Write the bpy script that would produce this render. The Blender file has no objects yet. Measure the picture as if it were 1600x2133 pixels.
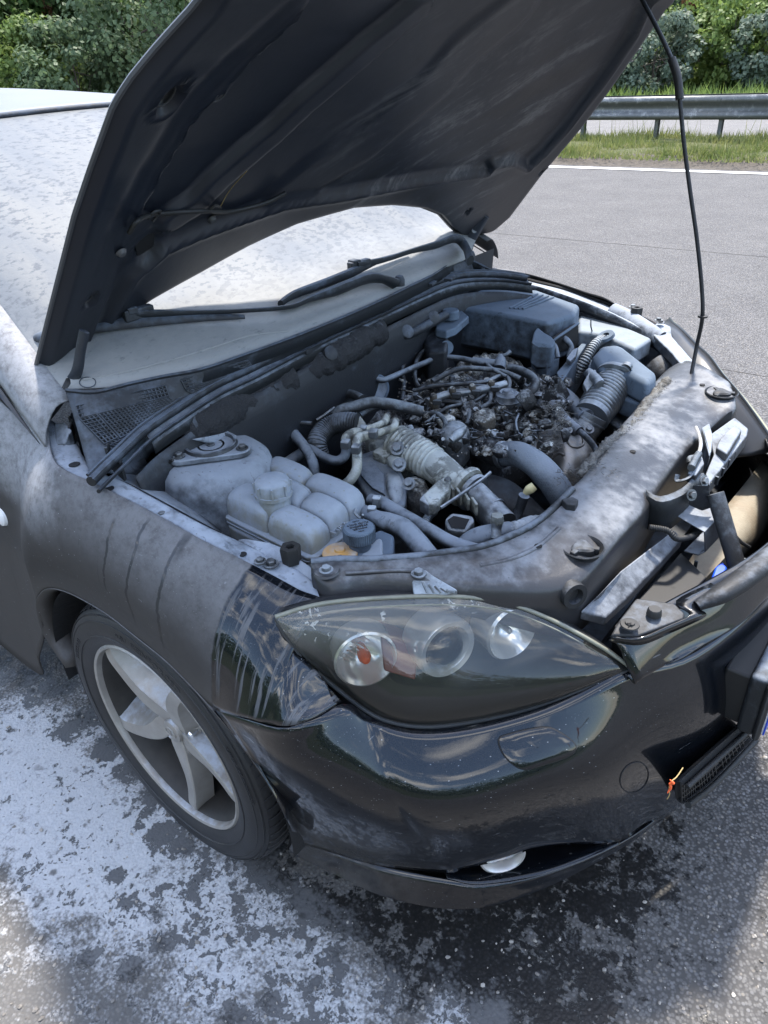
import bpy, bmesh, math, random
import numpy as np
from mathutils import Vector, Matrix
from mathutils.bvhtree import BVHTree
random.seed(7); rng = np.random.default_rng(7)
R = math.radians
sc = bpy.context.scene
COL = sc.collection

# ------------------------------------------------------------------ camera
CP = (1.0406818852, -1.3227220907, 1.4758067628)
YAW, PIT, ROLL, FPX = 2.2772101847, 0.5577612137, -0.0578742158, 1513.1476304
fwd = Vector((math.cos(YAW)*math.cos(PIT), math.sin(YAW)*math.cos(PIT), -math.sin(PIT)))
r0 = fwd.cross(Vector((0, 0, 1))).normalized(); u0 = r0.cross(fwd)
RT = r0*math.cos(ROLL) + u0*math.sin(ROLL); UP = -r0*math.sin(ROLL) + u0*math.cos(ROLL)
CAM = Vector(CP)
cd = bpy.data.cameras.new('camera'); co = bpy.data.objects.new('camera', cd); COL.objects.link(co)
mw = Matrix((RT, UP, -fwd)).transposed().to_4x4(); mw.translation = CAM; co.matrix_world = mw
cd.sensor_fit = 'VERTICAL'; cd.sensor_height = 36.0; cd.lens = FPX/2133*36.0
cd.clip_start = 0.02; cd.clip_end = 2000
sc.camera = co

# ------------------------------------------------------------------ light
SUN_EL, SUN_AZ = 66.0, 110.0          # azimuth measured in the car's x/y plane (x = car's nose)
sd = Vector((math.cos(R(SUN_AZ))*math.cos(R(SUN_EL)), math.sin(R(SUN_AZ))*math.cos(R(SUN_EL)), math.sin(R(SUN_EL))))
W = bpy.data.worlds.new('World'); sc.world = W; W.use_nodes = True
nt = W.node_tree; nt.nodes.clear()
sky = nt.nodes.new('ShaderNodeTexSky'); sky.sky_type = 'NISHITA'; sky.sun_disc = False
sky.sun_elevation = R(SUN_EL); sky.sun_rotation = R(90-SUN_AZ); sky.air_density = 1.0; sky.dust_density = .7; sky.ozone_density = .9
tc = nt.nodes.new('ShaderNodeTexCoord'); mp = nt.nodes.new('ShaderNodeMapping'); mp.inputs['Scale'].default_value = (1.6, 1.6, 4.0)
nz = nt.nodes.new('ShaderNodeTexNoise'); nz.inputs['Scale'].default_value = 1.7; nz.inputs['Detail'].default_value = 7
nz.inputs['Roughness'].default_value = .56
rp = nt.nodes.new('ShaderNodeValToRGB'); rp.color_ramp.elements[0].position = .51; rp.color_ramp.elements[1].position = .66
mx = nt.nodes.new('ShaderNodeMix'); mx.data_type = 'RGBA'; mx.inputs[7].default_value = (9.5, 9.4, 9.3, 1)
bg = nt.nodes.new('ShaderNodeBackground'); bg.inputs[1].default_value = 0.15
wo = nt.nodes.new('ShaderNodeOutputWorld'); L = nt.links.new
L(tc.outputs['Generated'], mp.inputs[0]); L(mp.outputs[0], nz.inputs[0]); L(nz.outputs[0], rp.inputs[0])
L(rp.outputs[0], mx.inputs[0]); L(sky.outputs[0], mx.inputs[6]); L(mx.outputs[2], bg.inputs[0]); L(bg.outputs[0], wo.inputs[0])
sl = bpy.data.lights.new('sun', 'SUN'); sl.energy = 2.4; sl.angle = R(4.0); sl.color = (1, .93, .84)
so = bpy.data.objects.new('sun', sl); COL.objects.link(so); so.rotation_euler = (-sd).to_track_quat('-Z', 'Y').to_euler()
sc.view_settings.view_transform = 'Standard'; sc.view_settings.look = 'None'
sc.view_settings.exposure = 1.92; sc.view_settings.gamma = 1.0; sc.view_settings.use_curve_mapping = False
sc.cycles.max_bounces = 8; sc.cycles.transparent_max_bounces = 12; sc.cycles.use_denoising = True
sc.cycles.caustics_reflective = False; sc.cycles.caustics_refractive = False; sc.cycles.sample_clamp_indirect = 6

# ------------------------------------------------------------------ helpers
def ray(px, py): return (fwd*FPX + RT*(px-800) - UP*(py-1066.5)).normalized()
def P(px, py, **k):
    """point where the sight line through a traced spot meets the plane x=, y= or z= of the car's frame"""
    a, v = list(k.items())[0]; i = 'xyz'.index(a); d = ray(px, py)
    return CAM + d*((v-CAM[i])/d[i])
def PZ(L): return [P(a, b, z=c) for a, b, c in L]
def ctr(pts, per=8, closed=False):
    """Catmull-Rom through the points"""
    pts = [Vector(p) for p in pts]; n = len(pts)
    if n < 3 and not closed: 
        return [pts[0].lerp(pts[1], i/per) for i in range(per+1)]
    out = []
    rngn = n if closed else n-1
    for i in range(rngn):
        p1 = pts[i]; p2 = pts[(i+1) % n]
        p0 = pts[i-1] if (i > 0 or closed) else p1*2-p2
        p3 = pts[(i+2) % n] if (i+2 < n or closed) else p2*2-p1
        for k in range(per):
            t = k/per; t2 = t*t; t3 = t2*t
            out.append(.5*((2*p1)+(p2-p0)*t+(2*p0-5*p1+4*p2-p3)*t2+(3*p1-p0-3*p2+p3)*t3))
    if not closed: out.append(pts[-1])
    return out
def setp(o, label=None, cat=None, group=None, kind=None):
    if label: o['label'] = label
    if cat: o['category'] = cat
    if group: o['group'] = group
    if kind: o['kind'] = kind
    return o
def mk(name, verts, faces, mat, parent=None, smooth=True, angle=35, bevel=0, bseg=2, sub=0, solid=0, soff=-1):
    me = bpy.data.meshes.new(name); me.from_pydata([tuple(v) for v in verts], [], faces); me.update()
    if mat: me.materials.append(mat)
    bm = bmesh.new(); bm.from_mesh(me); bmesh.ops.recalc_face_normals(bm, faces=bm.faces); bm.to_mesh(me); bm.free()
    o = bpy.data.objects.new(name, me); COL.objects.link(o)
    if parent: o.parent = parent
    if smooth:
        me.polygons.foreach_set('use_smooth', [True]*len(me.polygons))
        if angle < 180 and not sub: me.set_sharp_from_angle(angle=R(angle))
    if sub:
        m = o.modifiers.new('sub', 'SUBSURF'); m.levels = sub; m.render_levels = sub
    if solid:
        m = o.modifiers.new('sol', 'SOLIDIFY'); m.thickness = solid; m.offset = soff
    if bevel:
        m = o.modifiers.new('bev', 'BEVEL'); m.width = bevel; m.segments = bseg; m.limit_method = 'ANGLE'; m.angle_limit = R(30)
        m.harden_normals = True
    return o
def gridvf(rows, base=0, closed=False):
    nv = len(rows); nu = len(rows[0]); v = [p for r in rows for p in r]; f = []
    for j in range(nv-1):
        for i in range(nu-(0 if closed else 1)):
            a = j*nu+i; b = j*nu+(i+1) % nu
            f.append((base+a, base+b, base+b+nu, base+a+nu))
    return v, f
def smoothgrid(rows, pu=4, pv=4):
    r2 = [ctr(r, pu) for r in rows]
    cols = [ctr([r[i] for r in r2], pv) for i in range(len(r2[0]))]
    return [[c[j] for c in cols] for j in range(len(cols[0]))]
def taubin(g, it):
    A = np.array([[tuple(p) for p in r] for r in g])
    for k in range(it):
        for lam in (.5, -.52):
            D = np.zeros_like(A); D[1:-1, 1:-1] = (A[:-2, 1:-1]+A[2:, 1:-1]+A[1:-1, :-2]+A[1:-1, 2:])/4-A[1:-1, 1:-1]; A = A+lam*D
    return [[Vector(p) for p in r] for r in A]
def sheet(name, rows, mat, parent=None, pu=4, pv=4, th=.002, fair=0, **k):
    g = smoothgrid(rows, pu, pv)
    if fair: g = taubin(g, fair)
    v, f = gridvf(g)
    return mk(name, v, f, mat, parent, angle=50, solid=th, soff=0, **k)
def frames(pts):
    T = []
    for i in range(len(pts)):
        a = pts[max(i-1, 0)]; b = pts[min(i+1, len(pts)-1)]; t = (b-a)
        T.append(t.normalized() if t.length > 1e-9 else Vector((0, 0, 1)))
    n = T[0].orthogonal().normalized(); out = []
    for t in T:
        n = (n - t*n.dot(t)); n = n.normalized() if n.length > 1e-6 else t.orthogonal().normalized()
        out.append((t, n, t.cross(n)))
    return out
def tubevf(pts, r, n=10, per=6, ribs=None, flat=1.0, caps=True, base=0, raw=False):
    P_ = [Vector(p) for p in pts]
    rr = r if isinstance(r, (list, tuple)) else [r]*len(P_)
    c = ctr([(p.x, p.y, p.z) for p in P_], per) if not raw else P_
    m = len(c); rad = [np.interp(i/(m-1)*(len(rr)-1), range(len(rr)), rr) for i in range(m)]
    if ribs:
        amp, pitch = ribs; L_ = [0]
        for i in range(1, m): L_.append(L_[-1]+(c[i]-c[i-1]).length)
        ns = int(L_[-1]/pitch*8)+2; s = np.linspace(0, L_[-1], ns)
        c = [Vector([np.interp(x, L_, [q[k] for q in c]) for k in range(3)]) for x in s]
        rad = [float(np.interp(x, L_, rad)) + amp*(abs(math.cos(math.pi*x/pitch))**.6-.5) for x in s]
    fr = frames(c); v = []; f = []
    for p, q, (t, a, b) in zip(c, rad, fr):
        for k in range(n):
            th = 2*math.pi*k/n; v.append(p + (a*math.cos(th) + b*math.sin(th)*flat)*q)
    for i in range(len(c)-1):
        for k in range(n):
            f.append((base+i*n+k, base+i*n+(k+1) % n, base+(i+1)*n+(k+1) % n, base+(i+1)*n+k))
    if caps: f.append(tuple(base+k for k in range(n))[::-1]); f.append(tuple(base+(len(c)-1)*n+k for k in range(n)))
    return v, f
def tube(name, pts, r, mat, parent=None, **k):
    v, f = tubevf(pts, r, **k); return mk(name, v, f, mat, parent, angle=50)
def axis_frame(ax):
    ax = Vector(ax).normalized(); a = ax.orthogonal().normalized()
    if abs(ax.z) > .99: a = Vector((1, 0, 0))
    return a, ax.cross(a), ax
def lathevf(prof, loc, ax=(0, 0, 1), n=24, base=0, wob=None):
    a, b, c = axis_frame(ax); loc = Vector(loc); v = []; f = []
    for r_, h in prof:
        for k in range(n):
            th = 2*math.pi*k/n; q = r_*(wob(th) if wob else 1)
            v.append(loc + a*math.cos(th)*q + b*math.sin(th)*q + c*h)
    for i in range(len(prof)-1):
        for k in range(n): f.append((base+i*n+k, base+i*n+(k+1) % n, base+(i+1)*n+(k+1) % n, base+(i+1)*n+k))
    if prof[0][0] > 1e-6: pass
    return v, f
def lathe(name, prof, loc, mat, parent=None, ax=(0, 0, 1), n=24, angle=35, **k):
    v, f = lathevf(prof, loc, ax, n, wob=k.get('wob')); return mk(name, v, f, mat, parent, angle=angle)
class MB:
    def __init__(s): s.v = []; s.f = []; s.one = []
    def add(s, vf): b = len(s.v); s.v += list(vf[0]); s.f += [tuple(b+i for i in q) for q in vf[1]]; return s
    def box(s, c, d, rot=None):
        c = Vector(c); q = []
        for x in (-.5, .5):
            for y in (-.5, .5):
                for z in (-.5, .5):
                    w = Vector((x*d[0], y*d[1], z*d[2])); q.append(c + (rot @ w if rot else w))
        return s.add((q, [(0, 1, 3, 2), (4, 6, 7, 5), (0, 4, 5, 1), (2, 3, 7, 6), (0, 2, 6, 4), (1, 5, 7, 3)]))
    def tube(s, pts, r, **k): return s.add(tubevf(pts, r, **k))
    def lathe(s, prof, loc, ax=(0, 0, 1), n=16, wob=None): return s.add(lathevf(prof, loc, ax, n, wob=wob))
    def prism(s, top, down, taper=1.0):
        top = [Vector(p) for p in top]; n = len(top); dn = Vector(down); c = sum(top, Vector())/n
        bot = [c + (p-c)*taper + dn for p in top]
        return s.add((top+bot, [tuple(range(n))[::-1], tuple(range(n, 2*n))]+[(i, (i+1) % n, n+(i+1) % n, n+i) for i in range(n)]))
    def bolt(s, loc, r=.008, ax=(0, 0, 1)):
        q = MB(); s.one.append(q); s = q
        r *= .85; s.lathe([(0, .0), (r*1.6, .0), (r*1.6, .002), (r, .002)], Vector(loc), ax, 16)
        s.lathe([(r, .002), (r, r*1.0), (r*.85, r*1.15), (0, r*1.15)], Vector(loc), ax, 6); return s
    def build(s, name, mat, parent=None, **k):
        if s.one: return [mk(name, q.v, q.f, mat, parent, **k) for q in s.one][0]
        return mk(name, s.v, s.f, mat, parent, **k)
def slab(name, outline, z, h, mat, parent=None, taper=1.04, bevel=.006, bseg=3, **k):
    """a closed body whose traced outline lies at height z and which goes h down"""
    pts = [P(a, b, z=(z if len(q) == 0 else q[0])) for a, b, *q in outline]
    return MB().prism(pts, (0, 0, -h), taper).build(name, mat, parent, bevel=bevel, bseg=bseg, **k)
def rotz(a): return Matrix.Rotation(a, 3, 'Z')
def bvh(o):
    dg = bpy.context.evaluated_depsgraph_get(); dg.update(); return BVHTree.FromObject(o, dg)
def on(b, px, py, off=0.0):
    d = ray(px, py); h = b.ray_cast(CAM, d)
    if h[0] is None: return None
    n = h[1] if h[1].dot(d) < 0 else -h[1]
    return h[0] + n*off
def lumps(p, sc_, seed=0):
    """cheap smooth pseudo noise in -1..1"""
    x, y, z = p[0]*sc_+seed*1.7, p[1]*sc_+seed*3.1, p[2]*sc_+seed*.7
    return (math.sin(x*1.3+math.sin(y*1.7+z))*math.cos(y*1.1+math.sin(z*1.9+x*.7)) + .5*math.sin(x*2.9+y*2.3+math.sin(z*3.7)) + .3*math.sin(y*5.3-x*4.1+z*3.3))/1.8

# ------------------------------------------------------------------ materials
class G:
    def __init__(s, name):
        s.m = bpy.data.materials.new(name); s.m.use_nodes = True; s.t = s.m.node_tree; s.t.nodes.clear()
        s.o = s.n('ShaderNodeOutputMaterial'); s.b = s.n('ShaderNodeBsdfPrincipled'); s.l(s.b.outputs[0], s.o.inputs[0])
        s.tc = s.n('ShaderNodeTexCoord').outputs['Object']; s.geo = s.n('ShaderNodeNewGeometry')
        s.pos = s.geo.outputs['Position']
    def n(s, t): return s.t.nodes.new(t)
    def l(s, a, b): s.t.links.new(a, b)
    def put(s, sock, v):
        if isinstance(v, bpy.types.NodeSocket): s.l(v, sock)
        elif isinstance(v, (tuple, list)) and len(v) == 3 and sock.type == 'RGBA': sock.default_value = (*v, 1)
        else: sock.default_value = v
    def noise(s, scale, det=6, rough=.6, vec=None, dist=0):
        q = s.n('ShaderNodeTexNoise'); q.inputs['Scale'].default_value = scale; q.inputs['Detail'].default_value = det
        q.inputs['Roughness'].default_value = rough; q.inputs['Distortion'].default_value = dist
        s.l(vec or s.pos, q.inputs['Vector']); return q.outputs[0]
    def vor(s, scale, out='Distance', vec=None, feat='F1', rnd=1):
        q = s.n('ShaderNodeTexVoronoi'); q.feature = feat; q.inputs['Scale'].default_value = scale; q.inputs['Randomness'].default_value = rnd
        s.l(vec or s.pos, q.inputs['Vector']); return q.outputs[out]
    def map(s, vec=None, sc_=(1, 1, 1), loc=(0, 0, 0), rot=(0, 0, 0)):
        q = s.n('ShaderNodeMapping'); q.inputs['Scale'].default_value = sc_; q.inputs['Location'].default_value = loc; q.inputs['Rotation'].default_value = rot
        s.l(vec or s.pos, q.inputs[0]); return q.outputs[0]
    def step(s, v, lo, hi, a=0., b=1.):
        q = s.n('ShaderNodeMapRange'); q.interpolation_type = 'SMOOTHSTEP'
        for i, w in enumerate((v, lo, hi, a, b)): s.put(q.inputs[i], w)
        return q.outputs[0]
    def m2(s, op, a, b=0., c=0.):
        q = s.n('ShaderNodeMath'); q.operation = op
        for i, w in enumerate((a, b, c)): s.put(q.inputs[i], w)
        return q.outputs[0]
    def add(s, a, b): return s.m2('ADD', a, b)
    def mul(s, a, b): return s.m2('MULTIPLY', a, b)
    def mixc(s, f, a, b, mode='MIX'):
        q = s.n('ShaderNodeMix'); q.data_type = 'RGBA'; q.blend_type = mode
        s.put(q.inputs[0], f); s.put(q.inputs[6], a); s.put(q.inputs[7], b); return q.outputs[2]
    def sep(s, v):
        q = s.n('ShaderNodeSeparateXYZ'); s.l(v, q.inputs[0]); return q.outputs
    def bump(s, h, dist=.002, st=1., nrm=None):
        q = s.n('ShaderNodeBump'); q.inputs['Distance'].default_value = dist; q.inputs['Strength'].default_value = st
        s.put(q.inputs['Height'], h)
        if nrm: s.l(nrm, q.inputs['Normal'])
        return q.outputs[0]
    def set(s, **k):
        nm = dict(col='Base Color', rough='Roughness', metal='Metallic', normal='Normal', coat='Coat Weight', crough='Coat Roughness', spec='Specular IOR Level',
                  trans='Transmission Weight', alpha='Alpha', ior='IOR', cn='Coat Normal', emis='Emission Color', es='Emission Strength')
        for a, v in k.items(): s.put(s.b.inputs[nm[a]], v)
        return s
DUST = (.44, .465, .50)
def dusty(name, base, dust=DUST, amt=.5, rough=.6, metal=0., up=.75, sc_=1., speck=.5, bump=.0006, drough=.85, burnt=0., bmp_scale=220, fmax=.96):
    """a material on which extinguisher powder has settled: more on upward faces, patchy, with dark droplet specks"""
    g = G(name); nzz = g.sep(g.geo.outputs['Normal'])[2]
    na = g.noise(9*sc_, 8, .62); nb = g.noise(55*sc_, 6, .6); nc = g.noise(3*sc_, 4)
    f = g.add(g.mul(nzz, up*.55), g.add(g.mul(g.add(na, -.5), 1.5), g.add(g.mul(g.add(nb, -.5), .9), g.add(g.mul(g.add(nc, -.5), .7), amt-.25))))
    f = g.step(f, -.02, .60, 0., fmax)
    if speck:
        d = g.vor(95, vec=g.map(sc_=(1, 1, 1))); k = g.step(g.noise(21, 3), .52, .62)
        sp = g.mul(g.step(d, .17, .10), k); d2 = g.vor(38); sp = g.m2('MAXIMUM', sp, g.mul(g.step(d2, .11, .07), .8))
        f = g.mul(f, g.add(1., g.mul(sp, -speck)))
    scuff = g.mul(g.step(g.noise(1., 5, .7, vec=g.map(sc_=(30, 55, 38), rot=(.4, .7, .2)), dist=.8), .60, .66), .45); f = g.mul(f, g.add(1., g.mul(scuff, -1.)))
    vary = g.mixc(g.noise(30*sc_, 8, .7), (.68, .68, .68), (1.25, 1.25, 1.25))
    dc = g.mixc(1., dust, vary, 'MULTIPLY')
    bc = g.mixc(1., base, g.mixc(g.noise(14, 5), (.65, .65, .65), (1.3, 1.3, 1.3)), 'MULTIPLY')
    if burnt:
        bm_ = g.step(g.noise(16, 8, .7, dist=.6), .47, .56, 0., burnt)
        bc = g.mixc(bm_, bc, (.008, .008, .009)); f = g.mul(f, g.add(1., g.mul(bm_, -.85)))
    g.set(col=g.mixc(f, bc, dc), rough=g.step(f, 0., 1., rough, drough), metal=g.mul(g.add(1., g.mul(f, -1.)), metal) if metal else 0.,
          normal=g.bump(g.add(g.noise(bmp_scale, 5, .7), g.mul(nb, .6)), bump, 1.), spec=.5)
    return g.m
def plain(name, col, rough=.5, metal=0., bump=0., bs=200, **k):
    g = G(name); v = g.mixc(1., col, g.mixc(g.noise(12, 5), (.8, .8, .8), (1.15, 1.15, 1.15)), 'MULTIPLY')
    g.set(col=v, rough=rough, metal=metal, **k)
    if bump: g.set(normal=g.bump(g.noise(bs, 5), bump))
    return g.m
M = {}
M['plastic'] = dusty('dusty_black_plastic', (.010, .012, .014), dust=(.15, .175, .21), amt=.22, up=.8, speck=.35)
M['plastic_d'] = dusty('sooty_black_plastic', (.010, .011, .013), dust=(.16, .18, .21), amt=.08, up=.6, speck=.2)
M['cover'] = dusty('powdered_box_cover', (.012, .015, .02), dust=(.10, .135, .18), amt=.62, up=.95, speck=.35, bump=.0003, sc_=.7)
M['tank'] = dusty('powdered_white_tank', (.17, .172, .15), dust=(.245, .28, .325), amt=.50, up=1.0, speck=.9, bump=.0003)
M['hose'] = dusty('powdered_rubber_hose', (.018, .020, .024), dust=(.19, .22, .26), amt=.40, up=.95, speck=.3, bump=.0002)
M['hose_l'] = dusty('pale_fabric_hose', (.09, .10, .115), dust=(.26, .30, .35), amt=.6, up=.8, speck=.3, bump=.0003)
M['metal'] = dusty('powdered_aluminium', (.14, .15, .16), dust=(.36, .40, .44), amt=.20, up=.9, metal=.7, rough=.34, speck=.4)
M['metal_d'] = dusty('powdered_dark_metal', (.045, .048, .053), dust=(.22, .25, .29), amt=.28, up=.8, metal=.5, rough=.45, speck=.3)
M['cream'] = dusty('scorched_pale_casting', (.20, .205, .175), dust=(.42, .45, .44), amt=.34, up=.8, rough=.6, speck=.3, burnt=.75)
M['steelrail'] = dusty('powdered_body_steel', (.018, .021, .026), dust=(.28, .315, .365), amt=.34, up=.9, rough=.35, speck=.6)
M['strut'] = dusty('powdered_strut_tower', (.030, .034, .040), dust=(.225, .255, .295), amt=.50, up=.8, speck=.55, bump=.0003, sc_=.6)
M['cross'] = dusty('crossmember_plastic', (.028, .028, .030), dust=(.30, .32, .35), amt=-.02, up=1.0, rough=.34, speck=.5, bump=.0003, sc_=.7, fmax=.62)
M['cross2'] = dusty('grimy_grey_steel', (.05, .052, .056), dust=(.25, .275, .31), amt=.22, up=.9, rough=.45, speck=.5, bump=.0005)
M['burnt'] = dusty('burnt_crust', (.008, .008, .009), dust=(.40, .43, .46), amt=.06, up=.75, rough=.6, speck=.3, bump=.004, sc_=2.4, bmp_scale=90)
M['burnt2'] = dusty('burnt_crust_pale', (.05, .042, .032), dust=(.60, .62, .60), amt=.22, up=.6, rough=.7, speck=.3, bump=.003, sc_=3.0, burnt=.95, bmp_scale=90)
M['wire'] = dusty('charred_wire', (.012, .013, .015), dust=(.20, .23, .26), amt=.14, up=.8, speck=0)
M['bolt'] = dusty('zinc_bolt', (.12, .125, .13), dust=(.25, .28, .31), amt=.25, up=.6, metal=.8, rough=.4, speck=0)
M['felt'] = dusty('singed_felt_insulation', (.012, .013, .016), dust=(.24, .27, .31), amt=-.22, up=.9, speck=0, bump=.006, sc_=2.0, bmp_scale=130)
M['fluff'] = dusty('grey_fibre', (.075, .07, .062), dust=(.22, .22, .21), amt=.3, up=.5, speck=0, bump=.004, bmp_scale=300)
M['bronze'] = dusty('heat_shield', (.20, .185, .165), dust=(.28, .30, .32), amt=.22, up=.6, metal=.75, rough=.36, speck=.3)
M['seal'] = dusty('rubber_seal', (.012, .014, .018), dust=(.085, .105, .135), amt=.34, up=.7, speck=.1, bump=.0002)
M['cowl'] = dusty('cowl_plastic', (.014, .017, .021), dust=(.10, .12, .15), amt=.28, up=.6, speck=.3, bump=.0002)
M['cap_y'] = dusty('orange_cap', (.50, .27, .07), dust=(.42, .41, .40), amt=.22, up=.9, speck=.5, bump=.0002)
M['black'] = plain('deep_black', (.006, .006, .007), .8)
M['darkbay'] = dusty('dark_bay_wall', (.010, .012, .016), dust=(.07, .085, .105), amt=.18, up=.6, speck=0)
M['rubber'] = plain('black_rubber', (.012, .012, .012), .6)
M['chrome'] = plain('chrome', (.85, .85, .85), .06, 1.)
M['bowl'] = plain('silvered_reflector', (.90, .90, .88), .17, .6)
M['silver'] = plain('silver_trim', (.62, .60, .57), .35, .55)
M['amber'] = plain('amber_bulb', (.75, .10, .02), .12, 0.)
M['redpanel'] = plain('red_reflector', (.13, .018, .018), .35)
M['lampblack'] = plain('lamp_housing', (.020, .021, .023), .35)
M['lamprib'] = plain('lamp_bezel', (.055, .06, .065), .3, .3)
M['blue'] = plain('blue_plastic', (.01, .07, .55), .35)
M['beam'] = dusty('bumper_beam', (.26, .21, .15), dust=(.30, .27, .21), amt=.5, up=.5, speck=.6, bump=.0008)
M['inner'] = plain('wheel_well', (.010, .010, .011), .8, bump=.002, bs=60)
M['white'] = plain('white_plate', (.75, .75, .75), .35)
M['plateblue'] = plain('plate_blue_band', (.01, .05, .42), .35)
M['text'] = plain('printed_black', (.015, .015, .017), .6)
M['orange'] = plain('orange_petal', (.75, .12, .03), .6)
M['straw'] = plain('straw', (.35, .25, .10), .7)
M['dipstick'] = plain('yellowed_grip', (.55, .48, .26), .4)
M['gskin'] = dusty('galvanised_steel', (.12, .125, .125), dust=(.40, .40, .40), amt=.2, up=.3, metal=.55, rough=.45, speck=0, bump=.0004)
M['glassy'] = plain('lamp_glass', (.9, .9, .9), .02, trans=1., ior=1.45)

# black paint, powdered towards the rear of the wing, with run marks
def paint(name, kind):
    g = G(name); x, y, z = g.sep(g.pos); nzz = g.sep(g.geo.outputs['Normal'])[2]
    flake = g.vor(900, 'Color'); base = g.mixc(g.sep(flake)[0], (.0022, .0030, .0046), (.0050, .0062, .0086))
    n1 = g.noise(7, 8, .65); n2 = g.noise(60, 8, .7); n3 = g.noise(2.3, 4)
    if kind == 'wing':
        drip_ = g.noise(1., 5, .7, vec=g.map(sc_=(6, 6, 18)))
        edge = g.step(g.add(x, g.mul(g.add(drip_, -.5), .012)), .263, .2575)                      # clean paint ahead of this line
        drip = g.noise(1., 5, .6, vec=g.map(sc_=(120, 12, 2.6)))
        side = g.add(.90, g.mul(g.add(n3, -.5), .2))
        f = g.mul(edge, side)
        runs = g.step(drip, .30, .36); zr = g.step(z, .84, .78)
        f = g.mul(f, g.add(1., g.mul(g.mul(g.add(1., g.mul(runs, -1.)), zr), -.20)))
        st = None; wob = g.mul(g.add(g.noise(1., 4, .6, vec=g.map(sc_=(5, 5, 20))), -.5), .022)
        for xi, w_, z0, z1 in ((.020, .0035, .70, .835), (.078, .0040, .66, .84), (.150, .0045, .64, .825), (.155, .010, .79, .83)):
            a = g.m2('ABSOLUTE', g.add(g.add(x, -xi), wob)); k = g.mul(g.step(a, w_*1.0, w_*.35), g.mul(g.step(z, z0, z0+.05), g.step(z, z1+.01, z1)))
            st = k if st is None else g.m2('MAXIMUM', st, k)
        f = g.mul(f, g.add(1., g.mul(st, -.62)))
        tail = g.mul(g.mul(g.step(drip, .53, .62), g.step(x, .25, .27)), g.mul(g.step(z, .60, .66), g.step(z, .80, .74, 0., .75)))
        f = g.m2('MAXIMUM', f, tail)
        top = g.step(g.add(nzz, g.mul(g.add(n1, -.5), .25)), .12, .85)
        rear = g.step(g.add(x, g.mul(g.add(n1, -.5), .3)), -.05, -.22)
        upz = g.step(g.add(z, g.mul(g.add(n1, -.5), .12)), .74, .86)
        bright = g.m2('MAXIMUM', g.mul(top, .42), g.mul(g.mul(rear, upz), .95))
        bright = g.mul(bright, g.step(g.noise(34, 7, .75), .30, .55, .45, 1.))
        bright = g.mul(bright, g.step(g.noise(90, 6, .8), .25, .6, .6, 1.)); dc = g.mixc(bright, (.060, .056, .054), (.33, .335, .35))
        dc = g.mixc(1., dc, g.mixc(n2, (.82, .82, .82), (1.12, 1.12, 1.12)), 'MULTIPLY')
        lip = g.step(z, .66, .60); dc = g.mixc(g.mul(lip, .4), dc, (.085, .076, .068))
    else:
        low = g.mul(g.step(g.add(z, g.mul(g.add(n1, -.5), .35)), .44, .30), g.step(x, .62, .42))
        drip = g.noise(1., 3, .5, vec=g.map(sc_=(36, 30, 3)))
        f = g.add(g.mul(low, .50), g.mul(g.mul(g.step(drip, .60, .66), g.step(g.noise(3, 3), .5, .6)), .10))
        f = g.add(f, g.mul(g.step(g.noise(5, 8, .7), .58, .80), .05))
        f = g.mul(f, g.step(g.noise(26, 6, .7), .35, .6, .3, 1.)); f = g.add(f, .003)
        dc = g.mixc(n2, (.075, .07, .066), (.12, .115, .11))
    if kind != 'wing':
        rim = g.step(y, -.60, -.10)
    chips = g.mul(g.step(g.vor(60, vec=g.map(sc_=(1, 1, 1.8))), .085, .05), g.step(g.noise(5, 4), .46, .58))
    chips = g.m2('MAXIMUM', chips, g.mul(g.step(g.vor(170), .12, .07), g.mul(g.step(g.noise(9, 4), .5, .6), .6)))
    scr = g.step(g.noise(1.2, 2, .5, vec=g.map(sc_=(14, 14, 60), rot=(.3, .5, .2)), dist=1.5), .735, .76)
    col = g.mixc(g.m2('MINIMUM', f, 1.), base, dc); col = g.mixc(g.mul(g.m2('MAXIMUM', chips, g.mul(scr, .4)), .55), col, (.40, .41, .43))
    if kind == 'wing': col = g.mixc(g.mul(tail, .55), col, (.13, .137, .148))
    clean = g.add(1., g.mul(g.step(f, .08, .55), -1.))
    g.set(col=col, rough=g.step(f, 0., .5, .30, .72), coat=clean, crough=.035, spec=.12,
          normal=g.bump(n2, .0004, 1.), cn=g.bump(g.noise(120, 2), .00002, 1.))
    return g.m
M['wing'] = paint('black_paint_powdered_wing', 'wing')
M['bumper'] = paint('black_paint_bumper', 'bumper')

# windscreen: glass under a caked layer of wet powder
g = G('powder_caked_glass'); n1 = g.noise(5, 8, .6); v = g.noise(75, 4, .6, vec=g.map(sc_=(1, .6, 1.4), rot=(0, 0, .4)))
x, y, z = g.sep(g.pos)
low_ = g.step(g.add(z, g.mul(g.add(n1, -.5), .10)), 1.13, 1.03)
cover = g.m2('MAXIMUM', g.step(g.add(v, g.mul(g.add(n1, -.5), .35)), .36, .50), g.mul(low_, g.step(g.noise(70, 8, .75, vec=g.map(sc_=(1, .45, 1))), .30, .48, .35, .95)))
sp = g.step(g.vor(48, vec=g.map(sc_=(1, .7, 1.8))), .16, .10)
cover = g.mul(cover, g.add(1., g.mul(g.mul(g.mul(sp, g.step(n1, .45, .6)), g.add(1., g.mul(low_, -.8))), -.75)))
dc = g.mixc(g.step(g.add(z, g.mul(g.add(n1, -.5), .16)), 1.10, 1.00), g.mixc(g.step(g.noise(2.2, 5, .6, vec=g.map(sc_=(.6, 3, .6), rot=(0, 0, .35))), .38, .62), (.125, .137, .150), (.165, .170, .168)), (.265, .268, .262))  # foot powder coloured paler to make up for the bonnet's shadow over it
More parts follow.
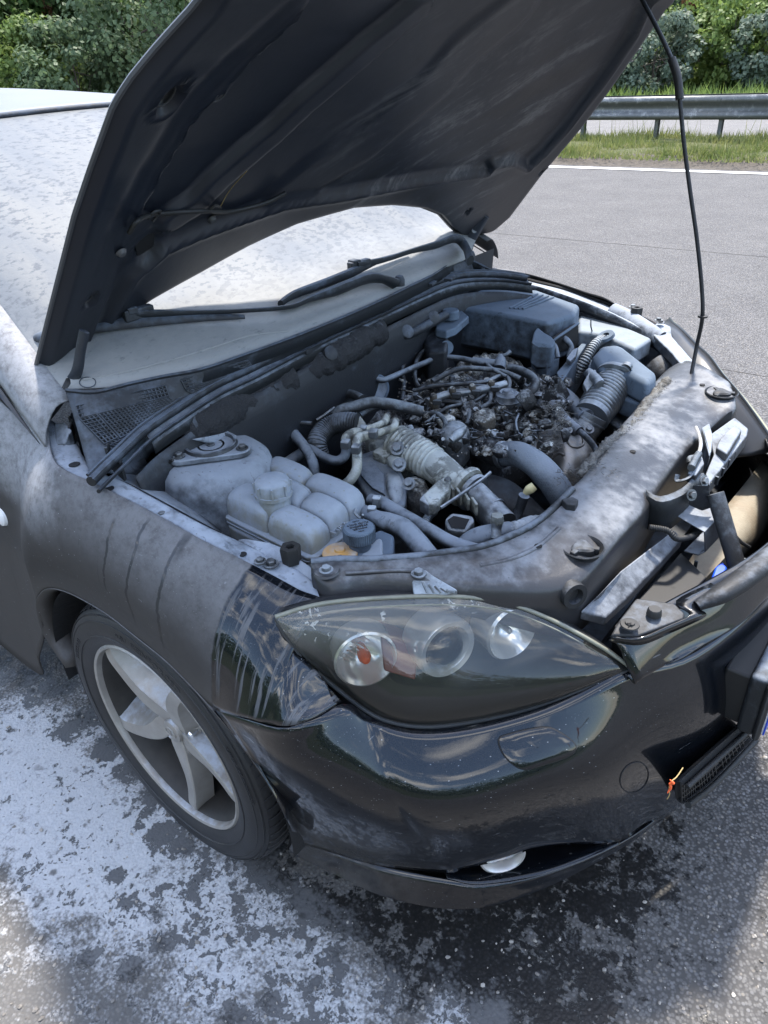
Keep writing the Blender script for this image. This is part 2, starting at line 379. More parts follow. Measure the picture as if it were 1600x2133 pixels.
col = g.mixc(cover, (.085, .095, .108), dc); bare = g.step(g.noise(11, 8, .75), .62, .66)
bare = g.mul(bare, g.mul(g.mul(g.step(z, 1.03, 1.0), g.step(y, -.35, -.15)), g.step(y, .25, .05)))
col = g.mixc(bare, col, (.16, .15, .14))
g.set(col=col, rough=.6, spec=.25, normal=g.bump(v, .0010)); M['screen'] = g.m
g = G('powdered_roof'); n1 = g.noise(6, 8)
g.set(col=g.mixc(n1, (.130, .142, .162), (.160, .172, .192)), rough=.6, coat=0., crough=.25, normal=g.bump(g.noise(200, 4), .0004)); M['roof'] = g.m

# bonnet underside: navy paint, sooty, with smears of powder
g = G('bonnet_underside'); x, y, z = g.sep(g.pos)
sv = g.add(g.mul(x, .755), g.mul(z, .656)); cmb = g.n('ShaderNodeCombineXYZ')
g.l(g.mul(g.add(g.mul(sv, .62), g.mul(y, .78)), 2.6), cmb.inputs[0]); g.l(g.mul(g.add(g.mul(sv, -.78), g.mul(y, .62)), 15.), cmb.inputs[1]); s1 = g.noise(1., 10, .74, vec=cmb.outputs[0], dist=.5); n2 = g.noise(4, 6); n3 = g.noise(45, 6, .7)
reg = g.mul(g.step(y, -.30, .10), g.step(z, 1.68, 1.35)); reg = g.mul(reg, g.step(y, .66, .50))
f = g.mul(g.step(g.add(s1, g.mul(g.add(n3, -.5), .25)), .50, .68), g.mul(reg, .55))
f = g.add(f, g.step(n2, .3, .8, .0, .05)); f = g.add(f, g.mul(g.step(z, 1.35, 1.0), .06))
soot = g.mul(g.step(s1, .52, .38), reg); f = g.add(f, g.mul(g.step(g.geo.outputs['Pointiness'], .515, .56), .35)); f = g.m2('MINIMUM', f, .9)
col = g.mixc(f, g.mixc(g.mul(soot, .7), (.0045, .0072, .0140), (.0022, .0022, .0026)), (.17, .165, .165))
g.set(col=col, rough=g.step(n2, .3, .7, .42, .58), coat=.12, crough=.3, normal=g.bump(n3, .0004), spec=.4); M['hood_in'] = g.m
g = G('bonnet_outer'); g.set(col=(.03, .032, .036), rough=.5); M['hood_out'] = g.m

# headlamp lens: clear with a yellowed haze and peeling lacquer at the top
g = G('hazy_headlamp_lens')
x, y, z = g.sep(g.pos); gl = g.n('ShaderNodeBsdfGlossy'); gl.inputs['Roughness'].default_value = .03; gl.inputs['Color'].default_value = (1, 1, 1, 1)
tr = g.n('ShaderNodeBsdfTransparent'); tr.inputs['Color'].default_value = (.86, .86, .83, 1)
fr = g.n('ShaderNodeFresnel'); fr.inputs['IOR'].default_value = 1.5
m1 = g.n('ShaderNodeMixShader'); g.l(fr.outputs[0], m1.inputs[0]); g.l(tr.outputs[0], m1.inputs[1]); g.l(gl.outputs[0], m1.inputs[2])
haze = g.step(g.add(z, g.mul(g.add(g.noise(8, 6), -.5), .05)), .68, .765, .032, .22)
peel = g.mul(g.step(g.noise(70, 3, .5, dist=1.5), .565, .58), g.mul(g.mul(g.step(z, .725, .745), g.step(g.noise(14, 3), .5, .56)), .75))
g.set(col=g.mixc(g.noise(6, 4), (.34, .34, .30), (.42, .42, .40)), rough=.5)
hz = g.m2('MINIMUM', g.m2('MAXIMUM', g.add(haze, g.mul(g.step(g.vor(90), .10, .06), .12)), peel), 1.)
m2_ = g.n('ShaderNodeMixShader'); g.l(hz, m2_.inputs[0]); g.l(m1.outputs[0], m2_.inputs[1]); g.l(g.b.outputs[0], m2_.inputs[2])
g.l(m2_.outputs[0], g.o.inputs[0]); M['lens'] = g.m

g = G('yellowed_lens_rim'); g.set(col=g.mixc(g.noise(40, 6), (.10, .10, .08), (.27, .27, .21)), rough=.4, spec=.5); M['lensrim'] = g.m
# tyre and wheel
g = G('tyre_rubber'); g.set(col=g.mixc(g.noise(20, 6), (.010, .010, .011), (.026, .026, .027)), rough=.55, normal=g.bump(g.noise(160, 4), .0004)); M['tyre'] = g.m
g = G('barrel_grime'); nn = g.noise(30, 7, .65); g.set(col=g.mixc(nn, (.010, .009, .008), (.045, .041, .036)), rough=.6, metal=.2, normal=g.bump(g.noise(150, 4), .0003)); M['barrel'] = g.m
g = G('dirty_alloy'); nn = g.noise(18, 7, .65); nzz = g.sep(g.geo.outputs['Normal'])[2]
f = g.step(g.add(nn, g.mul(nzz, .45)), .80, 1.08)
g.set(col=g.mixc(f, g.mixc(nn, (.19, .175, .155), (.46, .435, .40)), (.42, .46, .52)), rough=.45, metal=g.step(f, 0., 1., .45, 0.), normal=g.bump(g.noise(150, 4), .0003)); M['alloy'] = g.m

# ------------------------------------------------------------------ ground, road, verge
TH = R(2.94); RD = Vector((math.cos(TH), math.sin(TH), 0)); RN = Vector((-math.sin(TH), math.cos(TH), 0))
def rp_(a, d, z=0.): return RD*a + RN*d + Vector((0, 0, z))
def strip(name, d0, d1, z, mat, a0=-300, a1=300, kind='structure', na=1):
    v = [rp_(a0+(a1-a0)*i/na, d, z) for i in range(na+1) for d in (d0, d1)]
    o = mk(name, v, [(2*i, 2*i+2, 2*i+3, 2*i+1) for i in range(na)], mat, smooth=False); return setp(o, kind=kind)

def asphalt(name, c0, c1, scale=1., stains=False, b=.0025):
    g = G(name); ag = g.vor(150*scale, 'Color'); agd = g.vor(150*scale); h = g.sep(ag)
    big = g.noise(2.2, 6); mid = g.noise(14, 7, .65); fine = g.noise(260*scale, 4, .7)
    col = g.mixc(h[0], c0, c1); col = g.mixc(g.step(h[1], .93, .95, 0., .4), col, (.30, .26, .20)); col = g.mixc(g.step(h[2], .92, .94, 0., .35), col, (.24, .24, .25))
    col = g.mixc(g.step(agd, .35, .62), col, tuple(q*.6 for q in c0))
    col = g.mixc(1., col, g.mixc(big, (.72, .72, .73), (1.25, 1.24, 1.22)), 'MULTIPLY'); col = g.mixc(1., col, g.mixc(mid, (.8, .8, .8), (1.2, 1.2, 1.2)), 'MULTIPLY')
    hgt = g.add(g.mul(g.add(1., g.mul(agd, -1.3)), .9), g.mul(fine, .5)); rough = .85
    if stains:
        at = g.n('ShaderNodeAttribute'); at.attribute_name = 'stain'; s = g.sep(at.outputs['Vector'])
        n1 = g.noise(13, 10, .72); n2 = g.noise(60, 8, .7, dist=.5); n3 = g.noise(230, 3, .6)
        nv = g.n('ShaderNodeVectorMath'); nv.operation = 'MULTIPLY_ADD'; nq = g.n('ShaderNodeTexNoise'); nq.inputs['Scale'].default_value = 22; nq.inputs['Detail'].default_value = 6; g.l(g.pos, nq.inputs['Vector']); g.l(nq.outputs[1], nv.inputs[0]); nv.inputs[1].default_value = (.045, .045, .045); g.l(g.pos, nv.inputs[2]); wv = nv.outputs[0]
        spot = g.mul(g.step(g.vor(17, vec=wv), .22, .10), g.step(g.noise(4, 3), .46, .56)); spot2 = g.mul(g.step(g.vor(60, vec=wv), .22, .08), g.step(g.noise(8, 3), .44, .58))
        pw = g.add(s[0], g.add(g.mul(g.add(n1, -.5), 2.2), g.add(g.mul(g.add(n2, -.5), .9), g.mul(g.add(agd, -.4), -.25))))
        pw = g.step(pw, .34, .80)
        pw = g.mul(pw, g.add(1., g.mul(g.m2('MAXIMUM', spot, spot2), -.85)))
        wet = g.step(g.add(s[1], g.add(g.mul(g.add(n1, -.5), 3.6), g.mul(g.add(n2, -.5), 2.2))), .36, .52)
        film = g.mul(s[2], .75)
        col = g.mixc(film, col, (.125, .120, .114))
        col = g.mixc(g.mul(wet, .88), col, (.006, .006, .006))
        pw = g.mul(pw, g.add(1., g.mul(wet, -.80)))
        col = g.mixc(g.mul(pw, .82), col, g.mixc(n2, (.37, .375, .385), (.60, .605, .615)))
        rough = g.add(.85, g.mul(wet, -.50)); hgt = g.mul(g.add(hgt, g.add(g.mul(pw, 1.3), g.mul(n3, .5))), g.add(1., g.mul(g.m2('MAXIMUM', g.mul(wet, .65), g.mul(pw, .25)), -1.)))
    g.set(col=col, rough=rough, spec=.28, normal=g.bump(hgt, b)); return g.m
M['shoulder'] = asphalt('shoulder_asphalt', (.085, .082, .080), (.150, .146, .141), 1., True, .0013)
M['lane'] = asphalt('lane_asphalt', (.105, .102, .101), (.155, .151, .149), .8, False, .0015)
M['lane2'] = asphalt('far_lane_asphalt', (.17, .165, .163), (.21, .205, .20), .8, False, .001)
M['paintline'] = plain('road_paint', (.72, .72, .70), .6, bump=.0008)
g = G('soil'); g.set(col=g.mixc(g.noise(9, 8), (.05, .042, .034), (.14, .12, .10)), rough=.95, normal=g.bump(g.noise(30, 8), .03)); M['soil'] = g.m
g = G('verge_turf'); g.set(col=g.mixc(g.noise(3, 8), (.05, .07, .02), (.13, .12, .05)), rough=.95, normal=g.bump(g.noise(60, 8), .03)); M['turf'] = g.m
g = G('woodland_floor'); g.set(col=g.mixc(g.noise(1, 8), (.02, .035, .012), (.05, .06, .02)), rough=.95); M['floor'] = g.m

# the wide base and the near hard shoulder with its stains
gb = MB(); gb.add(([(-900, -900, -.03), (900, -900, -.03), (900, 900, -.03), (-900, 900, -.03)], [(0, 1, 2, 3)]))
setp(gb.build('ground', M['floor'], smooth=False), kind='structure')
setp(mk('hard_shoulder', [rp_(-300, -3, -.008), rp_(300, -3, -.008), rp_(300, 2.6, -.008), rp_(-300, 2.6, -.008)], [(0, 1, 2, 3)], M['lane'], smooth=False), kind='structure')
nx, ny = 420, 330; xs = np.linspace(-2.6, 2.6, nx); ys = np.linspace(-2.3, 1.7, ny)
X, Y = np.meshgrid(xs, ys); X = X.ravel(); Y = Y.ravel()
def gp(px, py): q = P(px, py, z=0); return q.x, q.y
def blob(L_, soft=1.):
    a = np.zeros_like(X)
    for px, py, r, s in L_:
        cx, cy = gp(px, py); d = np.sqrt((X-cx)**2+(Y-cy)**2)/r
        a = np.maximum(a, s*np.clip(1.25-d*.75, 0, 1)**1.0)
    return np.clip(a, 0, 1)
powder = blob([(40, 1600, .30, 1.), (140, 1660, .26, 1.), (230, 1760, .24, 1.), (330, 1850, .22, .85), (480, 1960, .20, .85), (620, 2000, .16, .8), (420, 1880, .16, .9), (560, 1900, .10, .8),
    (700, 2100, .13, .75), (830, 2060, .05, .6), (930, 2110, .07, .75), (1020, 2133, .08, .7), (60, 1480, .16, .8), (650, 1930, .08, .65), (0, 1420, .12, .6), (760, 1940, .12, .42), (960, 1905, .1, .36),
    (1090, 1960, .1, .35), (1180, 1930, .08, .34), (600, 1860, .07, .7), (330, 1700, .14, .85), (240, 1560, .10, .6), (860, 1985, .1, .38), (200, 1950, .3, .42), (60, 1850, .3, .45), (500, 2090, .12, .5)])
wet = blob([(110, 1440, .07, .75), (170, 1500, .06, .8), (215, 1560, .05, .85), (265, 1610, .045, .8), (310, 1660, .04, .8), (340, 1735, .035, .9), (380, 1765, .035, .9), (60, 1400, .10, .7), (0, 1370, .10, .7),
    (590, 1835, .035, .85), (620, 1870, .03, .8), (710, 1895, .06, .95), (780, 1925, .05, .85), (870, 1930, .06, .95), (940, 1960, .07, .9), (1000, 2020, .09, .85), (1010, 1930, .08, .85), (1120, 1900, .11, .75),
    (1080, 2000, .08, .75), (880, 2040, .06, .8), (1230, 1850, .12, .8), (1290, 1790, .08, .8), (1100, 2090, .12, .7), (1200, 2020, .10, .55), (245, 1820, .018, .9), (330, 1905, .022, .9), (340, 1960, .03, .8), (490, 1868, .01, .9), (275, 2020, .03, .7),
    (180, 2000, .02, .7), (560, 2080, .03, .7), (650, 2050, .03, .7), (700, 1990, .025, .7), (480, 2120, .03, .7), (820, 2000, .03, .7), (310, 1690, .02, .9), (1180, 1760, .2, .6), (700, 1750, .4, .5)])
film = np.clip(blob([(300, 1950, .8, .9), (0, 1700, .6, .8), (1600, 2100, .25, .35)]), 0, 1)
me = bpy.data.meshes.new('stained_shoulder'); me.vertices.add(nx*ny)
me.vertices.foreach_set('co', np.stack([X, Y, .003*np.sin(X*7+Y*3)*0], 1).ravel())
i = np.arange(nx-1)[None, :] + nx*np.arange(ny-1)[:, None]; q = np.stack([i, i+1, i+1+nx, i+nx], -1).reshape(-1, 4)
me.loops.add(q.size); me.loops.foreach_set('vertex_index', q.ravel()); me.polygons.add(len(q)); me.polygons.foreach_set('loop_start', np.arange(len(q))*4); me.update(); me.validate()
at = me.attributes.new('stain', 'FLOAT_VECTOR', 'POINT'); at.data.foreach_set('vector', np.stack([powder, wet, film], 1).astype(np.float32).ravel())
me.materials.append(M['shoulder']); o = bpy.data.objects.new('stained_shoulder', me); COL.objects.link(o); setp(o, kind='structure')

strip('road', 2.6, 5.17, -.006, M['lane']); strip('road', 5.18, 9.85, -.006, M['lane'])
strip('road_seam', 5.16, 5.19, -.010, M['soil'])
strip('edge_line', 9.50, 9.66, .002, M['paintline'])
o = strip('lane_dash', 5.72, 5.86, .002, M['paintline'], -7.1, -3.9); o = strip('lane_dash', 5.72, 5.86, .002, M['paintline'], -19.1, -15.9)
# verge with an uneven soil lip
def verge():
    n = 500; v = []; f = []; ds = [9.72, 9.9, 10.05, 10.25, 10.6, 11.2, 12.0, 12.6, 12.75]
    zs = [-.02, .0, .03, .10, .13, .14, .13, .10, -.02]
    for i in range(n):
        a = -60+i*.18
        for k, (d, z) in enumerate(zip(ds, zs)):
            w = lumps((a*1.1, d*3, 0), 2.2, 3)
            v.append(rp_(a, d+(.05*w if 0 < k < 8 else 0), z+(.02*w if 0 < k < 8 else 0)))
    m = len(ds)
    for i in range(n-1):
        for k in range(m-1): f.append((i*m+k, (i+1)*m+k, (i+1)*m+k+1, i*m+k+1))
    o = mk('verge', v, f, M['turf'], angle=180); o.data.materials.append(M['soil'])
    for p in o.data.polygons:
        if p.index % (m-1) < 3: p.material_index = 1
    setp(o, kind='structure')
verge()
strip('far_road', 12.8, 21.5, -.006, M['lane2']); strip('far_edge_line', 13.3, 13.45, .002, M['paintline']); strip('far_edge_line', 20.7, 20.85, .002, M['paintline'])
strip('lane_dash', 16.9, 17.05, .002, M['paintline'], -60, -54)
# grass blades on the verge
def leafmat(name, c0, c1, c2, sc_=1.5, tl=.45):
    g = G(name); n1 = g.noise(sc_, 4, .6); n2 = g.noise(14, 3, .6)
    c = g.mixc(g.step(n1, .35, .65), c0, c1); c = g.mixc(g.step(n2, .55, .75), c, c2)
    d = g.n('ShaderNodeBsdfTranslucent'); g.put(d.inputs[0], c); ms = g.n('ShaderNodeMixShader'); ms.inputs[0].default_value = tl
    g.set(col=c, rough=.55, spec=.35); g.l(g.b.outputs[0], ms.inputs[1]); g.l(d.outputs[0], ms.inputs[2]); g.l(ms.outputs[0], g.o.inputs[0]); return g.m
M['grass'] = leafmat('verge_grass', (.14, .18, .05), (.24, .25, .09), (.38, .33, .18), 2.5)
def fastmesh(name, V, F, mat, parent=None):
    """V (n,3), F (m,k) numpy"""
    me = bpy.data.meshes.new(name); me.vertices.add(len(V)); me.vertices.foreach_set('co', V.astype(np.float32).ravel()); k = F.shape[1]
    me.loops.add(F.size); me.loops.foreach_set('vertex_index', F.astype(np.int32).ravel()); me.polygons.add(len(F)); me.polygons.foreach_set('loop_start', np.arange(len(F))*k)
    me.update(); me.materials.append(mat); o = bpy.data.objects.new(name, me); COL.objects.link(o)
    if parent: o.parent = parent
    return o
def blades(n, a0, a1, d0, d1, h, w, dens=None):
    a = rng.uniform(a0, a1, n); d = rng.uniform(d0, d1, n)
    hh = h*rng.uniform(.35, 1.2, n)*(1+.5*np.sin(a*3+np.sin(d*5)*2)); th = rng.uniform(0, np.pi, n); ln = rng.normal(0, .35, (n, 2))*hh[:, None]
    b = np.stack([math.cos(TH)*a-math.sin(TH)*d, math.sin(TH)*a+math.cos(TH)*d, np.full(n, .08)], 1)
    s = np.stack([np.cos(th), np.sin(th), 0*th], 1)*w*.5
    t = b+np.stack([ln[:, 0], ln[:, 1], hh], 1); V = np.stack([b-s, b+s, t], 1).reshape(-1, 3); F = np.arange(3*n).reshape(-1, 3)
    return V, F
V1, F1 = blades(60000, -14, 6, 10.15, 12.65, .13, .022); V2, F2 = blades(5000, -14, 6, 9.85, 10.2, .07, .02); V3, F3 = blades(500, -14, 6, 11.6, 12.8, .45, .012)
setp(fastmesh('verge_grass', np.concatenate([V1, V2, V3]), np.concatenate([F1, F2+len(V1), F3+len(V1)+len(V2)]), M['grass']), kind='stuff')

# ------------------------------------------------------------------ guard rail down the central reserve
def thing(name, loc, label, cat, group=None, rz=0):
    o = bpy.data.objects.new(name, None); COL.objects.link(o); o.location = loc; o.rotation_euler = (0, 0, rz); o.empty_display_size = .2
    return setp(o, label, cat, group)
gr = thing('guard_rail', (0, 0, 0), 'long galvanised steel crash barrier on leaning posts in the grass strip between the two carriageways', 'crash barrier')
prof = [(0, .752), (.035, .748), (.058, .725), (.066, .695), (.060, .668), (.030, .640), (.012, .600), (.012, .565), (.030, .535), (.060, .508), (.066, .480), (.058, .452), (.035, .432), (0, .428)]
def beam(d, sgn, a0, a1, dz=0):
    v = []; f = []; n = len(prof)
    for a in (a0, a1):
        for (o_, z) in prof: v.append(rp_(a, d-sgn*o_, z+dz))
    for k in range(n-1): f.append((k, k+1, n+k+1, n+k))
    return mk('beam', v, f, M['gskin'], gr, angle=60, solid=.004, soff=0)
for k in range(-5, 4):
    a0 = -1.35+k*4.0; beam(11.79, 1, a0-.15, a0+4.0, dz=.0015*(k % 2))
    beam(12.05, -1, a0-.15+1.2, a0+5.2, dz=.0015*(k % 2)+.004)
tmpP = P(1217, 290, z=.12)
a_post = [P(1217, 290, z=.12).dot(RD), P(1480, 300, z=.12).dot(RD)]
sp_ = a_post[1]-a_post[0]
def post(a, d):
    m = MB(); c = rp_(a, d, .0)
    for dx, dy, w, t in ((0, 0, .006, .11), (.025, .052, .055, .006), (.025, -.052, .055, .006)):
        m.box(c+RD*dx+RN*dy+Vector((0, 0, .30)), (w, t, .78), rotz(TH))
    m.build('post', M['gskin'], gr)
for k in range(-8, 7):
    post(a_post[0]+sp_*k, 11.87); post(a_post[0]+sp_*(k+.5)+.1, 11.97)
for k in range(-8, 7):
    for z in (.49, .70): lathe('rail_bolt', [(0, .014), (.014, .012), (.018, 0)], rp_(a_post[0]+sp_*k, 11.735, z), M['gskin'], gr, ax=-RN, n=8)
q = P(1240, 241, y=(rp_(-1.5, 11.70)).y)
mk('reflector', [q+RD*-.02+Vector((0, 0, .06)), q+RD*.045, q+RD*-.02-Vector((0, 0, .06)), q+RD*-.02+RN*.02], [(0, 1, 2), (0, 2, 3), (0, 3, 1), (1, 3, 2)], M['white'], gr, smooth=False)

# ------------------------------------------------------------------ trees and bushes behind the far carriageway
def azdir(px):
    d = ray(px, 122); d = Vector((d.x, d.y, 0)).normalized(); return d
def at(px, dist): q = CAM + azdir(px)*dist; return Vector((q.x, q.y, 0))
LM = dict(dark=leafmat('dark_leaf', (.055, .10, .028), (.09, .155, .042), (.15, .23, .06)), mid=leafmat('mid_leaf', (.075, .125, .045), (.125, .19, .065), (.20, .26, .11)),
          bright=leafmat('bright_leaf', (.115, .175, .045), (.19, .265, .07), (.30, .36, .13)), grey=leafmat('grey_leaf', (.09, .13, .09), (.17, .22, .16), (.27, .31, .24)),
          pine=leafmat('needle', (.03, .06, .026), (.055, .095, .036), (.09, .135, .05)), dead=leafmat('dry_leaf', (.16, .08, .04), (.24, .12, .06), (.30, .17, .10), tl=.2),
          soft=leafmat('soft_leaf', (.085, .13, .065), (.135, .19, .095), (.21, .27, .145)))
M['bark'] = plain('bark', (.07, .055, .045), .9, bump=.01, bs=30)
def plant(name, label, cat, px, dist, h, w, kind, n=5000, leaf=.11, trunk=.0, group=None, clumps=40, z0=.0, lean=0.):
    b = at(px, dist); root = thing(name, b, label, cat, group)
    # limbs
    m = MB(); rr = random.Random(int(px*7+dist*13))
    th_ = max(h*.012, .02); top = Vector((lean*h, 0, h*.8))
    m.tube([(0, 0, -.1), tuple(top*.45+Vector((rr.uniform(-.1, .1), rr.uniform(-.1, .1), 0))), tuple(top)], [th_*1.6, th_, th_*.3], n=7, per=4)
    C_ = []
    for k in range(clumps):
        u = rr.random()*2*math.pi; v = rr.uniform(-.75, 1.); r_ = rr.uniform(.45, 1.)**.6
        zc = z0*h + (h*(1-z0))*(.52+.46*v); s = math.sqrt(max(0, 1-(v*.92)**2))
        if kind == 'pine': s = max(.12, .95*(1-(zc/h))); 
        c = Vector((math.cos(u)*w*.5*s*r_+lean*zc, math.sin(u)*w*.5*s*r_, zc)); C_.append((c, rr.uniform(.10, .20)*min(w, h)))
        if k % 4 == 0: m.tube([tuple(top*rr.uniform(.15, .7)), tuple(c*.6+top*.12+Vector((0, 0, -.05*h))), tuple(c)], [th_*.5, th_*.3, th_*.1], n=5, per=3)
    m.build('branches' if trunk == 0 else 'trunk', M['bark'], root)
    cc = np.array([c for c, r_ in C_]); cr_ = np.array([r_ for c, r_ in C_]); idx = rng.integers(0, len(C_), n)
    dr = rng.normal(0, 1, (n, 3)); dr /= np.linalg.norm(dr, axis=1)[:, None]
    rad = cr_[idx]*rng.uniform(.2, 1.15, n)**.5; p = cc[idx]+dr*rad[:, None]*np.array([1.1, 1.1, .8]); p[:, 2] = np.maximum(p[:, 2], .03)
    nrm = dr+rng.normal(0, .55, (n, 3)); nrm[:, 2] += .35; nrm /= np.linalg.norm(nrm, axis=1)[:, None]
    t = np.cross(nrm, rng.normal(0, 1, (n, 3))); t /= np.linalg.norm(t, axis=1)[:, None]; s_ = np.cross(nrm, t)
    L_ = leaf*rng.uniform(.55, 1.3, n)[:, None]; wd = .16 if kind == 'pine' else .42
    V = np.stack([p-t*L_*.5, p+s_*L_*wd, p+t*L_*.5, p-s_*L_*wd], 1).reshape(-1, 3)
    fastmesh('crown' if trunk else 'foliage', V, np.arange(4*n).reshape(-1, 4), LM[kind], root)
    return root
T = plant
# back row: tall dark trees
bk = 'tall trees at the back of the wood'
for px, dist, h, w, k, lb in ((-190, 40, 12, 8, 'dark', None), (-60, 38, 11, 7, 'pine', 'tall dark conifer at the left edge of the photo above the car roof'), (70, 40, 12, 7, 'pine', 'dark conifer rising above the far left of the car roof'),
    (190, 39, 12, 7.5, 'mid', 'tall mid green tree behind the round bush left of the bonnet'), (300, 42, 13, 8, 'dark', 'tall dark tree just left of the raised bonnet edge'), (430, 40, 13, 8, 'mid', 'tall green tree partly hidden behind the top left edge of the bonnet'),
    (620, 42, 13, 9, 'dark', None), (800, 42, 13, 9, 'dark', None), (980, 42, 13, 9, 'dark', None), (1150, 42, 13, 9, 'pine', None),
    (1290, 41, 12, 8, 'dark', 'tall dark tree right beside the upper right edge of the bonnet'), (1420, 40, 12, 7, 'pine', 'dark conifer behind the dry brown shrub'), (1540, 40, 12, 8, 'dark', 'tall dark tree at the top right corner of the photo'), (1660, 39, 12, 8, 'pine', 'dark conifer at the right edge behind the bushes'), (1800, 40, 12, 8, 'dark', None)):
    if lb is None: lb = {-190: 'large dark tree beyond the left edge of the photo', 620: 'dark tree hidden behind the bonnet, left one', 800: 'dark tree hidden behind the middle of the bonnet', 980: 'dark tree hidden behind the bonnet, right one', 1150: 'dark conifer hidden behind the right half of the bonnet', 1800: 'large dark tree beyond the right edge of the photo'}[px]
    if px in (620, 800, 980): continue
    T('tree' if k != 'pine' else 'conifer_tree', lb, 'tree', px, dist, h, w, k, n=8000, leaf=.34 if k != 'pine' else .5, trunk=1, clumps=90, group=bk)
# middle row
fr_ = 'bushes along the far verge'
for px, dist, h, w, k, lf, lb, nm in (
    (-120, 33, 5.2, 5, 'mid', .2, 'broad green shrub beyond the left edge of the photo', 'shrub'), (10, 33, 4.6, 4, 'dark', .2, 'dark green shrub at the left edge above the car roof', 'shrub'),
    (55, 30, 3.0, 2.6, 'bright', .14, 'yellow green sapling above the far left of the roof', 'sapling'), (150, 29, 2.9, 3.6, 'soft', .15, 'round soft green bush above the middle of the roof', 'bush'),
    (100, 34, 4.3, 1.2, 'dead', .14, 'dry brown branch tuft above the left part of the roof', 'dry_shrub'), (330, 30, 6.2, 4.6, 'soft', .17, 'pale feathery tree touching the left edge of the bonnet', 'tree'), (245, 32, 3.6, 2.6, 'mid', .17, 'green bush between the round bush and the pale feathery tree', 'bush'),
    (230, 35, 8, 4.5, 'mid', .24, 'bushy green tree behind the round soft green bush', 'tree'), (40, 36, 8, 4.5, 'soft', .24, 'loose green tree behind the yellow green sapling', 'tree'),
    (1310, 29, 2.6, 2.6, 'bright', .13, 'bright green bush right beside the bonnet above the barrier', 'bush'), (1370, 27, 2.1, 2.4, 'grey', .12, 'silvery grey green bush just left of the bonnet stay', 'bush'),
    (1445, 29, 2.7, 2.2, 'bright', .13, 'bright green bush just right of the bonnet stay', 'bush'), (1520, 28, 2.5, 2.4, 'bright', .13, 'yellow green bush between the stay and the right edge', 'bush'), (1590, 27, 2.0, 1.7, 'grey', .12, 'silvery bush low at the right edge above the barrier', 'bush'),
    (1475, 31, 4.0, 1.9, 'dead', .14, 'dry reddish brown shrub right of the bonnet stay', 'dry_shrub'), (1400, 32, 4.2, 2.8, 'soft', .17, 'soft green shrub behind the silvery bush', 'shrub'), (1560, 31, 3.9, 3.2, 'bright', .15, 'tall bright green shrub near the right edge', 'shrub'),
    (1640, 30, 3.6, 3.4, 'mid', .15, 'green bush cut by the right edge of the photo', 'bush'), (1330, 33, 4.4, 3.0, 'mid', .17, 'mid green shrub behind the bright bush beside the bonnet', 'shrub'), (1500, 34, 5.0, 3.4, 'mid', .2, 'mid green shrub behind the dry brown shrub', 'shrub'),
    (1255, 30, 3.2, 3.0, 'mid', .16, 'green bush half hidden by the right edge of the bonnet', 'bush'), (1440, 36, 8, 4.5, 'dark', .24, 'dark bushy tree right above the bend of the bonnet stay', 'tree'), (1600, 36, 8, 5, 'dark', .24, 'dark bushy tree at the upper right edge of the photo', 'tree')):
    T(nm, lb, 'tree' if 'tree' in nm else nm.replace('dry_', ''), px, dist, h, w, k, n=int(3500+1100*w*(1.2 if dist > 30 else 1)), leaf=lf, trunk=1 if 'tree' in nm or nm == 'sapling' else 0, clumps=int(24+9*w), group=fr_)
V1, F1 = blades(14000, -40, 12, 21.6, 25, .28, .05)
setp(fastmesh('roadside_weeds', V1, F1, LM['bright']), kind='stuff')
# wooded bank behind everything
v = []; n = 80
for i in range(n):
    a = -220+i*5
    for d, z in ((25, 0), (38, .5), (48, 3.5), (75, 12), (120, 16)): v.append(rp_(a, d, z-.02+.3*math.sin(a*.7+d) if d > 30 else z-.02))
f = [(i*5+k, (i+1)*5+k, (i+1)*5+k+1, i*5+k+1) for i in range(n-1) for k in range(4)]
setp(mk('hillside', v, f, M['floor'], angle=180), kind='structure')
N = 80000; a = rng.uniform(-120, 40, N); d = rng.uniform(26, 70, N); zz = np.interp(d, [26, 38, 48, 75], [0, .5, 3.5, 12])+rng.uniform(0, 1, N)*np.interp(d, [26, 36, 43], [.7, 2.2, 7])
p = np.stack([math.cos(TH)*a-math.sin(TH)*d, math.sin(TH)*a+math.cos(TH)*d, zz], 1); t = rng.normal(0, 1, (N, 3)); t /= np.linalg.norm(t, axis=1)[:, None]; s_ = np.cross(t, rng.normal(0, 1, (N, 3))); s_ /= np.linalg.norm(s_, axis=1)[:, None]
V = np.stack([p-t*.45, p+s_*.25, p+t*.45, p-s_*.25], 1).reshape(-1, 3)
N2 = 26000; a = rng.uniform(-60, 60, N2); d = -rng.uniform(11, 22, N2); hh = 5+1.6*np.sin(a*.31)+1.1*np.sin(a*.83+1); zz = rng.uniform(0, 1, N2)**.8*hh*np.clip((-d-9)/6, .35, 1)
p = np.stack([math.cos(TH)*a-math.sin(TH)*d, math.sin(TH)*a+math.cos(TH)*d, zz], 1); t = rng.normal(0, 1, (N2, 3)); t /= np.linalg.norm(t, axis=1)[:, None]; s_ = np.cross(t, rng.normal(0, 1, (N2, 3))); s_ /= np.linalg.norm(s_, axis=1)[:, None]
Vb = np.stack([p-t*.32, p+s_*.18, p+t*.32, p-s_*.18], 1).reshape(-1, 3)
setp(fastmesh('roadside_wood', Vb, np.arange(4*N2).reshape(-1, 4), LM['dark']), kind='stuff')
setp(mk('hillside', [rp_(-90, -9, -.02), rp_(90, -9, -.02), rp_(90, -16, 1.2), rp_(-90, -16, 1.2), rp_(90, -40, 5), rp_(-90, -40, 5)], [(0, 1, 2, 3), (3, 2, 4, 5)], M['floor'], smooth=False), kind='structure')
setp(fastmesh('distant_wood', V, np.arange(4*N).reshape(-1, 4), LM['dark']), kind='stuff')

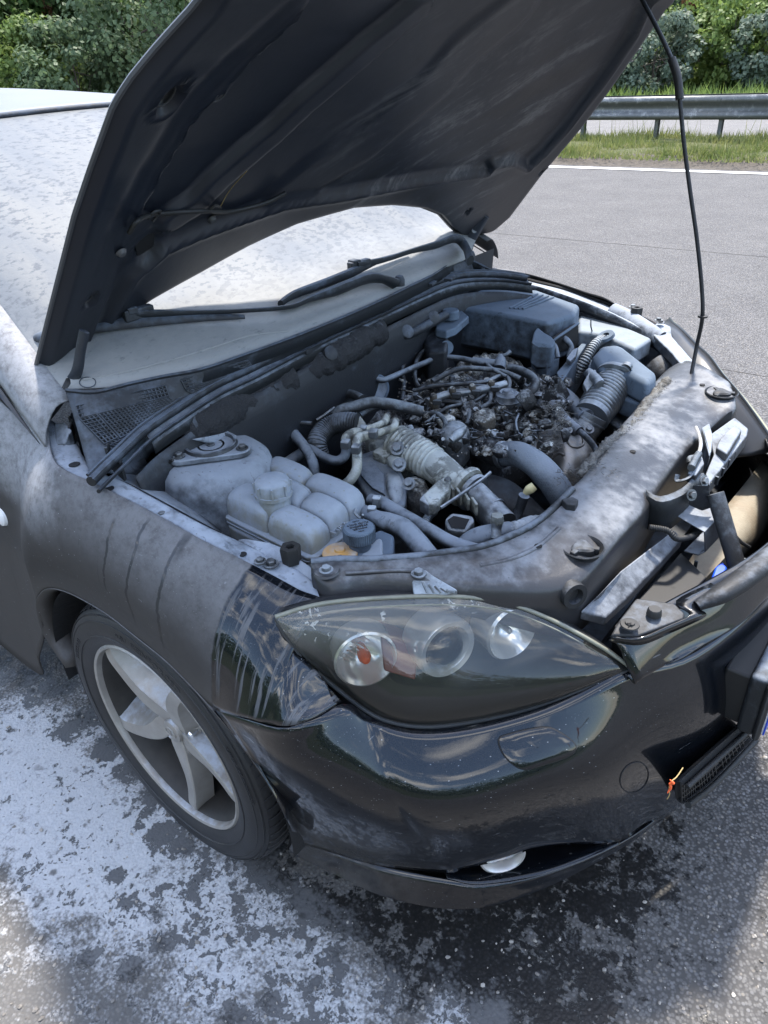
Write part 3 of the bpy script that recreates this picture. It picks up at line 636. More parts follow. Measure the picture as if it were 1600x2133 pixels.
# ------------------------------------------------------------------ the car
car = thing('car', (0, 0, 0), 'black hatchback with its bonnet propped open over a burnt, powder-covered engine bay', 'car')
def FARDZ(x): return min(.032, max(-.04, -.012+.10*x))
def mirror(o, name=None, parent=None, mat=None, far=True):
    """the same part on the other side of the car"""
    me = o.data.copy(); 
    for v_ in me.vertices: v_.co.y = -v_.co.y; v_.co.z += FARDZ(v_.co.x) if far else 0
    me.flip_normals()
    c = bpy.data.objects.new(name or o.name.split('.')[0], me); COL.objects.link(c); c.parent = parent or o.parent
    for md in o.modifiers:
        nm = c.modifiers.new(md.name, md.type)
        for a in ('levels', 'render_levels', 'thickness', 'offset', 'width', 'segments', 'limit_method', 'angle_limit', 'harden_normals'):
            if hasattr(md, a): setattr(nm, a, getattr(md, a))
    if mat: me.materials.clear(); me.materials.append(mat)
    return c
def colm(T_, B_, bulge=(.035, .045, .02), ts=(.18, .5, .8), out=Vector((0, -1, 0))):
    T_ = Vector(T_); B_ = Vector(B_)
    return [T_]+[T_.lerp(B_, t)+out*b for t, b in zip(ts, bulge)]+[B_]
# --- wing (front fender), near side: columns from the windscreen corner forwards
top_e = PZ([(90, 862, .93), (107, 945, .90), (131, 976, .89), (188, 1002, .88), (284, 1050, .86), (350, 1085, .845), (420, 1124, .83), (516, 1172, .80)])
arch = [P(a, b, y=-.868) for a, b in ((138, 1391), (92, 1320), (77, 1257), (102, 1225), (175, 1249), (284, 1326), (345, 1375), (406, 1436), (450, 1475))]
cols = []
sill = [P(0, 1285, y=-.855), P(138, 1391, y=-.868)]
def wl(T_, B_, o_=.0): 
    return colm(T_, B_)
WT = [((-1.1, -.780, 1.09), (-1.1, -.86, .20)), ((-.75, -.785, 1.06), (-.75, -.865, .20)), ((-.50, -.770, 1.01), (-.50, -.868, .22)),
      ((-.36, -.755, .965), P(70, 1335, y=-.868)+Vector((-.01, 0, -.06)))]
for a, b in WT: cols.append(colm(a, b, bulge=(.050, .040, .022), ts=(.14, .45, .75)))
pairs = [(top_e[0], arch[1], (.048, .045, .018)), (top_e[1], arch[2], (.034, .044, .015)), (top_e[2], arch[3], (.028, .042, .014)), (top_e[3], arch[4], (.030, .040, .014)), (top_e[4], arch[5], (.032, .038, .014)),
         (top_e[5], arch[6], (.034, .038, .015)), (top_e[6], arch[7], (.036, .038, .016)), (top_e[7], arch[8], (.038, .038, .016)),
         (P(570, 1200, z=.785), P(485, 1488, y=-.871), (.036, .036, .014)), (P(625, 1230, z=.775), P(520, 1496, y=-.868), (.030, .032, .012)),
         (P(669, 1251, z=.768), P(548, 1504, y=-.864), (.008, .022, .010))]
for a, b, c in pairs: cols.append(colm(a, b, bulge=c))
# front end of the wing runs down behind the lamp's outer tip to the bumper seam
cols.append([P(578, 1281, z=.772), P(590, 1322, z=.735), P(610, 1375, z=.705), P(600, 1440, z=.68), P(600, 1512, y=-.856)])
cols.append([P(602, 1335, z=.733), P(625, 1364, z=.705), P(645, 1400, z=.685), P(648, 1450, z=.66), P(650, 1497, z=.648)])
cols.append([P(655, 1394, z=.678), P(668, 1411, z=.668), P(680, 1426, z=.66), P(692, 1442, z=.648), P(710, 1463, z=.638)])
rows = [[c[j] for c in cols] for j in range(5)]
wing = sheet('wing', rows, M['wing'], car, pu=5, pv=5, th=.004, fair=120); wing['label'] = 'right front wing caked in grey powder with dark run marks'
wingB = bvh(wing)
mirror(wing, 'wing')['label'] = 'far side front wing'
# rolled arch lip
al = [P(a, b, y=-.870) for a, b in ((138, 1391), (92, 1322), (76, 1262), (84, 1236), (102, 1225), (134, 1230), (175, 1249), (227, 1281), (284, 1326), (345, 1375), (406, 1436), (467, 1505), (524, 1578), (569, 1647), (601, 1708))]
rr_ = ctr(al, 3); lip = [[p+Vector((0, -.001, 0)) for p in rr_], [p+Vector((0, .012, 0))+(Vector((0, p.y, .34))-p).normalized()*.010 for p in rr_], [p+Vector((0, .05, 0))+(Vector((0, p.y, .34))-p).normalized()*.012 for p in rr_]]
v, f = gridvf(lip); mk('arch_lip', v, f, M['wing'], car, angle=60, solid=.002)
# wheel arch liner
def liner(sgn):
    v = []; f = []; n = 40; prof_ = [(-.86, .372), (-.70, .375), (-.52, .37), (-.50, .10)]
    for i in range(n):
        t = R(-6+i*192/(n-1))
        for (yy, r_) in prof_: v.append((r_*math.cos(t)+.02, sgn*yy*-1, .32+r_*math.sin(t)*.98))
    m = len(prof_); f = [(i*m+k, (i+1)*m+k, (i+1)*m+k+1, i*m+k+1) for i in range(n-1) for k in range(m-1)]
    mk('arch_liner', v, f, M['inner'], car)
liner(-1); liner(1)
# side marker lamp
q = on(wingB, 2, 1075, .0)
if q: lathe('side_repeater', [(0, .010), (.012, .009), (.020, .004), (.023, -.004)], q+Vector((.002, 0, 0)), M['white'], car, ax=(0, -1, .1), n=24)

# --- road wheel
wheel = bpy.data.objects.new('wheel', None); COL.objects.link(wheel); wheel.parent = car; wheel.location = (0, 0, 0)
WC = Vector((0.003, -.765, .312)); AX = Vector((0, -1, 0))
tp = [(.222, .078), (.232, .086), (.243, .0915), (.262, .0955), (.280, .0945), (.296, .089), (.3065, .078), (.3115, .062)]
tread = [(.3115, .060), (.305, .058), (.305, .054), (.313, .052), (.3145, .030), (.306, .028), (.306, .022), (.315, .020), (.3155, .006), (.307, .004)]
prof_ = tp+tread+[(r_, -h) for r_, h in reversed(tp+tread)]
tyre = lathe('tyre', prof_, WC, M['tyre'], wheel, ax=AX, n=120, angle=28)
# shoulder grooves: real slots' ridges
mb = MB()
for k in range(72):
    t = 2*math.pi*k/72
    for sg in (1, -1):
        u = Vector((math.cos(t), 0, math.sin(t))); tt = Vector((-math.sin(t), 0, math.cos(t)))
        pts = [WC+AX*(sg*h)+u*r_+tt*sk for h, r_, sk in ((.028, .3135, .012), (.045, .3145, .006), (.062, .3125, 0), (.078, .3065, -.004))]
        pts2 = [p+tt*.019 for p in pts]
        b = len(mb.v); up_ = [p+u*.0025+AX*sg*.0005 for p in pts]; up2 = [p+u*.0025+AX*sg*.0005 for p in pts2]
        mb.v += pts+up_+up2+pts2
        for i in range(3):
            for a_, c_ in ((0, 4), (4, 8), (8, 12)): mb.f.append((b+a_+i, b+a_+i+1, b+c_+i+1, b+c_+i))
setp(mb.build('tread_block', M['tyre'], wheel, angle=30), kind='stuff')
for rr_, hh in ((.2560, .0950), (.2885, .0918), (.3005, .0865)):
    lathe('sidewall_rib', [(rr_-.0016, hh-.001), (rr_-.0008, hh+.0012), (rr_+.0008, hh+.0012), (rr_+.0016, hh-.001)], WC, M['tyre'], wheel, ax=AX, n=90)
# rim barrel and lip
lathe('rim', [(.226, .070), (.2285, .082), (.2245, .0865), (.2195, .084), (.2165, .072), (.220, .060)], WC, M['alloy'], wheel, ax=AX, n=96, angle=40)
lathe('rim_barrel', [(.2170, .073), (.2140, .069), (.2075, .050), (.1990, .0), (.1950, -.060), (.19, -.12)], WC, M['barrel'], wheel, ax=AX, n=96, angle=40)
lathe('wheel_back', [(0, -.05), (.20, -.055)], WC, M['black'], wheel, ax=AX, n=40)
lathe('brake_disc', [(.05, .0), (.138, .0), (.138, -.022), (.05, -.022)], WC, M['metal_d'], wheel, ax=AX, n=64)
mb = MB(); mb.box(WC+Vector((.115, .02, .05)), (.08, .06, .16), Matrix.Rotation(.3, 3, 'Y')); mb.build('brake_caliper', M['metal_d'], wheel, bevel=.012)
lathe('hub', [(0, .050), (.040, .050), (.058, .040), (.066, .028), (.070, -.01)], WC, M['alloy'], wheel, ax=AX, n=40)
# five swept spokes
def spoke(a0):
    def pt(r_, ang, h): t = a0+ang; return WC+Vector((math.cos(t)*r_, 0, math.sin(t)*r_))+AX*h
    # left edge sweeps, right edge straighter; a ridge runs along the leading edge
    rs = [.026, .050, .080, .120, .160, .195, .2165]
    lead = [.62, .60, .52, .41, .31, .235, .19]; trail = [-.62, -.60, -.36, -.17, -.10, -.09, -.11]
    hl = [.052, .056, .062, .067, .071, .075, .073]; ht = [.050, .042, .022, .008, .002, .002, .008]
    wm = [1.24, 1.10, .045/.08, .034/.12, .030/.16, .029/.195, .029/.2165]
    L1 = [pt(r_, a+.04, h-.045) for r_, a, h in zip(rs, lead, hl)]; L2 = [pt(r_, a, h) for r_, a, h in zip(rs, lead, hl)]; L2b = [pt(r_, a-.035/(r_/.1), h+.002) for r_, a, h in zip(rs, lead, hl)]
    Mi = [pt(r_, a-w_, h-.0015) for r_, a, w_, h in zip(rs, lead, wm, hl)]; Mj = [pt(r_, a-w_-.02/(r_/.1), h-.007) for r_, a, w_, h in zip(rs, lead, wm, hl)]; T1 = [pt(r_, a, h) for r_, a, h in zip(rs, trail, ht)]; T2 = [pt(r_, a-.03, h-.035) for r_, a, h in zip(rs, trail, ht)]
    g_ = [ctr(x_, 3) for x_ in (L1, L2, L2b, Mi, Mj, T1, T2)]; v, f = gridvf(g_)
    return mk('spoke', v, f, M['alloy'], wheel, angle=24, bevel=0)
hp = Vector((341, 1549, 0))
for k in range(5): spoke(R(125+72*k))
for k in range(5):
    t = R(125+36+72*k); c = WC+Vector((math.cos(t)*.055, 0, math.sin(t)*.055))
    lathe('lug_nut', [(0, .052), (.006, .052), (.009, .049), (.009, .025)], c, M['chrome'], wheel, ax=AX, n=6)
cap = lathe('centre_cap', [(0, .0625), (.020, .0620), (.026, .0600), (.028, .054), (.028, .040)], WC, M['alloy'], wheel, ax=AX, n=40)
# oval winged emblem on the cap
em = [WC+AX*.0628+Vector((math.cos(t)*.0165, 0, math.sin(t)*.0125)) for t in np.linspace(0, 2*math.pi, 25)[:-1]]
MB().tube(em+[em[0]], .0014, n=6, per=2).tube([em[2]+Vector((0, 0, 0)), WC+AX*.0630+Vector((.004, 0, .003)), WC+AX*.0632+Vector((0, 0, -.004)), WC+AX*.0630+Vector((-.004, 0, .003)), em[10]], .0013, n=6, per=3).build('emblem', M['alloy'], cap)
# raised sidewall lettering
def text_vf(s, size):
    cu = bpy.data.curves.new('t', 'FONT'); cu.body = s; cu.size = size; cu.extrude = 0; cu.resolution_u = 2
    ob = bpy.data.objects.new('t', cu); COL.objects.link(ob); dg = bpy.context.evaluated_depsgraph_get()
    me = bpy.data.meshes.new_from_object(ob.evaluated_get(dg)); v = [tuple(p.co) for p in me.vertices]; f = [tuple(p.vertices) for p in me.polygons]
    bpy.data.objects.remove(ob); bpy.data.meshes.remove(me); return v, f
def arc_text(name, s, rad, size, a_mid, h, mat, parent, lift=.0012, stretch=1.0):
    v, f = text_vf(s, size); w = max(p[0] for p in v)
    o_ = []
    for lv in (0, lift):
        for x_, y_, _ in v:
            t = a_mid+((w/2-x_)*stretch)/rad; r_ = rad+y_
            o_.append(WC+Vector((math.cos(t)*r_, 0, math.sin(t)*r_))+AX*(h+lv))
    n = len(v); ff = [tuple(i+n for i in q) for q in f]
    ed = {}
    for q in f:
        for i in range(len(q)):
            e = (q[i], q[(i+1) % len(q)]); ed[e] = ed.get(e, 0)+1
    for a_, b_ in ed:
        if (b_, a_) not in ed: ff.append((a_, b_, b_+n, a_+n))
    return mk(name, o_, ff, mat, parent, smooth=False)
# seen from outside (looking along +y) with x growing to the right, angles run anticlockwise
arc_text('size_marking', '205/55 R 16', .2635, .017, R(150), .0950, M['tyre'], tyre)
arc_text('line_marking', 'CLIMATIC GRIP TECHNOLOGY', .2900, .0095, R(20), .0910, M['tyre'], tyre)
arc_text('name_marking', '94V  REINFORCED', .2660, .020, R(78), .0945, M['tyre'], tyre, stretch=1.15)

# far side wheel, only partly visible if at all
w2 = bpy.data.objects.new('wheel', None); COL.objects.link(w2); w2.parent = car
for o in list(wheel.children):
    if o.name.split('.')[0] in ('tyre', 'rim', 'spoke', 'hub', 'brake_disc'): mirror(o, parent=w2, far=False)
for wx in (-2.64,):
    for src in (wheel, w2):
        w3 = bpy.data.objects.new('wheel', None); COL.objects.link(w3); w3.parent = car; w3.location = (wx, 0, 0)
        for o in src.children:
            if o.name.split('.')[0] in ('tyre', 'rim', 'spoke', 'hub', 'centre_cap'): c = o.copy(); COL.objects.link(c); c.parent = w3

# --- bumper skin, near half traced, far half mirrored where it lies out of the picture
def bcol(T_, B_, nrm, b=(.045, .055, .045), ts=(.22, .45, .75)):
    T_ = Vector(T_); B_ = Vector(B_); nrm = Vector(nrm).normalized(); return [T_]+[T_.lerp(B_, t)+nrm*q for t, q in zip(ts, b)]+[B_]
bc = [[P(450, 1477, y=-.869), P(524, 1578, y=-.870), P(569, 1647, y=-.868), P(601, 1708, y=-.860), P(608, 1748, y=-.850)],
      bcol(P(520, 1499, y=-.867), P(690, 1772, z=.245), (0, -1, 0), (.012, .018, .012)),
      bcol(P(600, 1515, y=-.855), P(790, 1800, z=.245), (.3, -1, 0), (.020, .026, .018)),
      bcol(P(712, 1466, z=.636), P(930, 1815, z=.250), (.6, -1, 0), (.040, .050, .030)),
      bcol(P(760, 1488, z=.602), P(960, 1808, z=.258), (.7, -1, 0), (.052, .060, .035)),
      bcol(P(820, 1514, z=.583), P(1010, 1798, z=.262), (.8, -1, 0), (.055, .060, .034)),
      bcol(P(900, 1521, z=.573), P(1060, 1785, z=.265), (.9, -.9, 0), (.055, .058, .032)),
      bcol(P(1000, 1508, z=.573), P(1105, 1768, z=.270), (.9, -.8, 0), (.052, .054, .030)),
      bcol(P(1110, 1481, z=.583), P(1180, 1757, z=.255), (.95, -.6, 0), (.046, .048, .026)),
      bcol(P(1200, 1446, z=.598), P(1290, 1750, z=.215), (1, -.5, 0), (.040, .044, .022)),
      bcol(P(1312, 1392, z=.618), P(1345, 1715, z=.190), (1, -.4, 0), (.030, .038, .020))]
nose = [bcol((.832, -.335, .600), (.868, -.300, .180), (1, -.3, 0), (.028, .036, .022)),
        bcol((.872, -.215, .600), (.896, -.200, .180), (1, -.2, 0), (.022, .030, .020)),
        bcol((.893, -.100, .600), (.915, -.100, .180), (1, 0, 0), (.020, .028, .018)),
        bcol((.900, 0, .600), (.922, 0, .180), (1, 0, 0), (.020, .028, .018))]
bc += nose
full = bc+[[Vector((p.x, -p.y, p.z)) for p in c] for c in reversed(bc[:-1])]
bump = sheet('bumper', [[c[j] for c in full] for j in range(5)], M['bumper'], car, pu=4, pv=6, th=.004, fair=220); bumpB = bvh(bump)
# upper nose: the painted panel between lamp and grille opening, rising to the rim of the opening
def nosecol(y, zt, xt): return [Vector((xt, y, zt)), Vector((xt+.030, y, zt-.028)), Vector((xt+.052, y, zt-.07)), Vector((xt+.060, y, .62))]
ny_ = [(-.435, .668, .742), (-.36, .680, .768), (-.30, .684, .790), (-.21, .686, .824), (-.11, .694, .862), (0, .698, .880)]
nc = []
for y, zt, xt in ny_: nc.append([Vector((xt, y, zt)), Vector((xt+.016, y, zt-.004)), Vector((xt+(.034 if y < -.15 else .022), y-.004, zt-.030)), Vector((xt+(.052 if y < -.15 else .034), y-.004, zt-.062)), Vector((xt+(.035 if y < -.4 else .062 if y < -.25 else .060 if y < -.15 else .040), y, .612))])
ncf = nc+[[Vector((p.x, -p.y, p.z)) for p in c] for c in reversed(nc[:-1])]
nosep = sheet('nose_panel', [[c[j] for c in ncf] for j in range(5)], M['bumper'], bump, pu=4, pv=4, th=.004)
# lower lip / spoiler
lipT = [P(612, 1752, y=-.846), P(690, 1775, z=.240), P(790, 1803, z=.238), P(935, 1832, z=.225), P(1000, 1842, z=.215), P(1130, 1822, z=.210), P(1290, 1757, z=.205)]+[Vector((.86, -.30, .178)), Vector((.893, -.20, .178)), Vector((.912, -.1, .178)), Vector((.918, 0, .178))]
lipM = [P(605, 1762, y=-.838), P(698, 1800, z=.205), P(798, 1845, z=.200), P(938, 1872, z=.185), P(1045, 1868, z=.180), P(1170, 1822, z=.178), P(1310, 1748, z=.178)]+[p+Vector((-.006, 0, -.03)) for p in (Vector((.86, -.30, .178)), Vector((.893, -.20, .178)), Vector((.912, -.1, .178)), Vector((.918, 0, .178)))]
lipB = [P(600, 1768, y=-.82), P(700, 1818, z=.185), P(800, 1862, z=.175), P(940, 1888, z=.165), P(1060, 1868, z=.165), P(1190, 1815, z=.165), P(1320, 1742, z=.160)]+[p+Vector((-.02, 0, -.04)) for p in (Vector((.86, -.30, .178)), Vector((.893, -.20, .178)), Vector((.912, -.1, .178)), Vector((.918, 0, .178)))]
lipI = [p+Vector((-.05, .06, -.0)) for p in lipB]
fl = lambda L_: L_+[Vector((p.x, -p.y, p.z)) for p in reversed(L_[:-1])]
M['lip'] = M['bumper']
sheet('lower_lip', [fl(lipT), fl(lipM), fl(lipB), fl(lipI)], M['bumper'], bump, pu=4, pv=3, th=.004)
# fog lamp recess and lamp
rec = [P(930, 1815, z=.248), P(1010, 1797, z=.262), P(1105, 1767, z=.268), P(1200, 1756, z=.246), P(1292, 1752, z=.215)]
recL = [P(932, 1830, z=.227), P(1000, 1842, z=.215), P(1130, 1822, z=.210), P(1220, 1790, z=.208), P(1292, 1757, z=.205)]
inn = Vector((-.11, .085, .0))
sheet('fog_lamp_recess', [rec, [p+inn*.25+Vector((0, 0, .035)) for p in rec], [p+inn+Vector((0, 0, .03)) for p in rec], [p+inn+Vector((0, 0, -.02)) for p in recL], [p+inn*.5+Vector((0, 0, -.022)) for p in recL], recL], M['bumper'], bump, pu=4, pv=3, th=.003)
fc = P(1050, 1792, z=.246)+Vector((-.012, .010, 0)); fa = Vector((.74, -.66, .04))
fog = lathe('fog_lamp', [(.043, -.030), (.044, .006), (.042, .012), (.0385, .013), (.035, .007), (.033, -.004), (.032, -.012)], fc, M['silver'], bump, ax=fa, n=40)
lathe('fog_lens', [(.033, -.005), (.022, -.001), (0, 0)], fc, M['glassy'], fog, ax=fa, n=32)
lathe('fog_reflector', [(.029, -.010), (.024, -.022), (.010, -.028), (0, -.028)], fc, M['silver'], fog, ax=fa, n=32)
# washer cover, towing eye cover
def patch_on(b, outline, off, name, mat, parent, rim=None, per=4, inset=.9, thick=.003, closed=True):
    c = [sum(q[0] for q in outline)/len(outline), sum(q[1] for q in outline)/len(outline)]
    sm = ctr([Vector((a, b_, 0)) for a, b_ in outline], per, closed=True); rings = []
    for s_, o_ in ((1.0, -.002), (1.0, off), (inset, off+.0012), (.6, off+.0016), (.3, off+.0016), (.02, off+.0016)):
        r_ = []
        for p in sm:
            q = on(b, c[0]+(p.x-c[0])*s_, c[1]+(p.y-c[1])*s_, o_)
            if q is None: return None
            r_.append(q)
        rings.append(r_)
    v, f = gridvf(rings, closed=True); o = mk(name, v, f, mat, parent, angle=60)
    if rim: 
        ring = [on(b, p.x, p.y, .001) for p in sm]; tube(rim, ring+[ring[0]], .0022, M['black'], o, n=6, per=1, raw=True)
    return o
wo_ = [(1040, 1540), (1060, 1530), (1100, 1520), (1140, 1516), (1165, 1526), (1192, 1545), (1197, 1562), (1180, 1575), (1130, 1592), (1095, 1601), (1070, 1592), (1048, 1568)]
patch_on(bumpB, wo_, .0035, 'washer_cover', M['bumper'], bump, rim='gap')
tw = [on(bumpB, 1321+29*math.cos(t)*1.0+6*math.sin(t), 1619-32*math.sin(t), .0004) for t in np.linspace(0, 2*math.pi, 25)[:-1]]
if all(tw): tube('towing_eye_gap', tw+[tw[0]], .0011, M['black'], bump, n=5, per=1, raw=True)
# lower grille strip at the right: dark mesh
gA = [P(1397, 1622, x=.875), P(1450, 1575, x=.893), P(1530, 1505, x=.921)]
gB = [P(1400, 1660, x=.872), P(1460, 1615, x=.890), P(1545, 1530, x=.919)]
lgz = MB(); 
def off(p, d): return p+Vector((d, 0, 0))
sheet('lower_grille', [[off(p, .022) for p in gA], [off(p, .008) for p in gA], [off(p, .008) for p in gB], [off(p, .022) for p in gB]], M['black'], bump, pu=4, pv=2, th=.002)
m = MB()
for k in range(22):
    t = k/21; 
    def lp(L_, t): 
        q = ctr(L_, 12); return q[min(int(t*(len(q)-1)), len(q)-1)]
    a = off(lp(gA, t), .018); b = off(lp(gB, t), .018); m.tube([a, b], .0018, n=4, raw=True)
for s_ in (.25, .5, .75): 
    a = [off(p.lerp(q, s_), .018) for p, q in zip(ctr(gA, 6), ctr(gB, 6))]; m.tube(a, .0018, n=4, raw=True)
setp(m.build('grille_mesh', M['rubber'], bump), kind='stuff')
tube('grille_rim', [off(p, .028) for p in gA], .005, M['rubber'], bump); tube('grille_rim', [off(p, .030) for p in gB], .006, M['rubber'], bump)
# plant scrap caught in the grille
dc_ = P(1396, 1632, x=.905)
db = thing('plant_scrap', dc_, 'orange petal and straw scrap stuck at the near end of the lower grille', 'debris')
m = MB(); m.tube([(0, 0, .0), (.004, -.002, .006), (-.001, -.003, .011)], [.0016, .0024, .0006], n=6).tube([(0, 0, 0), (.002, 0, -.008), (.000, -.003, -.018)], [.0018, .0022, .0006], n=6); o = m.build('petal', M['orange'], db)
m = MB(); m.tube([(0, 0, .004), (.004, .012, .005), (.006, .030, .008)], .0009, n=5).tube([(0, 0, -.008), (.003, -.002, -.02), (.001, .0, -.034)], .0007, n=5); m.build('stem', M['straw'], db)
# number plate in its holder
px_ = .945; yl = -.262
def plate():
    z0, z1 = .425, .560
    pl = MB().box((px_, .0, (z0+z1)/2), (.030, .524, z1-z0)).build('number_plate_holder', M['plastic'], bump, bevel=.008)
    MB().box((px_-.035, 0, (z0+z1)/2-.005), (.045, .50, z1-z0-.02)).build('number_plate_mount', M['rubber'], bump, bevel=.006)
    MB().box((px_+.019, 0, (z0+z1)/2-.004), (.012, .535, z1-z0-.004)).build('number_plate_frame', M['rubber'], bump, bevel=.006)
    p2 = MB().box((px_+.0265, 0, (z0+z1)/2), (.004, .515, .108)).build('number_plate', M['white'], bump, bevel=.001)
    MB().box((px_+.0290, -.2375, (z0+z1)/2), (.0024, .043, .1085)).build('blue_band', M['plateblue'], p2)
plate()

# --- headlamp
lt = PZ([(574, 1283, .774), (640, 1262, .776), (720, 1249, .775), (850, 1241, .765), (960, 1241, .755), (1050, 1253, .735), (1130, 1281, .71), (1200, 1316, .68), (1260, 1351, .65), (1312, 1388, .62)])
lb = PZ([(574, 1287, .772), (602, 1332, .733), (652, 1390, .678), (755, 1474, .607), (820, 1504, .584), (900, 1512, .574), (1010, 1497, .574), (1115, 1470, .584), (1205, 1436, .600), (1312, 1391, .617)])
hl = bpy.data.objects.new('headlamp', None); COL.objects.link(hl); hl.parent = car; hl['label'] = 'near side headlamp with a yellowed, peeling lens'
onrm = Vector((.62, -.70, .30)).normalized()
def lrow(t, b, o_=0): return [p.lerp(q, t)+onrm*(b*math.sin(math.pi*min(i/(len(lt)-1)*1.0, 1))**.7)+onrm*o_ for i, (p, q) in enumerate(zip(lt, lb))]
lens = sheet('lens', [lrow(0, 0, .002), lrow(.12, .012, .004), lrow(.35, .026, .004), lrow(.65, .028, .004), lrow(.9, .014, .004), lrow(1, 0, .002)], M['lens'], hl, pu=5, pv=4, th=.0)
lens.modifiers.clear(); lensB = bvh(lens)
tube('lens_rim', [p+onrm*.004 for p in lt], .0036, M['lensrim'], hl, n=8, per=4)
tube('lens_rim', [p+onrm*.005+Vector((.006, -.006, -.010)) for p in lt[1:-1]], .0016, M['lensrim'], hl, n=6, per=4)
# housing bowl
cen = (lt[4]+lb[4])/2
def irow(t, sh, dp): return [cen+((p.lerp(q, t))-cen)*sh - onrm*dp for p, q in zip(lt, lb)]
sheet('lamp_housing', [irow(0, 1.0, .0), irow(0, .97, .055), irow(.25, .92, .085), irow(.75, .92, .085), irow(1, .97, .040), irow(1, 1., .0)], M['lampblack'], hl, pu=4, pv=3, th=.002)
# ribbed shelf under the top edge
for k in range(9):
    tube('bezel_rib', [p for p in irow(.04+k*.012, .975, .012+k*.0055)][1:-2], .0013, M['lamprib'], hl, n=5, per=3)
sheet('bezel', [irow(.02, .985, .010), irow(.10, .97, .050)], M['lamprib'], hl, pu=4, pv=2, th=.0015)
tube('lens_edge', [p+onrm*.003 for p in lt[::1]]+[p+onrm*.003 for p in lb[::-1]], .0032, M['lamprib'], hl, n=6, per=3)
def inlamp(px, py, depth):
    q = on(lensB, px, py, 0); d = ray(px, py)
    return q + d*depth
lax = Vector((.92, -.38, .10)).normalized()
# indicator bowl
c1 = inlamp(762, 1374, .040); a1 = Vector((.62, -.80, .10)).normalized()
ind = lathe('indicator_bowl', [(0.0506, -0.0414), (0.0512, 0.0), (0.0477, 0.0023), (0.046, -0.0046), (0.0391, -0.0253), (0.0207, -0.0391), (0.0, -0.0425)], c1, M['bowl'], hl, ax=Vector((.80, -.60, .12)), n=40)
m = MB()
for k in range(7): t = -.024+k*.008; a_, b_, c_ = axis_frame((.80, -.60, .12)); q0 = c1+a_*t; m.tube([q0+b_*.008-c_*.016, q0+b_*.024-c_*.014, q0+b_*.034-c_*.006], .0013, n=5)
m.build('reflector_flute', M['bowl'], ind)
lathe('indicator_bulb', [(0, .026), (.006, .024), (.0105, .016), (.011, .006), (.008, -.01), (.006, -.03)], c1-Vector((.80, -.60, .12)).normalized()*.020, M['amber'], ind, ax=(.80, -.60, .12), n=20)
# projector lamps
c2 = inlamp(930, 1350, .036)
prj = lathe('projector_ring', [(0.0504, -0.054), (0.0528, -0.0144), (0.0528, 0.0), (0.0492, 0.006), (0.0408, 0.0036), (0.036, -0.0036), (0.0336, -0.0144)], c2, M['bowl'], hl, ax=lax, n=48)
lathe('projector_lens', [(0.0336, -0.0096), (0.0318, 0.0), (0.024, 0.0108), (0.012, 0.0156), (0.0, 0.0174)], c2, M['glassy'], prj, ax=lax, n=32); lathe('projector_core', [(0.036, -0.0144), (0.024, -0.036), (0.0, -0.0384)], c2, M['black'], prj, ax=lax, n=32)
c3 = inlamp(1066, 1318, .040)
hb = lathe('high_beam_bowl', [(0.046, -0.0517), (0.0494, 0.0), (0.046, 0.0046), (0.0414, -0.0046), (0.0322, -0.0253), (0.0138, -0.0368), (0.0, -0.0391)], c3, M['bowl'], hl, ax=lax, n=40)
lathe('high_beam_bulb', [(0, .01), (.005, .008), (.006, -.03)], c3-lax*.012, M['silver'], hb, ax=lax, n=16)
# red side reflector block between the bowls
rp0 = [inlamp(a, b, .052) for a, b in ((792, 1318), (872, 1352), (866, 1418), (800, 1398))]
MB().prism(rp0, (-.03, .03, -.005)).build('side_reflector', M['redpanel'], hl, bevel=.003)
# far headlamp: mirrored with its own pale edge
hl2 = bpy.data.objects.new('headlamp', None); COL.objects.link(hl2); hl2.parent = car; hl2['label'] = 'far side headlamp with a yellowed lens'
g = G('yellowed_lens'); x, y, z = g.sep(g.pos); g.set(col=(.52, .52, .34), rough=.2, coat=.6, spec=.6, normal=g.bump(g.noise(60, 3), .0003)); M['ylens'] = g.m
for o in list(hl.children):
    if o.name.split('.')[0] in ('lens', 'lamp_housing', 'bezel', 'lens_edge'): mirror(o, parent=hl2, mat=M['ylens'] if o.name.split('.')[0] == 'lens' else None)

# ------------------------------------------------------------------ bonnet
HO = Vector((-.35, 0, .977)); HS = Vector((.755, 0, .656)).normalized(); HN = Vector((-.656, 0, .755)).normalized()
def hw_(s): return float(np.interp(s, [0, .535, .734, .84, 1.0, 1.12], [.72, .72, .71, .69, .66, .60]))
def hn_(s, y):
    a = float(np.interp(s, [-.1, 0, .314, .535, .734, .84, 1.0, 1.15], [-.02, 0, .038, .052, .047, .032, -.02, -.10]))
    b = float(np.interp(s, [-.1, 0, .1, .39, .525, .636, .844, 1.0, 1.15], [-.05, -.04, -.034, -.026, -.018, -.005, .030, .0, -.08]))
    t = min(1.15, max(-.15, (y+.72)/1.44)); return a+(b-a)*t + .045*(1-min(1.2, abs(y)/.72)**2.2)
def H(s, y, off_=0.): return HO+HS*s+Vector((0, y, 0))+HN*(hn_(s, y)+off_)
def PH(px, py, off_=0.):
    """where the sight line meets the bonnet's surface, as (distance from the hinge line, y)"""
    d = ray(px, py); prev = None; pt_ = .15
    def F(t):
        q = CAM+d*t; r_ = q-HO; return r_.dot(HN)-hn_(r_.dot(HS), q.y)-off_
    for t in np.linspace(.15, 3.2, 120):
        b = F(t)
        if prev is not None and (b > 0) != (prev > 0):
            lo, hi = pt_, t
            for _ in range(20):
                m_ = (lo+hi)/2
                if (F(m_) > 0) == (prev > 0): lo = m_
                else: hi = m_
            q = CAM+d*lo; return (q-HO).dot(HS), q.y
        prev = b; pt_ = t
    return None
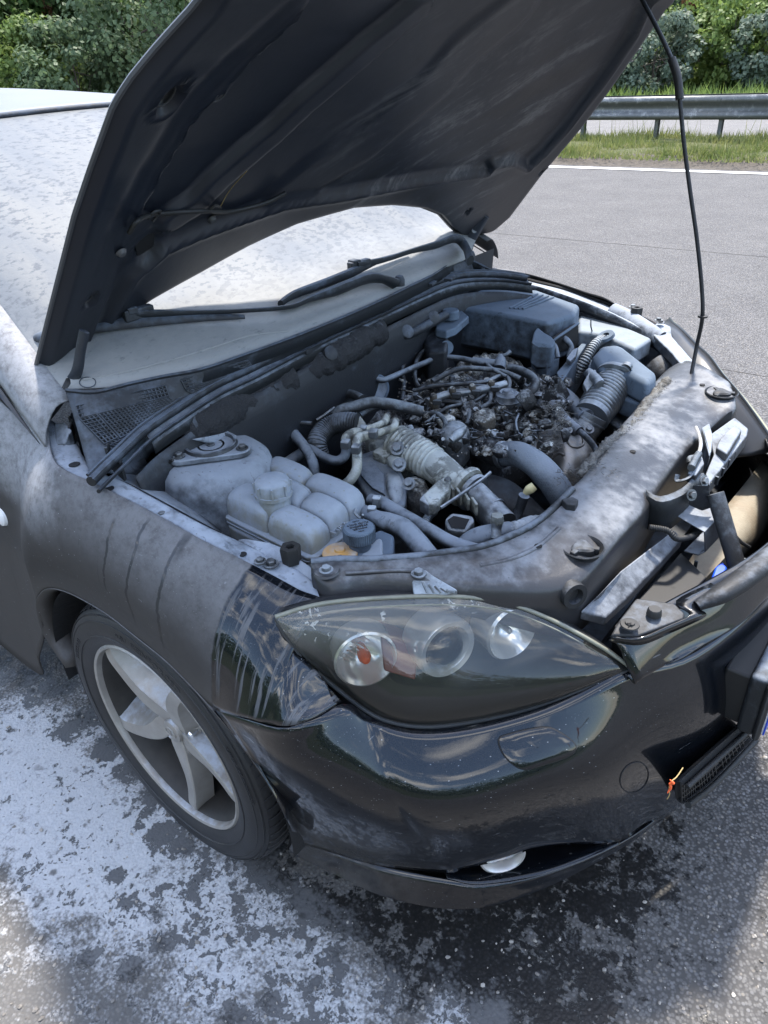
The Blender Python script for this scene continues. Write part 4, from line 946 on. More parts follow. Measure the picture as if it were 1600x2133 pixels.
near_e = [(66, 803), (70, 760), (95, 660), (120, 560), (150, 440), (180, 350), (230, 210), (262, 158), (290, 125), (345, 60), (400, 0)]
rear_e = [(66, 806), (88, 790), (118, 752), (180, 700), (240, 652), (300, 610), (400, 555), (500, 500), (600, 455), (720, 422), (800, 417), (870, 424), (910, 440), (935, 468), (952, 482), (1000, 477)]
far_e = [(1000, 477), (1030, 466), (1060, 440), (1130, 345), (1200, 262), (1260, 182), (1320, 95), (1385, 0)]
def SY(L_): return [q for q in (PH(a, b) for a, b in L_) if q]
nE, rE, fE = SY(near_e), SY(rear_e), SY(far_e)
print('near', [tuple(round(x_, 2) for x_ in q) for q in nE]); print('rear', [tuple(round(x_, 2) for x_ in q) for q in rE]); print('far', [tuple(round(x_, 2) for x_ in q) for q in fE])
# outline as functions: side limits y(s) and rear limit s(y)
def yn(s): 
    a = sorted(nE); return float(np.interp(s, [q[0] for q in a]+[1.0, 1.12], [q[1] for q in a]+[-.66, -.58]))
def yf(s):
    a = sorted(fE); return float(np.interp(s, [q[0] for q in a]+[1.02, 1.12], [q[1] for q in a]+[.64, .58]))
rS = sorted(rE, key=lambda q: q[1])
def sr(y): return float(np.interp(y, [q[1] for q in rS], [q[0] for q in rS]))
def sfr(y): return 1.10-.22*(abs(y)/.66)**2.4
def seg_d(p, L_):
    best = 9
    for (ax, ay), (bx, by) in zip(L_[:-1], L_[1:]):
        dx, dy = bx-ax, by-ay; t = max(0, min(1, ((p[0]-ax)*dx+(p[1]-ay)*dy)/(dx*dx+dy*dy+1e-12))); d = math.hypot(p[0]-ax-t*dx, p[1]-ay-t*dy)
        best = min(best, d)
    return best
def inside(p, poly):
    c = False; n = len(poly)
    for i in range(n):
        (x1, y1), (x2, y2) = poly[i], poly[(i+1) % n]
        if (y1 > p[1]) != (y2 > p[1]) and p[0] < (x2-x1)*(p[1]-y1)/(y2-y1)+x1: c = not c
    return c
sm01 = lambda t: max(0., min(1., t))**2*(3-2*max(0., min(1., t)))
B1 = SY([(150, 762), (178, 690), (205, 610), (230, 545), (262, 445), (300, 370), (345, 290), (385, 222), (412, 185), (450, 150), (520, 75), (598, 5)])
B2 = SY([(190, 690), (215, 640), (260, 560), (320, 502), (400, 468), (480, 440), (590, 405), (700, 392), (800, 374), (950, 351), (1008, 344), (1018, 328), (1064, 322), (1092, 336), (1130, 300), (1200, 215), (1262, 130), (1308, 62), (1335, 0)])
DI = SY([(350, 440), (395, 412), (450, 355), (500, 312), (560, 262), (625, 200), (700, 135), (800, 50), (860, 0)])
D3 = SY([(455, 372), (520, 318), (560, 290)]); D4 = SY([(740, 150), (800, 180), (840, 200)])
CB = SY([(590, 405), (660, 350), (760, 290), (900, 170), (960, 100), (1060, 20)])
PB1 = B1+[(1.3, B1[-1][1]), (1.3, -1.), (-.3, -1.), (-.3, B1[0][1]-.02)]
PB2 = B2+[(1.3, B2[-1][1]), (1.3, 1.2), (-.4, 1.2), (-.4, B2[0][1])]
def raise_(s, y):
    p = (s, y); h = 0
    d1 = seg_d(p, B1); i1 = inside(p, PB1); d2 = seg_d(p, B2); i2 = inside(p, PB2)
    h = max(h, sm01(.5+(d1 if i1 else -d1)/.022), sm01(.5+(d2 if i2 else -d2)/.022))
    h = max(h, sm01(1.0-(seg_d(p, DI)-.022)/.016)*.9)
    h = max(h, sm01(1.0-(seg_d(p, D3)-.002)/.012)*.35, sm01(1.-(seg_d(p, CB)-.05)/.03)*.35)
    # beads just inside each border
    h += .35*math.exp(-((d1-.006)/.005)**2)*(1 if i1 else .3) + .25*math.exp(-((d2-.006)/.006)**2)
    h -= .18*math.exp(-((abs(d1)-.045)/.012)**2)*(1 if i1 else 0)
    return h
HOLES = [(PH(330, 175), .021, .016), (PH(445, 172), .018, .014), (PH(172, 603), .013, .010), (PH(245, 645), .014, .008), (PH(300, 505), .026, .022), (PH(1318, 103), .018, .010), (PH(1120, 343), .010, .006), (PH(965, 425), .012, .008)]
NU, NV = 190, 130
V = []; skin = []
for j in range(NV):
    v_ = j/(NV-1)
    for i in range(NU):
        u = i/(NU-1); 
        # walk along: first guess y between side limits, then s between the rear limit and front limit
        s = .5
        for _ in range(4):
            y = yn(s)+(yf(s)-yn(s))*u; s = sr(y)+(sfr(y)-sr(y))*v_
        h = raise_(s, y); e = min(u, 1-u)*1.4; e2 = min(v_*1.05, (1-v_)*1.05)
        ed = min(e, e2)
        lift = -.006 - .020*h*sm01((ed-.004)/.014)
        for hc, ra, rb in HOLES:
            if hc:
                dd = ((s-hc[0])/ra)**2+((y-hc[1])/rb)**2
                if dd < 1.6: lift += .03*sm01((1.35-dd)/.5)
                elif dd < 3.4: lift -= .0035*math.exp(-((math.sqrt(dd)-1.45)/.2)**2)
        lift = min(lift, -.0012); V.append(H(s, y, lift)); skin.append(H(s, y, .0 if ed > .001 else -.004))
F = [(j*NU+i, j*NU+i+1, (j+1)*NU+i+1, (j+1)*NU+i) for j in range(NV-1) for i in range(NU-1)]
hood = bpy.data.objects.new('bonnet', None); COL.objects.link(hood); hood.parent = car
hin = mk('inner_panel', V, F, M['hood_in'], hood, angle=180)
mk('outer_skin', skin, F, M['hood_out'], hood, angle=180)
# folded hem round the edge
hem = [skin[j*NU] for j in range(NV-1, 0, -1)]+[skin[i] for i in range(NU)]+[skin[j*NU+NU-1] for j in range(1, NV)]
tube('hem', [h_+HN*-.002 for h_ in hem[::2]], .0042, M['hood_in'], hood, n=6, per=1, raw=True)
for k, (hc, ra, rb) in enumerate(HOLES):
    if hc and k != 4:
        mk('punched_hole', [H(hc[0]+ra*.86*math.cos(t), hc[1]+rb*.86*math.sin(t), -.0035) for t in np.linspace(0, 2*math.pi, 25)[:-1]], [tuple(range(24))], M['black'], hood, smooth=False)
        tube('hole_rim', [H(hc[0]+ra*.95*math.cos(t), hc[1]+rb*.95*math.sin(t), -.016) for t in np.linspace(0, 2*math.pi, 17)], .0014, M['hood_in'], hood, n=5, per=1, raw=True)
q4 = [PH(a, b) for a, b in ((278, 488), (308, 474), (319, 484), (318, 520), (290, 538), (283, 528))]
if all(q4): mk('square_cutout', [H(a, b, -.004) for a, b in q4], [tuple(range(6))], M['black'], hood, smooth=False)
hinB = bvh(hin)
def onh(px, py, o_=.006): return on(hinB, px, py, o_)
# washer pipe clipped across the panel
wp = [onh(a, b, .008) for a, b in ((268, 478), (285, 452), (305, 440), (330, 438), (380, 438), (430, 432), (470, 434), (520, 428), (560, 412), (590, 395))]
if all(wp): tube('washer_pipe', wp, .0042, M['rubber'], hood, n=8, per=4)
for pts in (((300, 446), (312, 432), (326, 430), (328, 446), (310, 452)), ((432, 425), (442, 418), (452, 424), (450, 436), (436, 438))):
    q = [onh(a, b, .010) for a, b in pts]
    if all(q): tube('pipe_clip', q, .0028, M['rubber'], hood, n=6, per=3)
q = onh(440, 455, .002)
if q: lathe('nozzle_boss', [(0, .006), (.006, .006), (.009, 0)], q, M['hood_in'], hood, ax=-HN, n=14)
q = onh(252, 523, .002)
if q: lathe('nozzle_boss', [(0, .006), (.006, .006), (.010, 0)], q, M['hood_in'], hood, ax=-HN, n=14)
th_ = [onh(a, b, .006) for a, b in ((455, 425), (475, 390), (510, 350))]
if all(th_): tube('loose_thread', th_, .0007, M['straw'], hood, n=4)
# hinges: near side pair of straps, far side strap
M['hinge'] = dusty('hinge_steel', (.03, .035, .045), dust=(.25, .27, .30), amt=.15, up=.4, speck=0, rough=.4)
tube('hinge', [P(176, 690, y=-.69), P(168, 730, y=-.695), P(160, 775, y=-.70), P(140, 806, y=-.70), P(118, 840, y=-.70), P(95, 868, y=-.71)], [.009, .009, .010, .011, .011, .012], M['hinge'], hood, n=8, flat=.45)
tube('hinge', [P(140, 725, y=-.66), P(128, 760, y=-.66), P(118, 790, y=-.66), P(104, 820, y=-.665), P(100, 855, y=-.67)], [.014, .015, .012, .012, .014], M['hinge'], hood, n=8, flat=.4)
m = MB()
for a, b in ((139, 748), (120, 768)): m.bolt(P(a, b, y=-.675), .009, (.6, -.7, .2))
m.build('hinge_bolt', M['bolt'], hood)
tube('hinge', [P(1012, 450, y=.66), P(992, 480, y=.66), P(980, 505, y=.66), P(972, 535, y=.67)], [.012, .016, .014, .012], M['hinge'], hood, n=8, flat=.4)
lathe('hinge_pin', [(0, .004), (.008, .004), (.008, -.004)], P(988, 480, y=.655), M['bolt'], hood, ax=(.6, -.7, .2), n=10)
# bonnet stay
st = [P(1440, 780, z=.80), P(1452, 718, z=.862), P(1463, 662, y=.405), P(1462, 600, y=.408), P(1452, 500, y=.412), P(1438, 400, y=.418), P(1425, 300, y=.424), P(1416, 205, y=.430)]
stay = tube('bonnet_stay', st+[P(1410, 158, y=.435), P(1400, 125, y=.44), P(1372, 65, y=.45), P(1338, 0, y=.47), P(1325, -25, y=.475)], .0045, M['plastic_d'], car, n=10)
tube('stay_sleeve', [P(1416, 207, y=.430), P(1411, 160, y=.435), P(1399, 122, y=.44)], .0085, M['rubber'], stay, n=12)
lathe('stay_ring', [(.0045, .003), (.011, .002), (.011, -.002), (.0045, -.003)], P(1464, 659, y=.405), M['rubber'], stay, ax=(0, 0, 1), n=14)

# ------------------------------------------------------------------ windscreen, roof, pillars, scuttle
FT = [(P(a, b, z=.984).y, P(a, b, z=.984).x) for a, b in ((140, 818), (270, 805), (420, 775), (500, 748), (600, 712), (700, 672), (780, 637), (850, 603), (900, 578), (935, 556), (965, 545))]
def scr(t, y):
    """t 0 at the foot, 1 at the header"""
    yy = y/.72; b = Vector((float(np.interp(y, [q[0] for q in FT], [q[1] for q in FT]))-.004-(.52*max(0, y-.46))-(.8*max(0, -y-.70)), y, .985)); w = .80; h_ = Vector((-1.12-.10*yy*yy, y*w, 1.392-.022*yy*yy))
    p = b.lerp(h_, t); p.z += .035*math.sin(math.pi*t); return p
rows = [[scr(t, y) for y in np.linspace(-.735, .715, 25)] for t in np.linspace(0, 1, 9)]
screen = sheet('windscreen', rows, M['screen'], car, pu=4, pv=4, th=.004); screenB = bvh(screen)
def ro(t, y):
    yy = y/.575; return Vector((-1.135-.10*yy*yy-t*1.9, y*(1+.04*math.sin(t*3)), 1.400-.024*yy*yy+.062*math.sin(min(1., t*1.0+.02)*math.pi*.78)*(1-.55*yy*yy)-.12*max(0, t-.72)))
roof = sheet('roof', [[ro(t, y) for y in np.linspace(-.575, .575, 11)] for t in np.linspace(0, 1, 9)], M['roof'], car, pu=3, pv=4, th=.004)
tube('windscreen_header_seal', [scr(1, y)+Vector((-.006, 0, .006)) for y in np.linspace(-.73, .73, 15)], .009, M['seal'], roof, n=8)
for sg in (-1, 1):
    pil = [[scr(t, sg*.735)+Vector((0, sg*o_, dz)) for o_, dz in ((-.015, .006), (.02, .004), (.05, -.03), (.06, -.06))] for t in np.linspace(-.04, 1.02, 7)]
    o = sheet('windscreen_pillar', pil, M['wing'] if sg < 0 else M['plastic_d'], car, pu=3, pv=3, th=.004)
    sd_ = [[scr(t, sg*.735)+Vector((-.02, sg*.06, -.06)) for t in np.linspace(-.04, 1.02, 7)], [Vector((-.42-.9*t, sg*.785, .985)) for t in np.linspace(0, 1.02, 7)]]
    rf = [[ro(t, sg*.575) for t in np.linspace(0, 1, 7)], [ro(t, sg*.60)+Vector((0, sg*.06, -.06)) for t in np.linspace(0, 1, 7)], [Vector((-1.2-t*1.9, sg*.80, 1.01)) for t in np.linspace(0, 1, 7)], [Vector((-1.2-t*1.9, sg*.86, .22)) for t in np.linspace(0, 1, 7)]]
    sheet('body_side', rf, M['wing'], car, pu=3, pv=3, th=.004)
    sheet('side_window', sd_, M['lampblack'], car, pu=3, pv=2, th=.003)
q = [on(screenB, 183+17*math.cos(t), 797-11*math.sin(t), .0012) for t in np.linspace(0, 2*math.pi, 21)]
if all(q): tube('oval_mark', q, .0009, M['seal'], screen, n=5, per=1, raw=True)
tube('glass_edge_moulding', [on(screenB, a, b, .001) or P(a, b, z=.99) for a, b in ((175, 792), (260, 775), (350, 752), (440, 725), (520, 700), (600, 690))], .0026, M['screen'], screen, n=6)
# wipers
def ons(px, py, o_=.008):
    q = on(screenB, px, py, o_); return q
def wiper(arm, blade, ra, rb):
    a = [ons(x_, y_, o_) or P(x_, y_, z=1.0+o_) for x_, y_, o_ in arm]; w_ = tube('wiper_arm', a, [q*1.3 for q in ra], M['cowl'], car, n=8, flat=.6)
    b = [ons(x_, y_, o_) or P(x_, y_, z=1.0+o_) for x_, y_, o_ in blade]; tube('wiper_blade', b, [q*1.35 for q in rb], M['seal'], w_, n=8, flat=.7); return w_
w1 = wiper([(270, 676, .022), (330, 672, .022), (420, 668, .020), (520, 661, .018), (600, 655, .02), (645, 640, .024), (700, 625, .030), (755, 606, .034), (790, 604, .03), (818, 606, .02)],
           [(27, 722, .010), (100, 707, .010), (200, 692, .012), (270, 682, .012), (400, 672, .012), (508, 668, .010)], [.010, .009, .006, .005, .006, .008, .015, .014, .010, .013], [.004, .009, .009, .010, .008, .004])
w2_ = wiper([(735, 574, .026), (800, 558, .026), (850, 540, .024), (900, 528, .026), (940, 517, .030), (962, 530, .024), (980, 543, .018)],
            [(582, 642, .012), (610, 625, .014), (680, 598, .014), (735, 577, .016), (790, 553, .016), (850, 532, .012)], [.010, .007, .007, .011, .012, .010, .011], [.007, .009, .010, .011, .006, .003])
for px, py, w_ in ((290, 672, w1), (742, 570, w2_)):
    q = ons(px, py, .024) or P(px, py, z=1.02)
    m = MB().box(q, (.020, .062, .022), rotz(-.15)).box(q+Vector((-.004, -.012, .008)), (.026, .022, .014), rotz(-.15)); m.build('wiper_coupling', M['cowl'], w_, bevel=.003)
for px, py, w_ in ((826, 602, w1), (980, 534, w2_)):
    q = ons(px, py, .022) or P(px, py, z=1.01); lathe('wiper_pivot_cap', [(0, .016), (.009, .013), (.013, .004), (.013, -.010)], q, M['seal'], w_, n=18)
# scuttle panel: from the screen's foot down to the seal
seal_px = [(190, 1003, .895), (215, 978, .90), (255, 940, .91), (300, 898, .92), (370, 850, .935), (445, 803, .95), (520, 768, .957), (610, 722, .962), (700, 680, .965), (790, 640, .962), (870, 604, .958), (925, 582, .952), (975, 573, .948), (1040, 573, .935), (1097, 580, .92)]
sealp = PZ(seal_px)
foot = [P(140, 818, z=.985), P(200, 822, z=.985), P(270, 805, z=.985), P(340, 790, z=.985), P(420, 775, z=.985), P(500, 748, z=.985), P(600, 712, z=.985), P(700, 672, z=.985), P(780, 637, z=.985), P(850, 603, z=.985), P(900, 578, z=.98), P(935, 556, z=.98), P(965, 545, z=.975), P(985, 548, z=.97), P(1010, 560, z=.955)]
for p in sealp: pass
rowA = ctr(foot, 3); rowB = [p+Vector((.0, .0, .0)) for p in ctr(sealp, 3)]
def lerpL(a, b, t, dz=0): return [p.lerp(q, t)+Vector((0, 0, dz)) for p, q in zip(a, b)]
cow = [lerpL(rowA, rowB, t, dz) for t, dz in ((-.01, -.02), (0, .004), (.22, .0), (.45, -.018), (.75, -.020), (.97, -.012))]
v, f = gridvf(cow); scut = mk('scuttle_panel', v, f, M['cowl'], car, angle=40, solid=.003)
def scutpos(u, t): 
    L_ = len(rowA)-1; i = min(int(u*L_), L_-1); fr_2 = u*L_-i
    A = [lerpL([rowA[i], rowA[i+1]], [rowB[i], rowB[i+1]], t, float(np.interp(t, [-.12, 0, .22, .45, .75, .97], [0, .003, -.004, -.018, -.020, -.012])))][0]
    return A[0].lerp(A[1], fr_2)
tube('scuttle_edge', lerpL(rowA, rowB, .0, .005), .004, M['seal'], scut, n=6, per=1, raw=True)
# intake grilles: bar lattices over black wells
scutB = bvh(scut)
def lattice(q4, nu, nv, name='intake_grille'):
    c = [on(scutB, a, b, .003) or P(a, b, z=.95) for a, b in q4]
    MB().add(([p+Vector((0, 0, -.0012)) for p in c], [(0, 1, 2, 3)])).build('grille_well', M['black'], scut, smooth=False)
    m = MB(); 
    def bl(u, v_): return c[0].lerp(c[1], u).lerp(c[3].lerp(c[2], u), v_)+Vector((0, 0, .0015))
    for i in range(nu+1): m.tube([bl(i/nu, 0), bl(i/nu, 1)], .0018, n=4, raw=True)
    for j in range(nv+1): m.tube([bl(0, j/nv), bl(1, j/nv)], .0020, n=4, raw=True)
    setp(m.build(name, M['cowl'], scut, smooth=False), kind='stuff')
lattice([(160, 850), (345, 806), (352, 826), (168, 874)], 24, 3)
lattice([(168, 874), (203, 865), (245, 915), (218, 928)], 4, 8)
lattice([(206, 864), (352, 828), (378, 852), (252, 915)], 19, 9)
lattice([(218, 928), (300, 892), (285, 910), (258, 936)], 10, 3)
lattice([(378, 794), (515, 752), (524, 764), (386, 812)], 17, 3)
lattice([(388, 814), (470, 785), (452, 800), (405, 822)], 10, 3)
# notched black upright behind the grille and the torn corner brackets
MB().prism([P(140, 868, z=.93), P(150, 860, z=.93), P(215, 910, z=.92), P(252, 948, z=.91), P(246, 953, z=.91), P(205, 917, z=.92)], (0, 0, -.05)).build('scuttle_end_panel', M['plastic_d'], scut, bevel=.003)
for a, b, w_ in ((150, 880, .03), (190, 905, .025), (225, 925, .02)):
    MB().box(P(a, b+14, z=.915), (w_, .006, .022), rotz(-.75)).build('scuttle_tab', M['plastic_d'], scut, bevel=.002)
tube('drain_hose', [P(150, 775, z=1.0), P(140, 808, z=.985), P(118, 828, z=.96), P(95, 848, z=.93), P(92, 880, z=.88)], .009, M['rubber'], car, n=10)
MB().prism([P(112, 880, z=.92), P(135, 878, z=.925), P(150, 895, z=.925), P(138, 905, z=.92), P(138, 925, z=.90), P(115, 928, z=.90)], (0, 0, -.03)).build('hinge_bracket', M['steelrail'], car, bevel=.005)
# rubber seal strip with its lower flange
tube('bulkhead_seal', sealp, .0115, M['seal'], car, n=12, flat=.8)
s2 = [p+Vector((.016, 0, -.014)) for p in sealp]; s3 = [p+Vector((.036, 0, -.030)) for p in sealp[1:]]
tube('seal_lip', s2, .006, M['seal'], car, n=8, flat=.6); tube('seal_ridge', [p+Vector((-.006, 0, .010)) for p in sealp], .0035, M['seal'], car, n=6); tube('seal_ridge', [p+Vector((.008, 0, .006)) for p in sealp], .0028, M['seal'], car, n=6)

v, f = gridvf([ctr(sealp[3:], 3), ctr([p+Vector((.020, 0, -.022)) for p in sealp[3:]], 3), ctr([p+Vector((.022, 0, -.040)) for p in sealp[3:]], 3)]); mk('seal_carrier', v, f, M['plastic'], car, solid=.002)
for a, b in ((455, 690), (545, 735), (600, 692), (655, 665), (870, 600), (905, 588), (945, 578)):
    q = P(a, b, z=.972); MB().box(q+Vector((-.012, 0, -.004)), (.022, .035, .008), rotz(.25)).build('seal_clip', M['cowl'], car, bevel=.002)

# ------------------------------------------------------------------ engine bay shell
bay = bpy.data.objects.new('engine_bay', None); COL.objects.link(bay); bay.parent = car
def near(o_=0): return None
# near rail: powdered flange inside the wing edge
ro_ = PZ([(92, 868, .925), (104, 940, .895), (131, 978, .885), (188, 1004, .875), (284, 1052, .855), (350, 1087, .84), (420, 1126, .825), (516, 1174, .795), (570, 1202, .782), (625, 1232, .772), (668, 1252, .764)])
ri_ = PZ([(150, 905, .90), (170, 950, .885), (200, 985, .875), (245, 1000, .868), (332, 1046, .850), (385, 1075, .84), (437, 1102, .825), (500, 1130, .80), (560, 1158, .785), (605, 1180, .780), (655, 1215, .772)])
rd_ = [p+Vector((0, .004, -.035)) for p in ri_]; rd2 = [p+Vector((0, .03, -.04)) for p in ri_]; rd3 = [p+Vector((0, .05, -.40)) for p in ri_]
rail = sheet('wing_rail', [ro_, [p.lerp(q, .45)+Vector((0, 0, .002)) for p, q in zip(ro_, ri_)], ri_, rd_], M['steelrail'], bay, pu=4, pv=3, th=.003); railB = bvh(rail)
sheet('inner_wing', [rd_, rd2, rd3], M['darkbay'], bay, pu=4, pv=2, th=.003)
m = MB(); 
for a, b in ((338, 1074), (542, 1170)): m.bolt(P(a, b, z=.80 if a > 400 else .842), .0075)
m.bolt(P(565, 1176, z=.790), .0095); m.build('wing_bolt', M['bolt'], rail)
for a, b, r_ in ((155, 968, .010), (227, 1018, .009), (505, 1155, .007)):
    q = on(railB, a, b, .0012)
    if q: lathe('rail_hole', [(0, 0), (r_, 0), (r_, -.001)], q, M['black'], rail, n=20)
# rubber buffer stops
def buffer_(c, par):
    o = lathe('buffer_stop', [(0, -.030), (.016, -.030), (.0175, -.004), (.0165, .0), (.008, .0), (.0065, -.008), (0, -.008)], c, M['rubber'], par, n=6, angle=30); return o
b1 = P(604, 1138, z=.815); buffer_(b1, rail)
flp = PZ([(492, 1122, .80), (512, 1120, .80), (560, 1128, .795), (590, 1140, .79), (650, 1180, .79), (668, 1200, .785), (690, 1240, .765), (640, 1235, .765), (590, 1195, .775), (545, 1165, .785)])
MB().prism(flp, (0, 0, -.02)).build('lamp_support_bracket', M['steelrail'], bay, bevel=.004)
# far rail, mirrored from its own traced line
fo = [P(985, 548, y=.80), P(1100, 580, y=.80), P(1180, 600, y=.80), P(1260, 628, y=.79), P(1330, 655, y=.775), P(1400, 690, y=.74)]
fi = [P(975, 570, z=.90), P(1100, 592, z=.865), P(1190, 620, z=.85), P(1262, 648, z=.835), P(1325, 680, z=.815), P(1385, 715, z=.80)]
fr_r = [[p+Vector((0, -.012, -.004)) for p in fo], [p.lerp(q, .5)+Vector((0, 0, -.012)) for p, q in zip(fo, fi)], fi, [p+Vector((0, 0, -.03)) for p in fi], [p+Vector((0, -.02, -.30)) for p in fi]]
frail = sheet('wing_rail', fr_r[:4], M['steelrail'], bay, pu=4, pv=3, th=.003); sheet('inner_wing', fr_r[3:], M['darkbay'], bay, pu=4, pv=2, th=.003)
tube('wing_seam', [p+Vector((0, -.010, .0)) for p in fo], .005, M['rubber'], frail, n=6)
m = MB()
for a, b in ((1195, 604), (1318, 640), (1372, 668)): m.bolt(P(a, b, z=.832), .008)
m.build('wing_bolt', M['bolt'], frail)
buffer_(P(1327, 640, z=.845), frail)
tube('rail_end_tube', [P(1275, 645, z=.82), P(1310, 662, z=.815), P(1350, 688, z=.81), (P(1375, 705, z=.80))], .022, M['steelrail'], frail, n=12, flat=.6)
# dark tray under everything
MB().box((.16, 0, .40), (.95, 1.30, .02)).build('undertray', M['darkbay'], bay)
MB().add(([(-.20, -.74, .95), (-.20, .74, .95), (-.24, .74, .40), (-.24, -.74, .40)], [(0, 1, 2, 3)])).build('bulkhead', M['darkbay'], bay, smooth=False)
# bulkhead upper part under the seal with lumpy insulation
bh0 = [p+Vector((.022, 0, -.045)) for p in sealp[2:]]; bh1 = [p+Vector((.03, .0, -.12)) for p in sealp[2:]]; bh2 = [p+Vector((-.02, 0, -.42)) for p in sealp[2:]]
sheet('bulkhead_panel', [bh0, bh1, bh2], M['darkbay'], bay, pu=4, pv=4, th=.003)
def roll(name, pts, r, mat, amp=.006, n=18, per=12, sc2=60, par=None):
    v, f = tubevf(pts, r, n=n, per=per); c = [Vector(p) for p in v]; cen = sum(c, Vector())/len(c)
    cl = ctr(pts, per); out = []
    for i, p in enumerate(c):
        q = cl[min(i//n, len(cl)-1)]; d = (p-q); out.append(p+d.normalized()*amp*lumps(p, sc2) if d.length > 0 else p)
    return mk(name, out, f, mat, par or bay, angle=180)
roll('insulation_roll', PZ([(375, 905, .875), (420, 880, .885), (480, 845, .89), (540, 812, .895), (600, 785, .90)]), [.036, .046, .048, .046, .040], M['felt'])
roll('insulation_roll', PZ([(590, 795, .885), (650, 765, .90), (690, 742, .905), (740, 715, .91), (790, 690, .91)]), [.030, .036, .040, .038, .030], M['felt'])
roll('insulation_roll', PZ([(520, 880, .80), (580, 850, .80), (640, 830, .80), (700, 800, .80), (760, 772, .80)]), .032, M['felt'])
sheet('bulkhead_bracket', [PZ([(400, 915, .885), (470, 900, .865), (520, 870, .85), (560, 835, .87), (585, 820, .885)]), PZ([(440, 925, .86), (495, 915, .84), (515, 900, .83), (535, 862, .85), (590, 822, .88)])], M['strut'], bay, pu=4, pv=3, th=.003)
m = MB(); m.bolt(P(377, 889, z=.90), .008, (.8, -.4, .5)); m.build('panel_bolt', M['bolt'], bay); lathe('bulkhead_stud', [(0, .004), (.014, .003), (.016, 0)], P(398, 880, z=.905), M['cowl'], bay, ax=(.8, -.5, .4), n=20)
for k, (a, b) in enumerate(((690, 735), (735, 700), (850, 690), (905, 660))):
    lathe('panel_dimple', [(0, .003), (.012, .002), (.016, 0)], P(a, b, z=.93), M['cowl'], bay, ax=(.8, -.2, .5), n=16)
MB().box(P(660, 720, z=.945), (.02, .10, .012), rotz(.12)).build('heat_shield_strip', M['seal'], bay, bevel=.003)

# ------------------------------------------------------------------ near strut tower
st_c = Vector((-.030, -.570, .850))
def stw(t): return 1+.05*math.cos(2*t+.5)
tower = lathe('strut_tower', [(0, -.004), (.078, -.004), (.098, -.010), (.113, -.024), (.120, -.05), (.126, -.10), (.140, -.18), (.165, -.30), (.17, -.45)], st_c, M['strut'], bay, n=48, angle=180, wob=stw)
sheet('tower_gusset', [PZ([(205, 1005, .862), (240, 1000, .86), (300, 1030, .845), (360, 1060, .83), (430, 1105, .815), (480, 1130, .80)]), PZ([(300, 955, .84), (330, 1000, .80), (370, 1030, .785), (420, 1070, .77), (450, 1100, .76), (500, 1140, .75)])], M['strut'], bay, pu=4, pv=3, th=.003)
sheet('tower_gusset', [PZ([(213, 985, .868), (280, 925, .87), (330, 900, .868), (380, 885, .865)]), PZ([(290, 990, .83), (315, 945, .835), (360, 915, .838), (420, 893, .845)])], M['strut'], bay, pu=4, pv=3, th=.003)
# three-cornered mount plate with a rim
tri = []
for k in range(3):
    a0 = R(-100+120*k)
    for j in range(7): tri.append(Vector((math.cos(a0)*.063+math.cos(a0+R(-60+20*j))*.022, math.sin(a0)*.063+math.sin(a0+R(-60+20*j))*.022, 0)))
MB().prism([st_c+Vector((-.002, 0, .010))+p for p in tri], (0, 0, -.012)).build('strut_mount', M['strut'], tower, bevel=.003)
lathe('mount_ring', [(.052, .010), (.050, .016), (.045, .016), (.042, .008), (.030, .006), (.026, .010), (.022, .010), (.020, -.012), (0, -.016)], st_c, M['metal_d'], tower, n=40)
lathe('strut_rod_nut', [(0, .012), (.008, .012), (.009, .008), (.010, -.014)], st_c, M['bolt'], tower, n=6)
m = MB()
for k in range(3): m.bolt(st_c+Vector((math.cos(R(-100+120*k))*.068, math.sin(R(-100+120*k))*.068, .0105)), .0085)
m.build('mount_nut', M['bolt'], tower)
tube('tower_seam', [P(360, 958, z=.862), P(340, 975, z=.84), P(328, 1000, z=.81), P(322, 1014, z=.79)], .003, M['rubber'], tower, n=6)
q = [P(455, 1020, z=.76), P(500, 990, z=.775), P(530, 1010, z=.76), P(520, 1050, z=.73), P(475, 1065, z=.72)]

# ------------------------------------------------------------------ coolant tank
tankE = bpy.data.objects.new('coolant_tank', None); COL.objects.link(tankE); tankE.parent = bay; tankE['label'] = 'pale lobed coolant tank with a ribbed cap'
T0 = P(469, 1072, z=.775); T1 = P(650, 1160, z=.775); T3 = P(768, 1062, z=.775); T2 = P(560, 972, z=.775)
def tq(u, v_, z): 
    p = T0.lerp(T1, u).lerp(T2.lerp(T3, u), v_); return Vector((p.x, p.y, z))
def pillow(u0, u1, v0, v1, zt, zb, name='tank_lobe', puff=.016, shr=.0):
    n = 13; rows = []
    for j in range(n):
        r_ = []
        for i in range(n):
            a = -1+2*i/(n-1); b = -1+2*j/(n-1)
            # square to rounded square
            sx = math.copysign(abs(math.sin(a*math.pi/2))**.8, a); sy = math.copysign(abs(math.sin(b*math.pi/2))**.8, b)
            e = max(abs(a), abs(b)); hgt = (1-abs(a)**3.4)*(1-abs(b)**3.4)
            z = zb+(zt-zb)*max(0, hgt)**.50
            k = 1-.10*(abs(a*b))**2
            p = tq(u0+(u1-u0)*(.5+.5*sx*k), v0+(v1-v0)*(.5+.5*sy*k), z); p.z += -.004*(sx*sx+sy*sy)
            r_.append(p)
        rows.append(r_)
    v, f = gridvf(rows); return mk(name, v, f, M['tank'], tankE, angle=180)
for u0, u1, v0, v1, zt in ((.02, .50, .02, .36, .826), (.51, .99, .02, .34, .822), (.30, .66, .35, .68, .826), (.66, .99, .35, .67, .826), (.10, .52, .68, .98, .826), (.53, .99, .68, .98, .828)):
    pillow(u0-.01, u1+.01, v0-.01, v1+.01, zt, .768)
